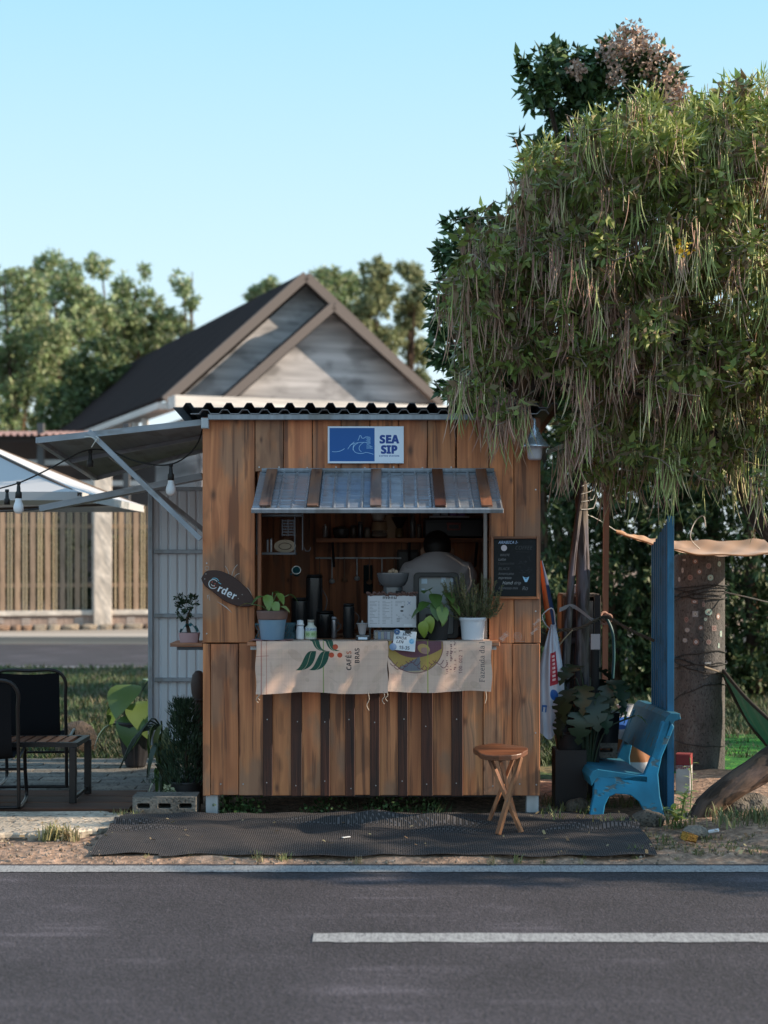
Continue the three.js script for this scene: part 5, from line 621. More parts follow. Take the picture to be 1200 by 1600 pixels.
{
  const zc = -.86, t = thing('person', 'person in a grey collared shirt seen from behind, head bowed over the work counter', 'person', [X(684, zc), FL + .012, zc]);
  // joints in metres from the floor; the person faces -z
  const arm = (s) => [[s * .17, 1.30, -.03, s * .235, 1.10, -.06, .052, .042], [s * .235, 1.10, -.06, s * .15, .99, -.27, .042, .03]];
  const leg = (s) => [[s * .09, .86, 0, s * .10, .47, -.02, .085, .058], [s * .10, .47, -.02, s * .10, .07, .03, .058, .036], [s * .10, .05, .04, s * .11, .035, -.15, .04, .03]];
  const head = [[0, 1.475, -.10, 0, 1.50, -.13, .088, .09, .92], [0, 1.44, -.16, 0, 1.41, -.19, .06, .045]], neck = [[0, 1.36, -.03, 0, 1.45, -.09, .056, .054]];
  const face = [[0, 1.435, -.215, 0, 1.46, -.222, .016, .012], [.033, 1.455, -.2, .034, 1.455, -.2, .014, .014], [-.033, 1.455, -.2, -.034, 1.455, -.2, .014, .014], [.094, 1.465, -.10, .098, 1.44, -.096, .02, .013], [-.094, 1.465, -.10, -.098, 1.44, -.096, .02, .013], [-.02, 1.405, -.205, .02, 1.405, -.205, .012, .012]];
  const torso = [[0, 1.30, -.02, 0, 1.08, .0, .13, .125, 1.15], [0, 1.37, -.03, .15, 1.30, -.02, .055, .06], [0, 1.37, -.03, -.15, 1.30, -.02, .055, .06], [0, 1.08, 0, 0, .90, .0, .125, .14, 1.1]];
  const hand = (s) => { const w = [s * .15, .99, -.27], o = [[...w, s * .13, .965, -.33, .026, .03]]; for (let f = 0; f < 4; f++) { const x = s * (.105 + f * .017), l = [.03, .036, .034, .026][f]; o.push([x, .96, -.345, x - s * .004, .945, -.345 - l, .0095, .009], [x - s * .004, .945, -.345 - l, x - s * .006, .92, -.352 - l, .009, .0075]); } o.push([s * .135, .955, -.30, s * .095, .945, -.325, .012, .010], [s * .095, .945, -.325, s * .088, .925, -.345, .010, .008]); return o; };
  const skin = plain(.36, .21, .14, .55), bodyG = sdfMesh([...neck, ...torso, ...arm(1), ...arm(-1), ...leg(1), ...leg(-1)], [0, .80, -.08], 1.75, 104, .025), headG = sdfMesh([...head, ...face, neck[0]], [0, 1.46, -.1], .36, 60, .012), hG = [1, -1].map((s) => sdfMesh(hand(s), [s * .13, .955, -.33], .24, 56, .006));
  add(t, 'body', merge([bodyG, headG, ...hG]), skin);
  add(t, 'hair', sdfMesh([[0, 1.495, -.09, 0, 1.515, -.12, .090, .092, .9], [0, 1.45, -.055, 0, 1.475, -.07, .052, .074]], [0, 1.48, -.1], .34, 56, .015, (q) => Math.max(-q[2] - .165, 1.40 - q[1])), plain(.012, .010, .009, .6));
  const sh = [[0, 1.30, -.02, 0, 1.08, .0, .150, .150, 1.1], [0, 1.385, -.03, .16, 1.305, -.02, .066, .078], [0, 1.385, -.03, -.16, 1.305, -.02, .066, .078], [0, 1.08, 0, 0, .88, .0, .150, .16, 1.05], ...[1, -1].map((s) => [s * .17, 1.30, -.03, s * .232, 1.12, -.055, .075, .068])];
  const shirtMat = std({ color: C(.52, .50, .53), roughness: .9 });
  const shirt = add(t, 'shirt', sdfMesh(sh, [0, 1.12, 0], .85, 90, .03, (q) => Math.max(.82 - q[1], q[1] - 1.455 + q[2] * -.2)), shirtMat);
  { const p = shirt.geometry.attributes.position, n = shirt.geometry.attributes.normal; for (let i = 0; i < p.count; i++) { const x = p.getX(i), y = p.getY(i), w = .005 * Math.sin(x * 26 + y * 34 + Math.sin(y * 18) * 2) * sm(1.42, 1.25, y) + .004 * Math.sin(Math.abs(x) * 60 - y * 40) * sm(.08, .2, Math.abs(x)); p.setXYZ(i, x + n.getX(i) * w, y + n.getY(i) * w, p.getZ(i) + n.getZ(i) * w); } shirt.geometry.computeVertexNormals(); }
  add(t, 'collar', lathe([[.072, 1.375], [.088, 1.372], [.078, 1.43], [.067, 1.438], [.064, 1.43]], 26).scale(1, 1, .95).rotateX(0).translate(0, .002, -.045), shirtMat); void shirt;
  add(t, 'trousers', sdfMesh([...leg(1).slice(0, 2), ...leg(-1).slice(0, 2)].map((b) => [...b.slice(0, 6), b[6] + .018, b[7] + .03]).concat([[-.05, .9, 0, .05, .9, 0, .14, .14, 1.1]]), [0, .52, 0], 1.1, 80, .02, (q) => Math.max(.09 - q[1], q[1] - .97)), plain(.03, .032, .045, .9));
}

// ---------------------------------------------------------------- stool, block, bench
{
  const t = thing('wooden_stool', 'rustic folding wooden stool with crossed legs by the kiosk planks', 'stool'), m = woodMat(C(.82, .78, .76), .6), mt = woodMat(C(.58, .46, .44), .45);
  const seat = []; const z = .56, cx = X(781.5, z), n = 26; for (let i = 0; i < n; i++) { const a = i / n * 6.283, r = 1 + .06 * Math.sin(a * 3 + 1) + .05 * Math.sin(a * 5) + rr(-.015, .015); seat.push([Math.cos(a) * .148 * r, Math.sin(a) * .15 * r]); }
  const sg = new THREE.ExtrudeGeometry(shapeOf(seat), { depth: .022, bevelEnabled: true, bevelSize: .006, bevelThickness: .005, bevelSegments: 2 }).rotateX(-Math.PI / 2).rotateX(.10).translate(cx, Y(1178, z), z); add(t, 'seat', wood(sg, 'x'), mt);
  const g0 = .06, legs = [[813, 1183, .66, 778, .74], [764, 1182, .58, 815, .68], [780, 1183, .47, 810, .46], [803, 1182, .45, 762, .40]];
  legs.forEach(([x0, y0, z0, x1, z1], i) => { const a = V(X(x0, z0), Y(y0, z0), z0), b = V(X(x1, z1), g0 - .0, z1); const lg = add(t, 'leg', wood(bar(a, b, .034, .018, .003), 'y'), m); const q = a.clone().lerp(b, i === 0 ? .57 : .45); add(lg, 'bolt', new THREE.SphereGeometry(.007, 8, 6).scale(1, 1, .5).translate(q.x, q.y, q.z + .012), plain(.2, .17, .14, .4, .6)); });
}
function block(name, label, px0, px1, y0, h, z, holes, depth = .19, turn = 0) {
  const w = X(px1, z) - X(px0, z), s = shapeOf([[-w / 2, 0], [w / 2, 0], [w / 2, h], [-w / 2, h]]), hw = w / holes * .66, hh = h * .34; for (let i = 0; i < holes; i++) { const c = -w / 2 + w * (i + .5) / holes, hp = new THREE.Path(); const r = hh * .35; hp.moveTo(c - hw / 2 + r, h / 2 - hh / 2); hp.lineTo(c + hw / 2 - r, h / 2 - hh / 2); hp.quadraticCurveTo(c + hw / 2, h / 2 - hh / 2, c + hw / 2, h / 2); hp.quadraticCurveTo(c + hw / 2, h / 2 + hh / 2, c + hw / 2 - r, h / 2 + hh / 2); hp.lineTo(c - hw / 2 + r, h / 2 + hh / 2); hp.quadraticCurveTo(c - hw / 2, h / 2 + hh / 2, c - hw / 2, h / 2); hp.quadraticCurveTo(c - hw / 2, h / 2 - hh / 2, c - hw / 2 + r, h / 2 - hh / 2); s.holes.push(hp); }
  const g = new THREE.ExtrudeGeometry(s, { depth, bevelEnabled: true, bevelSize: .004, bevelThickness: .004, bevelSegments: 1 }).translate(0, .004, -depth); const o = add(scene, name, mapUV(g, 'x', 1.6, 1.6, rnd(), rnd()), std({ map: tConc.map, bumpMap: tConc.bump, bumpScale: .006, color: C(.55, .54, .54), roughness: .95 })); o.position.set((X(px0, z) + X(px1, z)) / 2, y0, z); o.rotation.y = turn; return tag(o, label, 'block');
}
block('hollow_block', 'grey hollow concrete block with three holes beside the timber deck', 208, 306, .045, .108, .0, 3);
{
  const t = thing('bench', 'blue painted concrete bench with a worn backrest beside the round concrete pillar', 'bench');
  const tBl = tex(512, 512, (u, v) => { const a = fbm(u, v, 6, 6, 5, 3), w = sm(.64, .72, fbm(u, v, 14, 22, 5, 9)) * .8, k = .75 + a * .5; return [mix(20 * k, 88, w), mix(118 * k, 95, w), mix(156 * k, 100, w), a * 120 + (1 - w) * 100]; });
  const m = std({ map: tBl.map, bumpMap: tBl.bump, bumpScale: .003, roughness: .6 }), mW = std({ map: tBl.map, bumpMap: tBl.bump, bumpScale: .003, color: C(.85, .72, .66), roughness: .65 });
  const z0 = .05, L = 1.22, q = (a) => a.map(([x, y]) => [X(x, z0), Y(y, z0)]), drop = -.035;
  const legG = extr(q([[920, 1289], [939, 1289], [944, 1258], [951, 1244], [962, 1239], [986, 1241], [1000, 1252], [1015, 1279], [1038, 1279], [1030, 1245], [1027, 1210], [1033, 1182], [1052, 1136], [1046, 1126], [1036, 1130], [1022, 1178], [1008, 1212], [935, 1215], [930, 1222], [929, 1245]]), .06, .006);
  for (const [dz, dy] of [[-.06, 0], [-L + .06, drop]]) add(t, 'leg', mapUV(legG.clone().translate(0, dy, z0 + dz), 'y', 1, 1), m);
  const shear = (g) => { const p = g.attributes.position; for (let i = 0; i < p.count; i++) p.setY(i, p.getY(i) + drop * (z0 - p.getZ(i)) / L); g.computeVertexNormals(); return g; };
  const nose = extr(q([[925, 1227], [930, 1217], [936, 1214], [1011, 1222], [1011, 1214], [934, 1203], [926, 1206], [922, 1214]].reverse()), L, .004); add(t, 'seat', mapUV(shear(nose.translate(0, 0, z0 - L)), 'z', 1, 1), mW);
  const back = extr(q([[1019, 1182], [1042, 1121], [1048, 1115], [1062, 1116], [1063, 1123], [1054, 1126], [1048, 1133], [1027, 1187]]), L, .004); add(t, 'backrest', mapUV(shear(back.translate(0, 0, z0 - L)), 'z', 1, 1), mW);
}
block('hollow_block', 'grey hollow concrete block standing on the blue bench seat', 898, 964, Y(1191, -.62) + .025, .098, -.62, 2, .12);
// ---------------------------------------------------------------- round concrete pillar with stickers
{
  const z = -1.94, s = S(z), R = 39.3 / s, h = Y(866, z), t = thing('concrete_pillar', 'round brown grey concrete pillar covered with stickers and wound with wire', 'pillar', [X(1092.5, z), 0, z]);
  const pt = lathe([[0, -.1], [R, -.1], [R * 1.0, .3], [R, h - .02], [R - .015, h], [0, h]], 48); const uvp = pt.attributes.uv; for (let i = 0; i < uvp.count; i++) uvp.setXY(i, uvp.getX(i) * 3, pt.attributes.position.getY(i) * 1.2);
  add(t, 'shaft', pt, std({ map: tConc.map, bumpMap: tConc.bump, bumpScale: .008, color: C(.36, .37, .42), roughness: .9 })); add(t, 'red_paint', lathe([[R + .001, .26], [R + .0015, .40]], 48), (() => { const x = tex(256, 64, (u, v) => [110, 24, 26, 0]); const a = canvas(256, 64, (c) => { for (let i = 0; i < 500; i++) { c.fillStyle = `rgba(110,24,26,${rnd() * .3})`; const u = .5 + (rnd() + rnd() + rnd() - 1.5) * .1; c.fillRect(u * 256, 32 + (rnd() + rnd() - 1) * 30, 3, 3); } }); void x; return std({ map: a, transparent: true, roughness: .9 }); })());
  const atlas = canvas(512, 512, (c) => { const cols = ['#9d9fa4', '#b9b1a0', '#8a938b', '#84665c', '#c8c4bc', '#4d6478', '#8a7874', '#d0cacb', '#2a2d33', '#9db8b0', '#7a4a4c', '#6d778b']; for (let i = 0; i < 16; i++) { const x = (i % 4) * 128, y = Math.floor(i / 4) * 128; c.fillStyle = cols[i % 12]; c.fillRect(x, y, 128, 128); c.fillStyle = cols[(i * 5 + 4) % 12]; if (i % 3 === 0) { c.beginPath(); c.arc(x + 64, y + 64, 36, 0, 7); c.fill(); c.fillStyle = cols[(i + 8) % 12]; c.beginPath(); c.arc(x + 64, y + 64, 15, 0, 7); c.fill(); } else if (i % 3 === 1) { c.fillRect(x + 18, y + 26, 92, 26); c.fillRect(x + 18, y + 70, 60, 14); c.fillRect(x + 18, y + 94, 80, 8); } else { c.beginPath(); c.moveTo(x + 20, y + 100); c.lineTo(x + 64, y + 22); c.lineTo(x + 108, y + 100); c.fill(); } } }), mS = std({ map: atlas, roughness: .5 });
  const st = [[1064, 875, 6, 3, 1], [1079, 877, 9, 8, 1], [1099, 884, 9, 9, 1], [1117, 881, 8, 8, 0], [1062, 891, 5, 9, 1], [1085, 893, 9, 9, 0], [1072, 902, 9, 9, 0], [1102, 902, 10, 9, 1], [1058, 905, 6, 8, 1], [1078, 939, 10, 6, 1], [1091, 943, 5, 9, 1], [1099, 955, 12, 10, 0], [1079, 958, 9, 9, 1], [1115, 962, 9, 10, 0], [1067, 967, 8, 9, 0], [1094, 966, 5, 5, 0], [1068, 983, 9, 7, 1], [1087, 979, 8, 8, 0], [1108, 980, 9, 9, 1], [1120, 989, 6, 10, 0], [1065, 999, 9, 7, 0], [1080, 1001, 10, 10, 0], [1099, 1001, 9, 8, 1], [1116, 1007, 4, 8, 1], [1098, 1035, 10, 6, 1]];
  st.forEach(([px, py, w, h2, sq0], i) => { const sq = sq0 && i % 3 === 0; const a = Math.asin(Math.max(-.97, Math.min(.97, (px - 1092.5) / 39.3))), g = sheet(sq ? 3 : 8, 3, (u, v) => { let x = (u - .5) * w, y = (v - .5) * h2; if (!sq) { const r = Math.hypot(x / w * 2, y / h2 * 2) || 1e-6, mx = Math.max(Math.abs(x / w * 2), Math.abs(y / h2 * 2)); x *= mx / r; y *= mx / r; } const an = a + x / 39.3 * .98; return V(Math.sin(an) * (R + .0025), Y(py, z) + y / s, Math.cos(an) * (R + .0025)); }); const uv = g.attributes.uv, cx = (i * 7) % 4, cy = (i * 3) % 4; for (let j = 0; j < uv.count; j++) uv.setXY(j, (cx + uv.getX(j) * .98 + .01) / 4, (cy + uv.getY(j) * .98 + .01) / 4); add(t, 'sticker', g, mS); });
  const mw = plain(.02, .018, .018, .6); for (const [py, r, tilt] of [[918, .006, .02], [922, .007, -.03], [927, .006, .05], [931, .008, -.02], [935, .005, .06], [1024, .006, .04], [1029, .007, -.04], [1037, .006, -.06], [1040, .005, .03], [1086, .005, .10], [1158, .004, -.02], [1205, .004, .02]]) { const p = []; for (let k = 0; k < 20; k++) { const a = k / 20 * 6.283; p.push(V(Math.sin(a) * (R + .006 + rr(0, .008)), Y(py, z) + Math.sin(a + 1) * tilt + rr(-.006, .006), Math.cos(a) * (R + .006 + rr(0, .008)))); } add(t, 'wire', tube(p, r * .7, 5, 60, true), mw); }
  add(t, 'wire_tail', tube([V(R * .9, Y(925, z), .12), V(R + .12, Y(932, z), .2), V(R + .45, Y(948, z), .25), V(R + 1.1, Y(962, z), .3)], .005, 5), plain(.35, .33, .3, .5, .4)); add(t, 'wire_tail', tube([V(R * .3, h - .02, R * .7), V(-R * .2, h + .04, R), V(-R * .6, h + .12, R + .05), V(-R * .35, h + .24, R), V(-R * .05, h + .28, R), V(R * .05, h + .2, R)], .004, 5), plain(.45, .43, .4, .5, .3));
}
// ---------------------------------------------------------------- blue ribbed sheet
{
  const t = thing('ribbed_sheet', 'bright blue ribbed metal sheet standing on edge behind the bench', 'metal sheet'), m = metal(C(.018, .19, .38), .55, .0), x = X(1054, -.1), n = 9, g = [];
  const zt = -.1, zf = -.82; for (let i = 0; i < n; i++) { const a = mix(zt - .03, zf, i / n), b = mix(zt - .03, zf, (i + 1) / n), ya = mix(Y(806, -.1), 1.70, i / n), yb = mix(Y(806, -.1), 1.70, (i + 1) / n), p = (b - a), ribs = [[a, 0], [a + p * .45, 0], [a + p * .6, -.022], [a + p * .85, -.022], [b, 0]]; for (let j = 0; j < 4; j++) { const [z0, o0] = ribs[j], [z1, o1] = ribs[j + 1], y0 = mix(ya, yb, (z0 - a) / p), y1 = mix(ya, yb, (z1 - a) / p); for (const th of [0, .003]) { const gg = new THREE.BufferGeometry(); gg.setAttribute('position', new THREE.Float32BufferAttribute([x + o0 + th, .02, z0, x + o1 + th, .02, z1, x + o1 + th, y1, z1, x + o0 + th, .02, z0, x + o1 + th, y1, z1, x + o0 + th, y0, z0], 3)); gg.setAttribute('uv', new THREE.Float32BufferAttribute([z0, 0, z1, 0, z1, y1, z0, 0, z1, y1, z0, y0], 2)); gg.computeVertexNormals(); g.push(gg); } } }
  add(t, 'sheet', merge(g), m); add(t, 'edge_flange', cbox(.042, Y(806, -.1) - .02, .005, .001).translate(x - .02, (Y(806, -.1) + .02) / 2, zt - .025), m); for (const y of [.42, .98, 1.42]) add(t, 'rivet_row', merge([0, 1, 2, 3, 4, 5, 6].map((i) => new THREE.SphereGeometry(.006, 6, 4).translate(x - .003, y + i * .008, mix(zt, zf, (i + .25) / 9 + .02)))), plain(.03, .08, .18, .5));
}
// ---------------------------------------------------------------- posts, crate, bag, parasol, marker
const mGreyWood = std({ map: tBark.map, bumpMap: tBark.bump, bumpScale: .01, color: C(1.35, 1.95, 2.9), roughness: .95 });
{
  const z = -.7; let t = thing('weathered_post', 'thick weathered grey timber post beside the kiosk corner', 'post'); add(t, 'shaft', taper([P(906, 1262, z), P(908, 1100, z), P(911, 900, z), P(908, 760, z), P(907, 682, z)].map((p, i) => i ? p : V(p.x, -.05, p.z)), [.052, .05, .046, .042, .040], 10, 24, .05), mGreyWood);
  const wv = []; for (let i = 0; i < 4; i++) wv.push(tube([P(855, 704 + i * 2, .0), P(880, 694 + i * 2, -.4), P(905, 688 + i * 3, z + .05), P(930 - i * 2, 700 + i * 8, z + .03), P(926 + i, 750 + i * 14, z), P(908, 760 + i * 12, z + .06)], .0035, 5, 24)); add(t, 'cable', merge(wv), plain(.5, .5, .5, .5));
  t = thing('weathered_stick', 'thin grey stick leaning on the thick timber post', 'stick'); add(t, 'shaft', taper([V(X(878, z), -.05, z + .06), P(886, 1000, z + .06), P(897, 860, z + .05), P(920, 690, z + .02)], [.03, .028, .024, .014], 8, 18, .05), mGreyWood);
  t = thing('steel_post', 'slim rust brown steel post behind the broad leaved plant', 'post'); add(t, 'shaft', bar(V(X(943.5, -.9), -.05, -.9), P(947.5, 759, -.9), .036, .036, .003), plain(.22, .10, .065, .7)); add(t, 'knot', new THREE.TorusKnotGeometry(.028, .010, 40, 5).translate(...P(946, 966, -.87).toArray()), plain(.35, .2, .16, .8)); add(t, 'hose', tube([P(946, 962, -.86), P(956, 985, -.84), P(959, 1020, -.84), P(957, 1060, -.84)], .011, 7), plain(.02, .10, .12, .5));
  t = thing('plank_crate', 'weathered plank crate standing behind the timber post', 'crate'); const zc = -1.0, ym = Y(930, zc); for (const [a, b, y0] of [[876, 890, 934], [891, 896, 931], [912, 922, 938], [923, 933, 929]]) add(t, 'board', wood(cbox((b - a) / S(zc), Y(y0, zc) - .0, .02, .003).translate(X((a + b) / 2, zc), Y(y0, zc) / 2, zc + .16)), mGreyWood); add(t, 'side_board', wood(box(.02, ym, .3, X(877, zc), ym / 2, zc)), mGreyWood); add(t, 'side_board', wood(box(.02, ym, .3, X(932, zc), ym / 2, zc)), mGreyWood); add(t, 'back_board', box(54 / S(zc), ym, .02, X(904, zc), ym / 2, zc - .15), mGreyWood); add(t, 'cross_rail', wood(box(58 / S(zc), .05, .016, X(904, zc), Y(1000, zc), zc + .18), 'x'), mGreyWood); add(t, 'lid_board', box(56 / S(zc), .02, .3, X(904, zc), ym + .002, zc - .005), mGreyWood);
  t = thing('foam_box', 'small white foam box on top of the plank crate', 'box', [X(899, zc), ym + .013, zc + .02]); add(t, 'body', cbox(.09, .045, .12, .004).translate(0, .023, 0), plain(.62, .66, .74, .8)); add(t, 'lid', cbox(.096, .012, .126, .003).translate(0, .052, 0), plain(.66, .7, .78, .8));
  tag(add(scene, 'tape_ribbon', sheet(30, 3, (u, v) => { const c = new THREE.CatmullRomCurve3([P(874, 953, -.6), P(893, 947, -.62), P(908, 955, -.6), P(925, 968, -.6), P(935, 966, -.7), P(946, 964, -.85)]).getPoint(u); return c.add(V(0, (v - .5) * .03 * (1 - .6 * u) , (v - .5) * .02)); }), phys({ color: C(.5, .52, .56), roughness: .6, transmission: .2, thickness: 0, side: THREE.DoubleSide })), 'torn white plastic tape tied between the post and crate', 'tape');
  t = thing('twisted_rope', 'knotted twine stretched between crate and blue sheet', 'rope'); const rp = []; for (let j = 0; j < 3; j++) { const p = []; for (let i = 0; i <= 40; i++) { const u = i / 40, c = new THREE.CatmullRomCurve3([P(872, 985, -.55), P(905, 982, -.55), P(930, 970, -.6), P(950, 965, -.8), P(985, 985, -.7), P(1022, 1001, -.6)]).getPoint(u); p.push(c.add(V(0, Math.cos(i * 1.3 + j * 2.1) * .008, Math.sin(i * 1.3 + j * 2.1) * .008))); } rp.push(tube(p, .005, 5, 80)); } add(t, 'strand', merge(rp), plain(.10, .075, .055, .9)); add(t, 'loose_end', tube([P(895, 984, -.5), P(880, 1000, -.5), P(868, 1018, -.5)], .004, 5), plain(.34, .28, .18, .8));
}
{
  const z = -.62, a = P(877, 1072, z), b = P(846, 876, z), t = thing('folded_parasol', 'folded orange and navy parasol leaning behind the kiosk corner', 'parasol', a); const d = b.clone().sub(a), L = d.length(); t.quaternion.setFromUnitVectors(V(0, 1, 0), d.normalize());
  const half = (s0, n) => new THREE.LatheGeometry([[.004, 0], [.026, .06], [.034, L * .35], [.032, L * .6], [.022, L * .85], [.006, L]].map(([r, y]) => new THREE.Vector2(r, y)), 8, s0, n); add(t, 'orange_cloth', half(3.0, 3.3), plain(.46, .13, .045, .75)); add(t, 'navy_cloth', half(.0, 3.02), plain(.012, .035, .11, .7)); add(t, 'pole', new THREE.CylinderGeometry(.01, .01, L * .9 + .95, 8).translate(0, L * .45 - .47, 0), plain(.05, .045, .04, .5)); const tw = []; for (let i = 0; i < 8; i++) tw.push(new THREE.TorusGeometry(.036 + rr(0, .006), .005, 5, 14).rotateX(Math.PI / 2 + rr(-.4, .4)).translate(0, L * .36 + i * .011, 0)); add(t, 'tie_cord', merge(tw), plain(.22, .17, .05, .9));
}
{
  const z = -.42, t = thing('plastic_bag', 'white printed plastic bag hanging behind the kiosk corner', 'bag'); const tx = canvas(256, 512, (c) => { c.fillStyle = '#b9c4d4'; c.fillRect(0, 0, 256, 512); c.fillStyle = '#a31f36'; c.save(); c.translate(100, 130); c.rotate(-.12); c.fillRect(0, 0, 80, 150); c.fillStyle = '#e3c9cd'; c.font = 'bold 30px sans-serif'; c.rotate(Math.PI / 2); for (let i = 0; i < 7; i++) c.fillRect(12 + i * 18, -56, 11, rr(24, 34)); c.restore(); c.fillStyle = '#1d5aa6'; c.beginPath(); c.ellipse(160, 320, 38, 24, .3, 0, 7); c.fill(); c.fillStyle = '#2b63a8'; c.fillRect(60, 370, 12, 30); c.fillRect(60, 368, 44, 9); c.fillRect(90, 377, 12, 24); });
  const f = (s) => (u, v) => { const y = mix(Y(1150, z), Y(976, z), v), w = mix(mix(8, 46, Math.sin(Math.min(1, (1 - v) * 1.4) * 1.57)), 36, v < .2 ? (.2 - v) * 3 : 0) / S(z), cx = X(mix(856, 864, v), z); return V(cx + (u - .5) * w, y + .02 * Math.sin(u * 9) * (v < .1 ? 1 : .1), z + s * (.05 * Math.sin(u * Math.PI) * Math.sin(Math.min(1, 1 - v + .1) * 2.6) + .006 * Math.sin(u * 23 + v * 9) + .004 * Math.sin(v * 31 - u * 7))); };
  add(t, 'front', sheet(26, 30, f(1)), std({ map: tx, roughness: .5 })); add(t, 'back', sheet(26, 30, f(-1)), plain(.45, .5, .58, .5)); add(t, 'handle', tube([P(858, 982, z), P(850, 972, z + .1), P(847, 962, z + .1), P(862, 950, z + .1), P(868, 976, z)], .004, 5), plain(.6, .62, .66, .5));
  const z2 = -1.3, s = thing('printed_sack', 'white printed sack slumped on the ground behind the bench', 'sack', [X(978, z2), 0, z2]); const tx2 = canvas(256, 256, (c) => { c.fillStyle = '#aab2bd'; c.fillRect(0, 0, 256, 256); c.fillStyle = '#2a63b8'; c.beginPath(); c.ellipse(60, 60, 70, 24, -.3, 0, 7); c.fill(); c.fillStyle = '#8d5a34'; c.fillRect(0, 110, 256, 26); c.fillStyle = '#c29a1e'; c.fillRect(20, 175, 120, 46); c.fillStyle = '#2a2418'; for (let i = 0; i < 22; i++) c.fillRect(24 + rnd() * 108, 180 + rnd() * 34, 5, 5); }); const g = new THREE.SphereGeometry(1, 26, 18), p = g.attributes.position; for (let i = 0; i < p.count; i++) { const x = p.getX(i), y = p.getY(i), zz = p.getZ(i), f2 = 1 + .1 * Math.sin(x * 7 + y * 5) + .06 * Math.sin(zz * 11 + y * 9); p.setXYZ(i, Math.sign(x) * Math.pow(Math.abs(x), .7) * .2 * f2, .27 + Math.sign(y) * Math.pow(Math.abs(y), .6) * .265, zz * .15 * f2); } g.computeVertexNormals(); add(s, 'sack', g, std({ map: tx2, roughness: .6 })); add(s, 'neck', lathe([[.05, .5], [.03, .54], [.07, .6], [.06, .6]], 12), plain(.5, .53, .56, .6));
}
{
  const z = -.88, t = thing('marker_post', 'short white marker post with a red top beside the pillar', 'post', [X(1069, z), 0, z], -.32), w = .098, h = Y(1177, z); add(t, 'shaft', cbox(w, h - .075, w, .006).translate(0, (h - .075) / 2, 0), std({ map: tPlaster.map, color: C(.95, .95, 1.0), roughness: .85 })); add(t, 'red_top', cbox(w + .002, .075, w + .002, .006).translate(0, h - .0375, 0), plain(.24, .03, .03, .8)); const dr = []; for (let i = 0; i < 7; i++) dr.push(box(.008, rr(.01, .04), .003, -w / 2 + .008 + i * .0135, h - .083 - rr(0, .008), w / 2 + .0006)); add(t, 'paint_drips', merge(dr), plain(.24, .03, .03, .8));
}
{
  const t = thing('cloth_canopy', 'rust brown cloth stretched on a string beside the pillar', 'cloth'), z = -1.45, m = phys({ color: C(.50, .27, .14), roughness: .85, transmission: .35, thickness: 0, side: THREE.DoubleSide }), top = new THREE.CatmullRomCurve3([P(962, 828, z), P(1020, 838, z), P(1090, 843, z), P(1200, 842, z), P(1290, 838, z)]), low = new THREE.CatmullRomCurve3([P(963, 830, z), P(1018, 848, z + .05), P(1090, 864, z + .15), P(1190, 864, z + .15), P(1290, 850, z + .1)]);
  add(t, 'cloth', sheet(90, 16, (u, v) => { const a = top.getPoint(u).add(V(0, 0, -.55 * Math.min(1, u * 2.2))), b = low.getPoint(u); return b.lerp(a, v).add(V(0, .006 * Math.sin(u * 34 + v * 7) * v + .003 * Math.sin(u * 71 - v * 9) - .03 * Math.sin(v * 3.14) * Math.min(1, u * 3) + (v < .07 ? -.012 : 0), 0)); }), m); add(t, 'hem', tube([0, .1, .2, .3, .4, .5, .6, .7, .8, .9, 1].map((u) => low.getPoint(u).add(V(0, -.008 + .006 * Math.sin(u * 34), .004))), .006, 5, 60), m); add(t, 'string', tube([P(908, 800, -.72), P(935, 812, -1.1), P(962, 829, z)], .003, 5), plain(.6, .6, .58, .6));
}
{
  const t = thing('hammock', 'green net hammock hung from the concrete pillar', 'hammock'), m = phys({ color: C(.02, .13, .09), roughness: .7, transmission: .2, thickness: 0, side: THREE.DoubleSide }), c = new THREE.CatmullRomCurve3([P(1131, 1052, -1.75), P(1150, 1085, -1.7), P(1185, 1130, -1.6), P(1250, 1180, -1.5), P(1400, 1180, -1.4), P(1600, 1040, -1.3)]);
  add(t, 'net', sheet(60, 14, (u, v) => { const p = c.getPoint(u), w = .06 + .34 * Math.sin(Math.min(1, u * 1.6) * 1.57); return p.add(V((v - .5) * -w * .35, (v - .5) * w * .75 + .01 * Math.sin(u * 50 + v * 10), (v - .5) * w - .08 * Math.sin(v * 3.14))); }), m); for (const s of [0, 1]) { const p = []; for (let i = 0; i <= 20; i++) { const u = i / 20, q = c.getPoint(u), w = .06 + .34 * Math.sin(Math.min(1, u * 1.6) * 1.57); p.push(q.add(V((s - .5) * -w * .35, (s - .5) * w * .75, (s - .5) * w))); } add(t, 'edge_rope', tube(p, .014, 6, 40), plain(.03, .025, .02, .8)); } add(t, 'cord', tube([P(1100, 1042, -1.55), P(1131, 1052, -1.75)], .008, 5), plain(.2, .16, .12, .8));
}
function rock(name, label, at, sx, sy, sz, col, sd) { const g = new THREE.IcosahedronGeometry(1, 3), p = g.attributes.position; for (let i = 0; i < p.count; i++) { const x = p.getX(i), y = p.getY(i), z = p.getZ(i), f = .8 + .45 * fbm((x * .3 + .5 + sd) % 1, (y * .3 + z * .2 + 1.5) % 1, 6, 6, 3, 9); p.setXYZ(i, x * sx * f, y * sy * f, z * sz * f); } g.computeVertexNormals(); const o = add(scene, name, mapUV(g, 'y', 1.5, 1.5, rnd(), rnd()), std({ map: tConc.map, bumpMap: tConc.bump, bumpScale: .012, color: C(...col), roughness: .95 })); o.position.copy(at); return tag(o, label, 'rock'); }
rock('boulder', 'brown angular boulder on the grass behind the low table', V(X(120, -3.2), .10, -3.2), .17, .17, .15, [.52, .40, .34], .1);
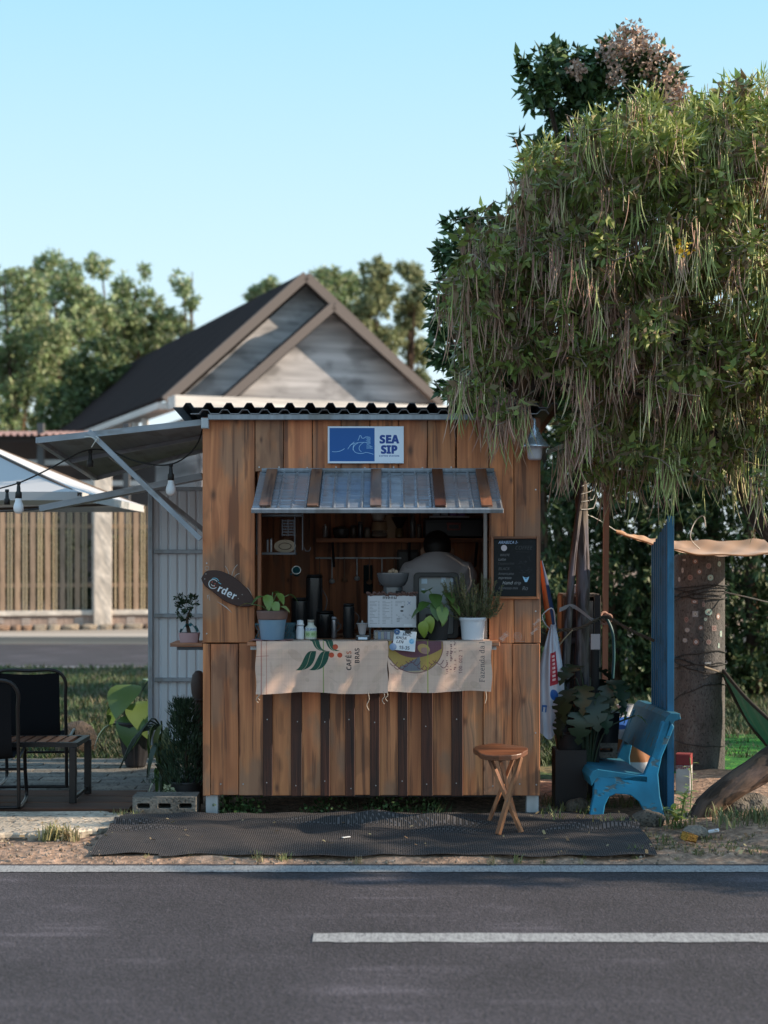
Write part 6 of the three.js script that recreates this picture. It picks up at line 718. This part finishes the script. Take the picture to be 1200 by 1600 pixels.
rock('stone', 'grey stone lying in front of the leaning tree trunk', V(X(1087, .62), .05, .62), .075, .04, .06, [.8, .75, .72], .3); rock('stone', 'low grey rock beside the base of the trunk', V(X(1165, -.1), .07, -.1), .17, .10, .1, [.55, .52, .5], .5); rock('stone', 'dark stone under the blue bench front', V(X(1012, .2), .05, .2), .10, .06, .08, [.35, .32, .3], .7); rock('stone', 'mossy block of stone beside the black planter box', V(X(902, -.2), .05, -.2), .08, .07, .07, [.25, .25, .22], .9);
{ const g = cbox(.085, .045, .055, .008), p = g.attributes.position; for (let i = 0; i < p.count; i++) p.setXYZ(i, p.getX(i) + rr(-.003, .003), p.getY(i) + rr(-.003, .003), p.getZ(i)); const o = add(scene, 'sponge', mapUV(g, 'x', 3, 3), std({ map: tConc.map, bumpMap: tConc.bump, bumpScale: .01, color: C(1.3, .75, .16), roughness: .95 })); o.position.set(X(1077, .82), .06, .82); o.rotation.set(.15, .5, -.35); tag(o, 'yellow sponge block lying on the dirt verge', 'sponge'); const w = add(scene, 'white_chip', cbox(.06, .015, .025, .003), plain(.7, .72, .76, .6)); w.position.set(X(1115, .65), .065, .65); w.rotation.set(.2, -.5, .35); tag(w, 'white plastic chip beside the grey stone on the verge', 'litter'); const y2 = add(scene, 'paper_scrap', cbox(.05, .004, .014, .001), plain(.72, .72, .72, .7)); y2.position.set(X(541, .9), .075, .9); y2.rotation.y = .6; tag(y2, 'white paper scrap lying on the black mesh mat', 'litter'); }
// ---------------------------------------------------------------- plants by the kiosk
function bigLeafPlant(name, label, at, leaves, mats, L, W, lobes, pot) { const t = thing(name, label, 'potted plant', at); if (pot) pot(t); const geos = [leafGeo(L, W, .45, .18, lobes), leafGeo(L * .9, W * 1.05, .7, .1, lobes)]; leaves.forEach(([x, y, z, yaw, pitch, s = 1, k = 0], i) => { const tip = V(x, y, z); add(t, 'stem', tube([V(x * .08, .25, z * .08), V(x * .4, mix(.25, y, .75), z * .4), tip], .006, 5, 10), mL.deep); const m = placeLeaf(t, 'leaf', geos[i % 2], mats[k], tip, yaw, pitch, rr(-.2, .2)); m.scale.setScalar(s); }); return t; }
{
  const z = -.42, o = V(X(918, z), 0, z), q = (px, py, zz) => { const p = P(px, py, zz).sub(o); return [p.x, p.y, p.z]; };
  bigLeafPlant('monstera', 'large dark split leaved plant in black planters beside the bench', o, [[...q(905, 1040, z), -.8, .1, 1, 0], [...q(895, 1075, z + .1), -.9, .5, 1.1, 0], [...q(925, 1085, z + .12), .1, .8, 1.1, 1], [...q(888, 1105, z + .1), -1.2, .7, .9, 0], [...q(955, 1062, z + .05), .5, .4, 1, 1], [...q(962, 1066, z), 1.4, .5, .9, 0], [...q(950, 1068, z + .1), -.3, .9, .8, 1], [...q(930, 1060, z - .1), 2.4, .2, .9, 0], [...q(880, 1120, z + .1), -1.0, .9, .7, 1], [...q(908, 1110, z + .15), -.2, .9, 1, 0], [...q(938, 1105, z + .12), .6, .8, .8, 0], [...q(872, 1060, z - .05), -1.4, .6, .9, 0], [...q(900, 1060, z - .1), -2.2, .3, .9, 0], [...q(915, 1070, z + .15), -.5, .6, .9, 0], [...q(940, 1080, z + .1), .3, 1.0, .9, 0], [...q(880, 1090, z + .12), -.7, 1.0, .8, 1], [...q(925, 1045, z - .05), 1.9, .1, .8, 0], [...q(968, 1085, z + .08), 1.0, .9, .7, 0], [...q(992, 1118, z), 1.3, .2, .45, 2], [...q(972, 1105, z), 1.1, .8, .5, 2]], [mL.deep, mL.dark, mL.mid], .22, .17, .6, (t) => {
    const bp = (px0, px1, y0, y1, zz, nm) => { const w = (px1 - px0) / S(zz); add(t, nm, new THREE.CylinderGeometry(w * .707, w * .6, Y(y0, zz) - Y(y1, zz), 4).rotateY(Math.PI / 4).translate(X((px0 + px1) / 2, zz) - o.x, (Y(y0, zz) + Y(y1, zz)) / 2, zz - o.z), plain(.012, .012, .014, .55)); }; bp(868, 908, 1146, 1172, z, 'pot'); bp(929, 966, 1112, 1159, z - .26, 'pot'); add(t, 'planter_box', box(48 / S(z), Y(1170, z), .22, X(889, z) - o.x, Y(1168, z) / 2, 0), plain(.012, .010, .010, .7)); add(t, 'moss_pole', new THREE.CylinderGeometry(.028, .028, .75, 10).translate(X(931, z) - o.x, Y(1018, z) - .37, -.04), plain(.012, .011, .011, .9)); add(t, 'label_tag', cbox(.06, .1, .008, .002).translate(X(931, z) - o.x, Y(1003, z), -.02), plain(.36, .33, .34, .8));
  });
}
{
  const z = -2.2, o = V(X(212, z), .045, z), k = 1 / S(z);
  bigLeafPlant('taro_plant', 'big leaved taro in a black urn on the paving', o, [[-.02, .62, .02, -.4, .35, 1.2, 0], [.04, .50, .05, .4, .5, 1.1, 0], [-.16, .33, .06, -1.3, .5, .9, 1], [.0, .40, .08, -.3, .7, 1, 1], [.10, .66, -.04, .8, -.2, 1.1, 0], [-.08, .50, -.05, -2.0, .3, 1, 1], [.12, .42, .02, 1.3, .4, 1, 0]], [lf(.14, .22, .06, .35), mL.mid], .27, .23, 0, (t) => {
    const g = lathe([[0, 0], [14 * k, 0], [16 * k, 4 * k], [22 * k, 30 * k], [27 * k, 55 * k], [28 * k, 65 * k], [32 * k, 68 * k], [32 * k, 72 * k], [29 * k, 71 * k], [26 * k, 60 * k], [0, 58 * k]], 48), p = g.attributes.position; for (let i = 0; i < p.count; i++) { const y = p.getY(i) / k; if (y > 4 && y < 60) { const a = Math.atan2(p.getZ(i), p.getX(i)), f = 1 + .03 * Math.sin(a * 12); p.setX(i, p.getX(i) * f); p.setZ(i, p.getZ(i) * f); } } g.computeVertexNormals(); add(t, 'urn', g, plain(.022, .022, .026, .45)); add(t, 'inner_pot', lathe([[0, 58 * k], [17 * k, 58 * k], [19 * k, 92 * k], [17.5 * k, 92 * k], [16 * k, 86 * k], [0, 86 * k]], 28), plain(.015, .015, .016, .5)); });
}
{
  const z = -.32, o = V(X(291, z), .01, z), k = 1 / S(z), t = thing('potted_juniper', 'dense dark juniper in a black nursery pot beside the kiosk', 'potted plant', o);
  add(t, 'pot', lathe([[0, .001], [22 * k, .001], [26 * k, 46 * k], [27.5 * k, 47 * k], [27.5 * k, 50 * k], [25 * k, 50 * k], [24 * k, 44 * k], [0, 44 * k]], 30), plain(.018, .017, .018, .55)); add(t, 'stem', taper([V(0, .17, 0), V(.0, .4, 0), V(-.01, .72, 0)], [.016, .01, .003], 6, 8), mBark);
  const l = []; for (let i = 0; i < 4200; i++) { const h = rnd(), a = rr(0, 6.28), r = (.16 * (1 - h * .8) + .02) * Math.sqrt(rnd()) * (1 + .4 * Math.sin(a * 3 + h * 11) + .25 * Math.sin(a * 5 - h * 17)), d = V(Math.cos(a) * .5, 1.1, Math.sin(a) * .5).add(rdir().multiplyScalar(.45)).normalize(), n = rdir(); n.addScaledVector(d, -n.dot(d)).normalize(); l.push({ c: V(Math.cos(a) * r + (h > .7 ? -.02 : 0), .18 + h * .52, Math.sin(a) * r), d, n, l: rr(.03, .06), w: .007 }); } add(t, 'foliage', crownGeo(l, [[.03, .055, .03], [.04, .07, .035], [.02, .04, .022]]), leafMat(.1));
  const t2 = thing('flower_pot', 'small pot of pale flowers with a white tag by the block', 'potted plant', [X(260, -.22), .153, -.1 - .0]); t2.position.set(X(260, -.12), .012, -.22); add(t2, 'pot', lathe([[0, .001], [6 * k, .001], [9.5 * k, 32 * k], [8.5 * k, 32 * k], [0, 28 * k]], 18), plain(.03, .022, .02, .6)); add(t2, 'tag', box(6 * k, 8 * k, .002, 0, 18 * k, 9 * k), plain(.55, .57, .62, .6)); const bl = []; for (let i = 0; i < 60; i++) { const d = rdir(), n = rdir().add(V(0, .5, .8)); n.addScaledVector(d, -n.dot(d)).normalize(); bl.push({ c: V(rr(-.035, .035), 34 * k + rr(0, .05), rr(-.02, .03)), d, n, l: .02, w: .018 }); } add(t2, 'blossom', crownGeo(bl, [[.52, .52, .34], [.4, .42, .26], [.1, .16, .06]]), leafMat(.2));
  const fo = V(X(252, -.8), .04, -.8), fern = thing('trailing_plant', 'trailing strap leaved plant between the urn and juniper', 'plant', fo), sg = leafGeo(.22, .05, 1.0, .2); for (let i = 0; i < 22; i++) { const h = rr(.12, .5); const m = placeLeaf(fern, 'leaf', sg, [mL.mid, mL.deep, lf(.12, .14, .05)][i % 3], V(rr(-.05, .06), h, rr(-.05, .05)), rr(-2.6, 2.6), rr(-.1, .9)); m.scale.setScalar(rr(.7, 1.2)); } add(fern, 'stem', taper([V(0, -.04, 0), V(.01, .3, 0), V(0, .5, 0)], [.015, .012, .006], 6, 6), mL.deep); for (let i = 0; i < 6; i++) add(fern, 'leaf', tube([V(0, .45, 0), V(-.05 - i * .02, .52 - i * .02, .02), V(-.12 - i * .03, .44 - i * .05, .04)], .006, 4, 8), mL.dark);
  const st = thing('carved_post', 'dark carved wooden post behind the juniper', 'post', [X(310, -.6), 0, -.6]); add(st, 'shaft', lathe([[0, 0], [.03, 0], [.032, .6], [.04, .66], [.03, .7], [.045, .74], [.05, .8], [.04, .86], [.02, .885], [0, .89]], 16), plain(.05, .03, .025, .7)); add(st, 'ring', new THREE.TorusGeometry(.042, .008, 6, 18).rotateX(Math.PI / 2).translate(0, .7, 0), plain(.04, .025, .02, .7));
}
{ const z = .35, t = thing('sapling', 'bright green sapling at the foot of the leaning trunk', 'plant', [X(1062, z), .03, z]), g = leafGeo(.075, .034, .3, .2), ms = [mL.lime, mL.bright, mL.pale]; for (let k = 0; k < 4; k++) { const a = V(rr(-.06, .06), rr(.1, .24), rr(-.03, .05)); add(t, 'stem', tube([V(0, -.02, 0), a.clone().multiplyScalar(.5).add(V(0, .02, 0)), a], .004, 5, 6), mL.stem); for (let i = 0; i < 9; i++) placeLeaf(t, 'leaf', g, ms[i % 3], a.clone().multiplyScalar(.4 + .6 * (i / 8)), i * 2.4 + k, -.5 + rr(-.3, .4)); }
  const t2 = thing('sapling', 'small leafy shoot in front of the white marker post', 'plant', [X(1078, -.3), .03, -.3]); for (let i = 0; i < 12; i++) placeLeaf(t2, 'leaf', g, ms[(i + 1) % 3], V(rr(-.02, .02), .05 + i * .022, rr(-.02, .02)), i * 2.4, -.4).scale.setScalar(.7); add(t2, 'stem', tube([V(0, -.02, 0), V(.01, .15, 0), V(0, .33, 0)], .004, 5, 6), mL.stem); }
// ---------------------------------------------------------------- chairs, table, patio umbrella
function chair(label, x, z, turn) {
  const t = thing('garden_chair', label, 'chair', [x, .063, z], turn, 'garden chairs'), mT = plain(.022, .018, .018, .35, .4), mF = phys({ color: C(.010, .010, .012), roughness: 1, specularIntensity: .2 }), w = .24, H = .8;
  add(t, 'back_frame', tube([V(-w, .02, .0), V(-w, .3, .02), V(-w, .62, .06), V(-w, .74, .075), V(-w + .05, H, .085), V(0, H + .005, .088), V(w - .05, H, .085), V(w, .74, .075), V(w, .62, .06), V(w, .3, .02), V(w, .02, .0)], .0115, 8, 70), mT);
  for (const s of [-1, 1]) { add(t, 'leg', tube([V(s * w, .02, 0), V(s * w, .012, -.03), V(s * w, .012, -.4), V(s * w, .03, -.44), V(s * w * .98, .2, -.40), V(s * w, .36, -.33)], .0115, 8, 40), mT); add(t, 'seat_rail', tube([V(s * w, .36, -.36), V(s * w, .33, -.1), V(s * w, .32, .02)], .0105, 8, 14), mT); }
  add(t, 'base_bar', tube([V(-w, .014, -.02), V(w, .014, -.02)], .0105, 8, 4), mT); add(t, 'brace', tube([V(-w, .2, -.4), V(w, .2, -.4)], .009, 8, 4), mT);
  const band = (u) => new THREE.CatmullRomCurve3([V(0, .79, .076), V(0, .6, .05), V(0, .40, .02), V(0, .33, -.03), V(0, .31, -.14), V(0, .345, -.32), V(0, .36, -.355)]).getPoint(u);
  const sl = (o) => sheet(10, 40, (u, v) => band(1 - v).add(V((u - .5) * .40, -.012 * Math.sin(u * 3.14), o))); add(t, 'fabric', merge([sl(.004), sl(-.004)]), mF); return t;
}
chair('black garden chair standing at the front edge of the timber deck', X(-30, -.1), -.06, .12); chair('black garden chair drawn up behind the low table', X(48, -.95), -.95, .06);
{
  const t = thing('low_table', 'low black steel table with wooden slats between the chairs', 'table'), m = plain(.018, .016, .016, .4, .3), zn = -.37, zf = -.76, xr = X(114, zn), xl = xr - .62, h = .42, y0 = .064, lg = (x, z) => add(t, 'leg', cbox(.042, h - y0, .042, .003).translate(x, (h + y0) / 2, z), m); lg(xr, zn); lg(xr + .02, zf); lg(xl, zn); lg(xl, zf);
  add(t, 'top_rail', box(.66, .028, .04, (xl + xr) / 2 + .01, h + .014, zn), m); add(t, 'top_rail', box(.66, .028, .04, (xl + xr) / 2 + .01, h + .014, zf), m); for (const x of [xl - .002, xr + .012]) { add(t, 'side_rail', box(.04, .028, zn - zf - .04, x, h + .014, (zn + zf) / 2), m); add(t, 'foot_rail', box(.02, .02, zn - zf - .04, x, y0 + .035, (zn + zf) / 2), m); } for (let i = 0; i < 8; i++) add(t, 'slat', wood(cbox(.055, .016, zn - zf - .044, .002).translate(xl + .05 + i * .072, h + .02, (zn + zf) / 2), 'z'), woodMat(i > 4 ? C(1.0, .82, .7) : C(.4, .34, .32), .6));
}
{
  const t = thing('patio_umbrella', 'large square white patio umbrella over the seating area', 'umbrella', [-3.7, 0, -3.2]), m = phys({ color: C(.50, .50, .51), roughness: .8, transmission: .1, thickness: 0, side: THREE.DoubleSide }), e = 1.5, yE = 2.1, yA = 2.75, cs = [[e, e], [e, -e], [-e, -e], [-e, e]];
  for (let i = 0; i < 4; i++) { const a = cs[i], b = cs[(i + 1) % 4]; add(t, 'canopy_panel', sheet(14, 14, (u, v) => { const x = mix(a[0], b[0], u) * (1 - v), z = mix(a[1], b[1], u) * (1 - v); return V(x, mix(yE, yA, Math.pow(v, 1.1)) - .05 * Math.sin(u * 3.14) * (1 - v) * Math.sin(v * 3) , z); }), m); add(t, 'rib', bar(V(a[0], yE - .02, a[1]), V(0, yA - .03, 0), .025), plain(.08, .05, .035, .6)); add(t, 'valance', sheet(14, 2, (u, v) => V(mix(a[0], b[0], u), yE - .001 - .06 * (1 - v), mix(a[1], b[1], u)).multiply(V(1.001, 1, 1.001))), m); }
  add(t, 'pole', new THREE.CylinderGeometry(.028, .03, yA + .05, 12).translate(0, (yA + .05) / 2, 0), plain(.10, .065, .045, .6)); add(t, 'base', cbox(.6, .08, .6, .01).translate(0, .05, 0), plain(.2, .2, .2, .9)); add(t, 'underside_frame', merge([bar(V(0, yE - .1, 0), V(e, yE - .04, 0), .02), bar(V(0, yE - .1, 0), V(-e, yE - .04, 0), .02), bar(V(0, yE - .1, 0), V(0, yE - .04, e), .02), bar(V(0, yE - .1, 0), V(0, yE - .04, -e), .02)]), plain(.08, .05, .035, .6));
}
// ---------------------------------------------------------------- the pod tree by the kiosk
const podCols = [[.32, .38, .12], [.42, .46, .17], [.38, .21, .14], [.50, .32, .24], [.30, .15, .11], [.56, .48, .28]];
function podsGeo(list) { const gs = { pos: [], col: [], idx: [] }; for (const [p, L, c, bx, bz] of list) { const o = gs.pos.length / 3, n = 5, w = .0031; for (let i = 0; i <= n; i++) { const t = i / n, x = p.x + bx * t * t * L * .5, y = p.y - L * t * (1 - .08 * t), z = p.z + bz * t * t * L * .5, r = w * (i === n ? .15 : i === 0 ? .6 : 1); for (let j = 0; j < 3; j++) { const a = j * 2.094 + t; gs.pos.push(x + Math.cos(a) * r, y, z + Math.sin(a) * r); gs.col.push(c[0], c[1], c[2]); } } for (let i = 0; i < n; i++) for (let j = 0; j < 3; j++) { const a = o + i * 3 + j, b = o + i * 3 + (j + 1) % 3; gs.idx.push(a, a + 3, b, b, a + 3, b + 3); } } const g = new THREE.BufferGeometry(); g.setAttribute('position', new THREE.Float32BufferAttribute(gs.pos, 3)); g.setAttribute('color', new THREE.Float32BufferAttribute(gs.col, 3)); g.setIndex(gs.idx); g.computeVertexNormals(); return g; }
function podTree(label, base, trunkPts, radii, limbs, clumps, nLeaf, nPod, group, cols, flowers) {
  const t = thing('pod_tree', label, 'tree', base, 0, group), B = V(...base); add(t, 'trunk', taper(trunkPts.map((p) => p.clone().sub(B)), radii, 12, 40, .04), mBark);
  for (const [pts, r] of limbs) add(t, 'limb', taper(pts.map((p) => p.clone().sub(B)), r, 8, 16, .03), mBark);
  const cl2 = clumps.map(([c, r, s]) => [c.clone().sub(B), r, s]); const nc = cols.length, L1 = clumpLeaves(cl2, nLeaf * .6, .08, .024, .8, .3), L2 = clumpLeaves(cl2, nLeaf * .4, .085, .042, .5, .35), ymax = Math.max(...cl2.map(([c]) => c.y)), L3 = clumpLeaves(cl2.filter(([c]) => c.y > ymax - .75), nLeaf * .28, .10, .016, -.25, .7); for (const l of [...L1, ...L2]) l.k = Math.floor(rnd() * nc); for (const l of L3) l.k = nc + (rnd() < .5 ? 0 : 1);  // extra lime leaves on top put the sunlit look into leaf colour
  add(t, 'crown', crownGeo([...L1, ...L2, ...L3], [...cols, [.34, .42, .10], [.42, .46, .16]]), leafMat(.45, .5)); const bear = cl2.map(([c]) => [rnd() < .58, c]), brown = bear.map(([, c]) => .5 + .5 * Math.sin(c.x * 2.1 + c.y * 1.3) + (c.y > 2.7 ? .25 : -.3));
  const pods = [], tw = []; while (pods.length < nPod) { const ci = Math.floor(rnd() * cl2.length), [c, r, s = .85] = cl2[ci]; if (!bear[ci][0]) continue; const d = rdir(); if (d.z < -.35 && rnd() < .6) continue; const p = c.clone().add(V(d.x * r, d.y * r * s, d.z * r).multiplyScalar(rr(.75, 1.05))); const k = Math.floor(rr(2, 8)), br = rnd(), c0 = podCols[rnd() < brown[ci] ? 2 + Math.floor(rnd() * 3) : [0, 1, 5][Math.floor(rnd() * 3)]]; tw.push(tube([p.clone().add(V(rr(-.1, .1), rr(.02, .12), rr(-.1, .02))), p.clone().add(V(0, .02, 0)), p.clone().add(V(rr(-.03, .03), -.03, rr(0, .03)))], .0022, 3, 3)); for (let i = 0; i < k; i++) { const b = rr(.7, 1.3), c3 = br < .7 ? c0 : podCols[Math.floor(rnd() * podCols.length)]; pods.push([p.clone().add(V(rr(-.04, .04), rr(-.04, .03), rr(-.03, .04))), rr(.14, .34), [c3[0] * b, c3[1] * b, c3[2] * b], rr(-.5, .5), rr(-.5, .5)]); } }
  stuff(add(t, 'seed_pods', podsGeo(pods), phys({ color: C(1, 1, 1), vertexColors: true, roughness: .6 }))); stuff(add(t, 'twigs', merge(tw), plain(.20, .14, .10, .8)));
  const dead = []; for (let i = 0; i < nPod / 11; i++) { const [c, r, s = .85] = cl2[Math.floor(rnd() * cl2.length)], d = rdir(), p = c.clone().add(V(d.x * r, d.y * r * s, d.z * r)), q = d.clone().add(rdir()).add(V(0, .2, 0)).normalize().multiplyScalar(rr(.07, .2)); dead.push(tube([p.clone().sub(q), p.clone().add(rdir().multiplyScalar(.03)), p.clone().add(q.multiplyScalar(.8))], rr(.0022, .0045), 4, 4)); } stuff(add(t, 'dry_branches', merge(dead), plain(.24, .18, .14, .9)));
  if (flowers) { const fl = []; for (const f of flowers) { const c = f.clone().sub(B); for (let i = 0; i < 24; i++) { const d = rdir(), n = rdir(); n.addScaledVector(d, -n.dot(d)).normalize(); fl.push({ c: c.clone().add(rdir().multiplyScalar(.05 * Math.cbrt(rnd()))), d, n, l: .03, w: .024 }); } } add(t, 'yellow_flowers', crownGeo(fl, [[.60, .42, .03], [.55, .36, .02]]), leafMat(.3)); }
  return t;
}
const leafCols = [[.19, .25, .065], [.24, .31, .08], [.32, .38, .10], [.38, .42, .13], [.36, .31, .15], [.28, .19, .11]];
{
  const z = -.35, q = (px, py, r, dz = 0) => [P(px, py, z + dz), r / S(z), .85], cl = [];
  // crown outline followed row by row: [row, left edge, right edge]
  for (const [py, xl, xr, lift] of [[125, 1185, 1290, 0], [170, 1120, 1300, 0], [215, 880, 1280, 0], [265, 840, 1240, 0], [320, 810, 1280, 0], [375, 735, 1320, 0], [430, 712, 1360, 0], [485, 708, 1380, 0], [540, 715, 1380, 0], [590, 722, 1380, 0], [640, 885, 1360, 0], [690, 905, 1340, 0], [735, 960, 1280, 0]]) { void lift; if (py < 150) continue; for (let x = xl + 18; x < xr; x += rr(46, 62)) for (const dz of py > 600 ? [.35] : [-.55, .05, .6]) if (!(x > 795 && x < 890 && py > 560) && !(py < 240 && rnd() < .38)) cl.push(q(x + rr(-18, 18), py + rr(-26, 22), rr(24, 50), dz + rr(-.25, .25))); }
  for (const [x, y] of [[775, 645], [800, 636], [745, 618], [725, 600], [905, 660]]) cl.push(q(x, y, 22, .62));
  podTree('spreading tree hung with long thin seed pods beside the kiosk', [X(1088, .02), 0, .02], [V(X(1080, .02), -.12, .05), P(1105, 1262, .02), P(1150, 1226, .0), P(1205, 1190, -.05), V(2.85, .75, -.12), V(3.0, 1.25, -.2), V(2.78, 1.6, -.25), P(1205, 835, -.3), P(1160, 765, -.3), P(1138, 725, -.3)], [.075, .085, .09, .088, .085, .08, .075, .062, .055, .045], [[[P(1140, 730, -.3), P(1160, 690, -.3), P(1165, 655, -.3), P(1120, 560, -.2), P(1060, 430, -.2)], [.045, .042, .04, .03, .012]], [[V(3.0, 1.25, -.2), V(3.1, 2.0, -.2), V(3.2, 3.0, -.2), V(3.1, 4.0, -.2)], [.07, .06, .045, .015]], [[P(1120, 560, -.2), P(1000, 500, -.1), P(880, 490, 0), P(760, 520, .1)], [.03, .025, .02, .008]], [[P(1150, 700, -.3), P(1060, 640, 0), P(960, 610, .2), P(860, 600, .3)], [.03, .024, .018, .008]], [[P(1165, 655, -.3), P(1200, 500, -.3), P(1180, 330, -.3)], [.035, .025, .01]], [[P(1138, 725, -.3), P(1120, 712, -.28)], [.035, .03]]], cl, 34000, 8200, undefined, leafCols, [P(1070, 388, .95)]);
}
// dark tree behind with brown seed clusters
{
  const z = -2.4, s = S(z), base = V(X(806, z), 0, z), t = thing('dark_tree', 'tall dark leaved tree with pinkish brown seed clusters behind the pod tree', 'tree', base), cl = [];
  const q = (px, py, r, dz = 0) => cl.push([P(px, py, z + dz).sub(base), r / s, .9]);
  for (const [x, y, r] of [[850, 105, 34], [885, 100, 36], [835, 140, 26], [930, 110, 40], [985, 90, 42], [1020, 120, 40], [1055, 155, 34], [870, 160, 40], [930, 170, 44], [990, 170, 44], [1040, 190, 36], [840, 235, 32], [860, 290, 40], [900, 240, 44], [830, 270, 22], [1070, 190, 20], [760, 370, 40], [720, 400, 36], [700, 450, 30], [692, 500, 28], [705, 550, 30], [720, 600, 30], [745, 620, 24], [760, 480, 60], [770, 560, 50], [830, 380, 70], [930, 300, 80], [1000, 280, 70], [715, 350, 22]]) q(x, y, r, rr(-.4, .3));
  for (let i = 0; i < 16; i++) q(rr(800, 1150), rr(400, 640), 60, rr(-.6, .3));
  add(t, 'trunk', taper([V(0, -.1, 0), V(-.05, 1.6, 0), V(.05, 3.2, 0), P(950, 180, z).sub(base)], [.12, .10, .08, .02], 9, 24, .04), mBark); for (const [x, y] of [[850, 120], [1030, 130], [720, 440], [700, 540]]) add(t, 'limb', taper([V(0, 2.2, 0), P((x + 912) / 2, (y + 560) / 2 - 30, z).sub(base), P(x, y, z).sub(base)], [.06, .04, .012], 7, 14), mBark);
  add(t, 'crown', crownGeo(clumpLeaves(cl, 24000, .10, .046, .35, .3), [[.045, .09, .035], [.06, .115, .042], [.08, .14, .05], [.12, .18, .06]]), leafMat(.25, .4));
  const sc = []; for (const [x, y, r] of [[985, 62, 30], [1000, 80, 34], [1030, 100, 30], [1045, 135, 28], [1065, 160, 26], [955, 80, 26], [960, 120, 16], [1055, 180, 20], [1080, 170, 14], [900, 110, 14]]) for (let i = 0; i < r * 6; i++) { const p = P(x, y, z + .35).sub(base), d = rdir(), n = rdir(); n.addScaledVector(d, -n.dot(d)).normalize(); p.add(rdir().multiplyScalar(r / s * Math.cbrt(rnd()))); sc.push({ c: p, d, n, l: .036, w: .03 }); } stuff(add(t, 'seed_clusters', crownGeo(sc, [[.50, .36, .29], [.42, .27, .21], [.60, .46, .37]]), leafMat(.2)));
}
// hedge trees behind on the right, and roadside trees out of frame that shade the kiosk front
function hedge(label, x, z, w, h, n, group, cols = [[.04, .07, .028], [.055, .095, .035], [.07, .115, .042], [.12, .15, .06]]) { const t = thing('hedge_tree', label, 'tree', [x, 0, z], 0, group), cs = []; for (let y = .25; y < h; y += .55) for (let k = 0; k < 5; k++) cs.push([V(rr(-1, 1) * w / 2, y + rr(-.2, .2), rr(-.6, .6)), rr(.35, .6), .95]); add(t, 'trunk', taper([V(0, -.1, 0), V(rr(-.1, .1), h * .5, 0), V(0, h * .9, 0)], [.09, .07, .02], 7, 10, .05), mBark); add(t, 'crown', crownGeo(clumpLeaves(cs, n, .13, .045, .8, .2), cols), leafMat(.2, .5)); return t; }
const HG = 'dark hedge trees closing the garden behind the right side';
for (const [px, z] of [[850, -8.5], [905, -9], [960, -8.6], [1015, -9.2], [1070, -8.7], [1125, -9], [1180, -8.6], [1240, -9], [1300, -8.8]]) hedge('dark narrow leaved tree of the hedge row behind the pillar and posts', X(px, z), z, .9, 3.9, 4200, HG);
for (const [px, z, h] of [[880, -12, 4.6], [1000, -12.5, 4.8], [1120, -12, 4.6], [1260, -12.4, 5]]) hedge('taller dark tree rising behind the hedge row', X(px, z), z, 1.6, h, 3600, 'taller trees behind the hedge row');
function roadside(label, x, z, tz, clumps, n) { const t = thing('roadside_tree', label, 'tree', [x, 0, tz]); add(t, 'trunk', taper([V(0, -.1, 0), V(.1, 1.4, (z - tz) * .3), V(0, 3.2, z - tz)], [.11, .09, .03], 9, 16, .05), mBark); const cs = clumps.map(([dx, y, dz, r]) => [V(dx, y, z - tz + dz), r, .85]); for (const [c] of cs.slice(0, 4)) add(t, 'limb', taper([V(.05, 1.8, (z - tz) * .5), c.clone().multiplyScalar(.6).add(V(0, 1, 0)), c], [.05, .035, .012], 6, 10), mBark); add(t, 'crown', crownGeo(clumpLeaves(cs, n, .1, .042, .6, .3), leafCols), leafMat(.3, .5)); }
{
  const cA = [], cB = []; for (let i = 0; i < 26; i++) cA.push([rr(-1.2, 1.2), rr(1.7, 3.3), rr(-.22, .14), rr(.2, .3)]); for (let i = 0; i < 12; i++) cB.push([rr(-1.4, 1.4), rr(1.2, 3.2), rr(-.3, .6), rr(.18, .34)]);
  roadside('leafy roadside tree overhanging the road edge past the leaning trunk', 7.4, 1.82, 1.0, cA, 5500);
  roadside('loose crowned roadside tree set back on the verge', 6.4, .6, .3, cB, 2200);
  const cC = [], cD = []; for (let i = 0; i < 30; i++) { cC.push([rr(-1.4, 1.4), rr(.9, 5.2), rr(-1.1, 1.1), rr(.45, .7)]); cD.push([rr(-1.4, 1.4), rr(.9, 5.6), rr(-1.2, 1.2), rr(.45, .7)]); }
  roadside('dense garden tree on the grass to the side of the hammock', 5.6, -3.6, -3.6, cC, 6000); roadside('dense garden tree between hammock and hedge row', 6.2, -6.2, -6.2, cD, 6000);
}
renderer.render(scene, camera);
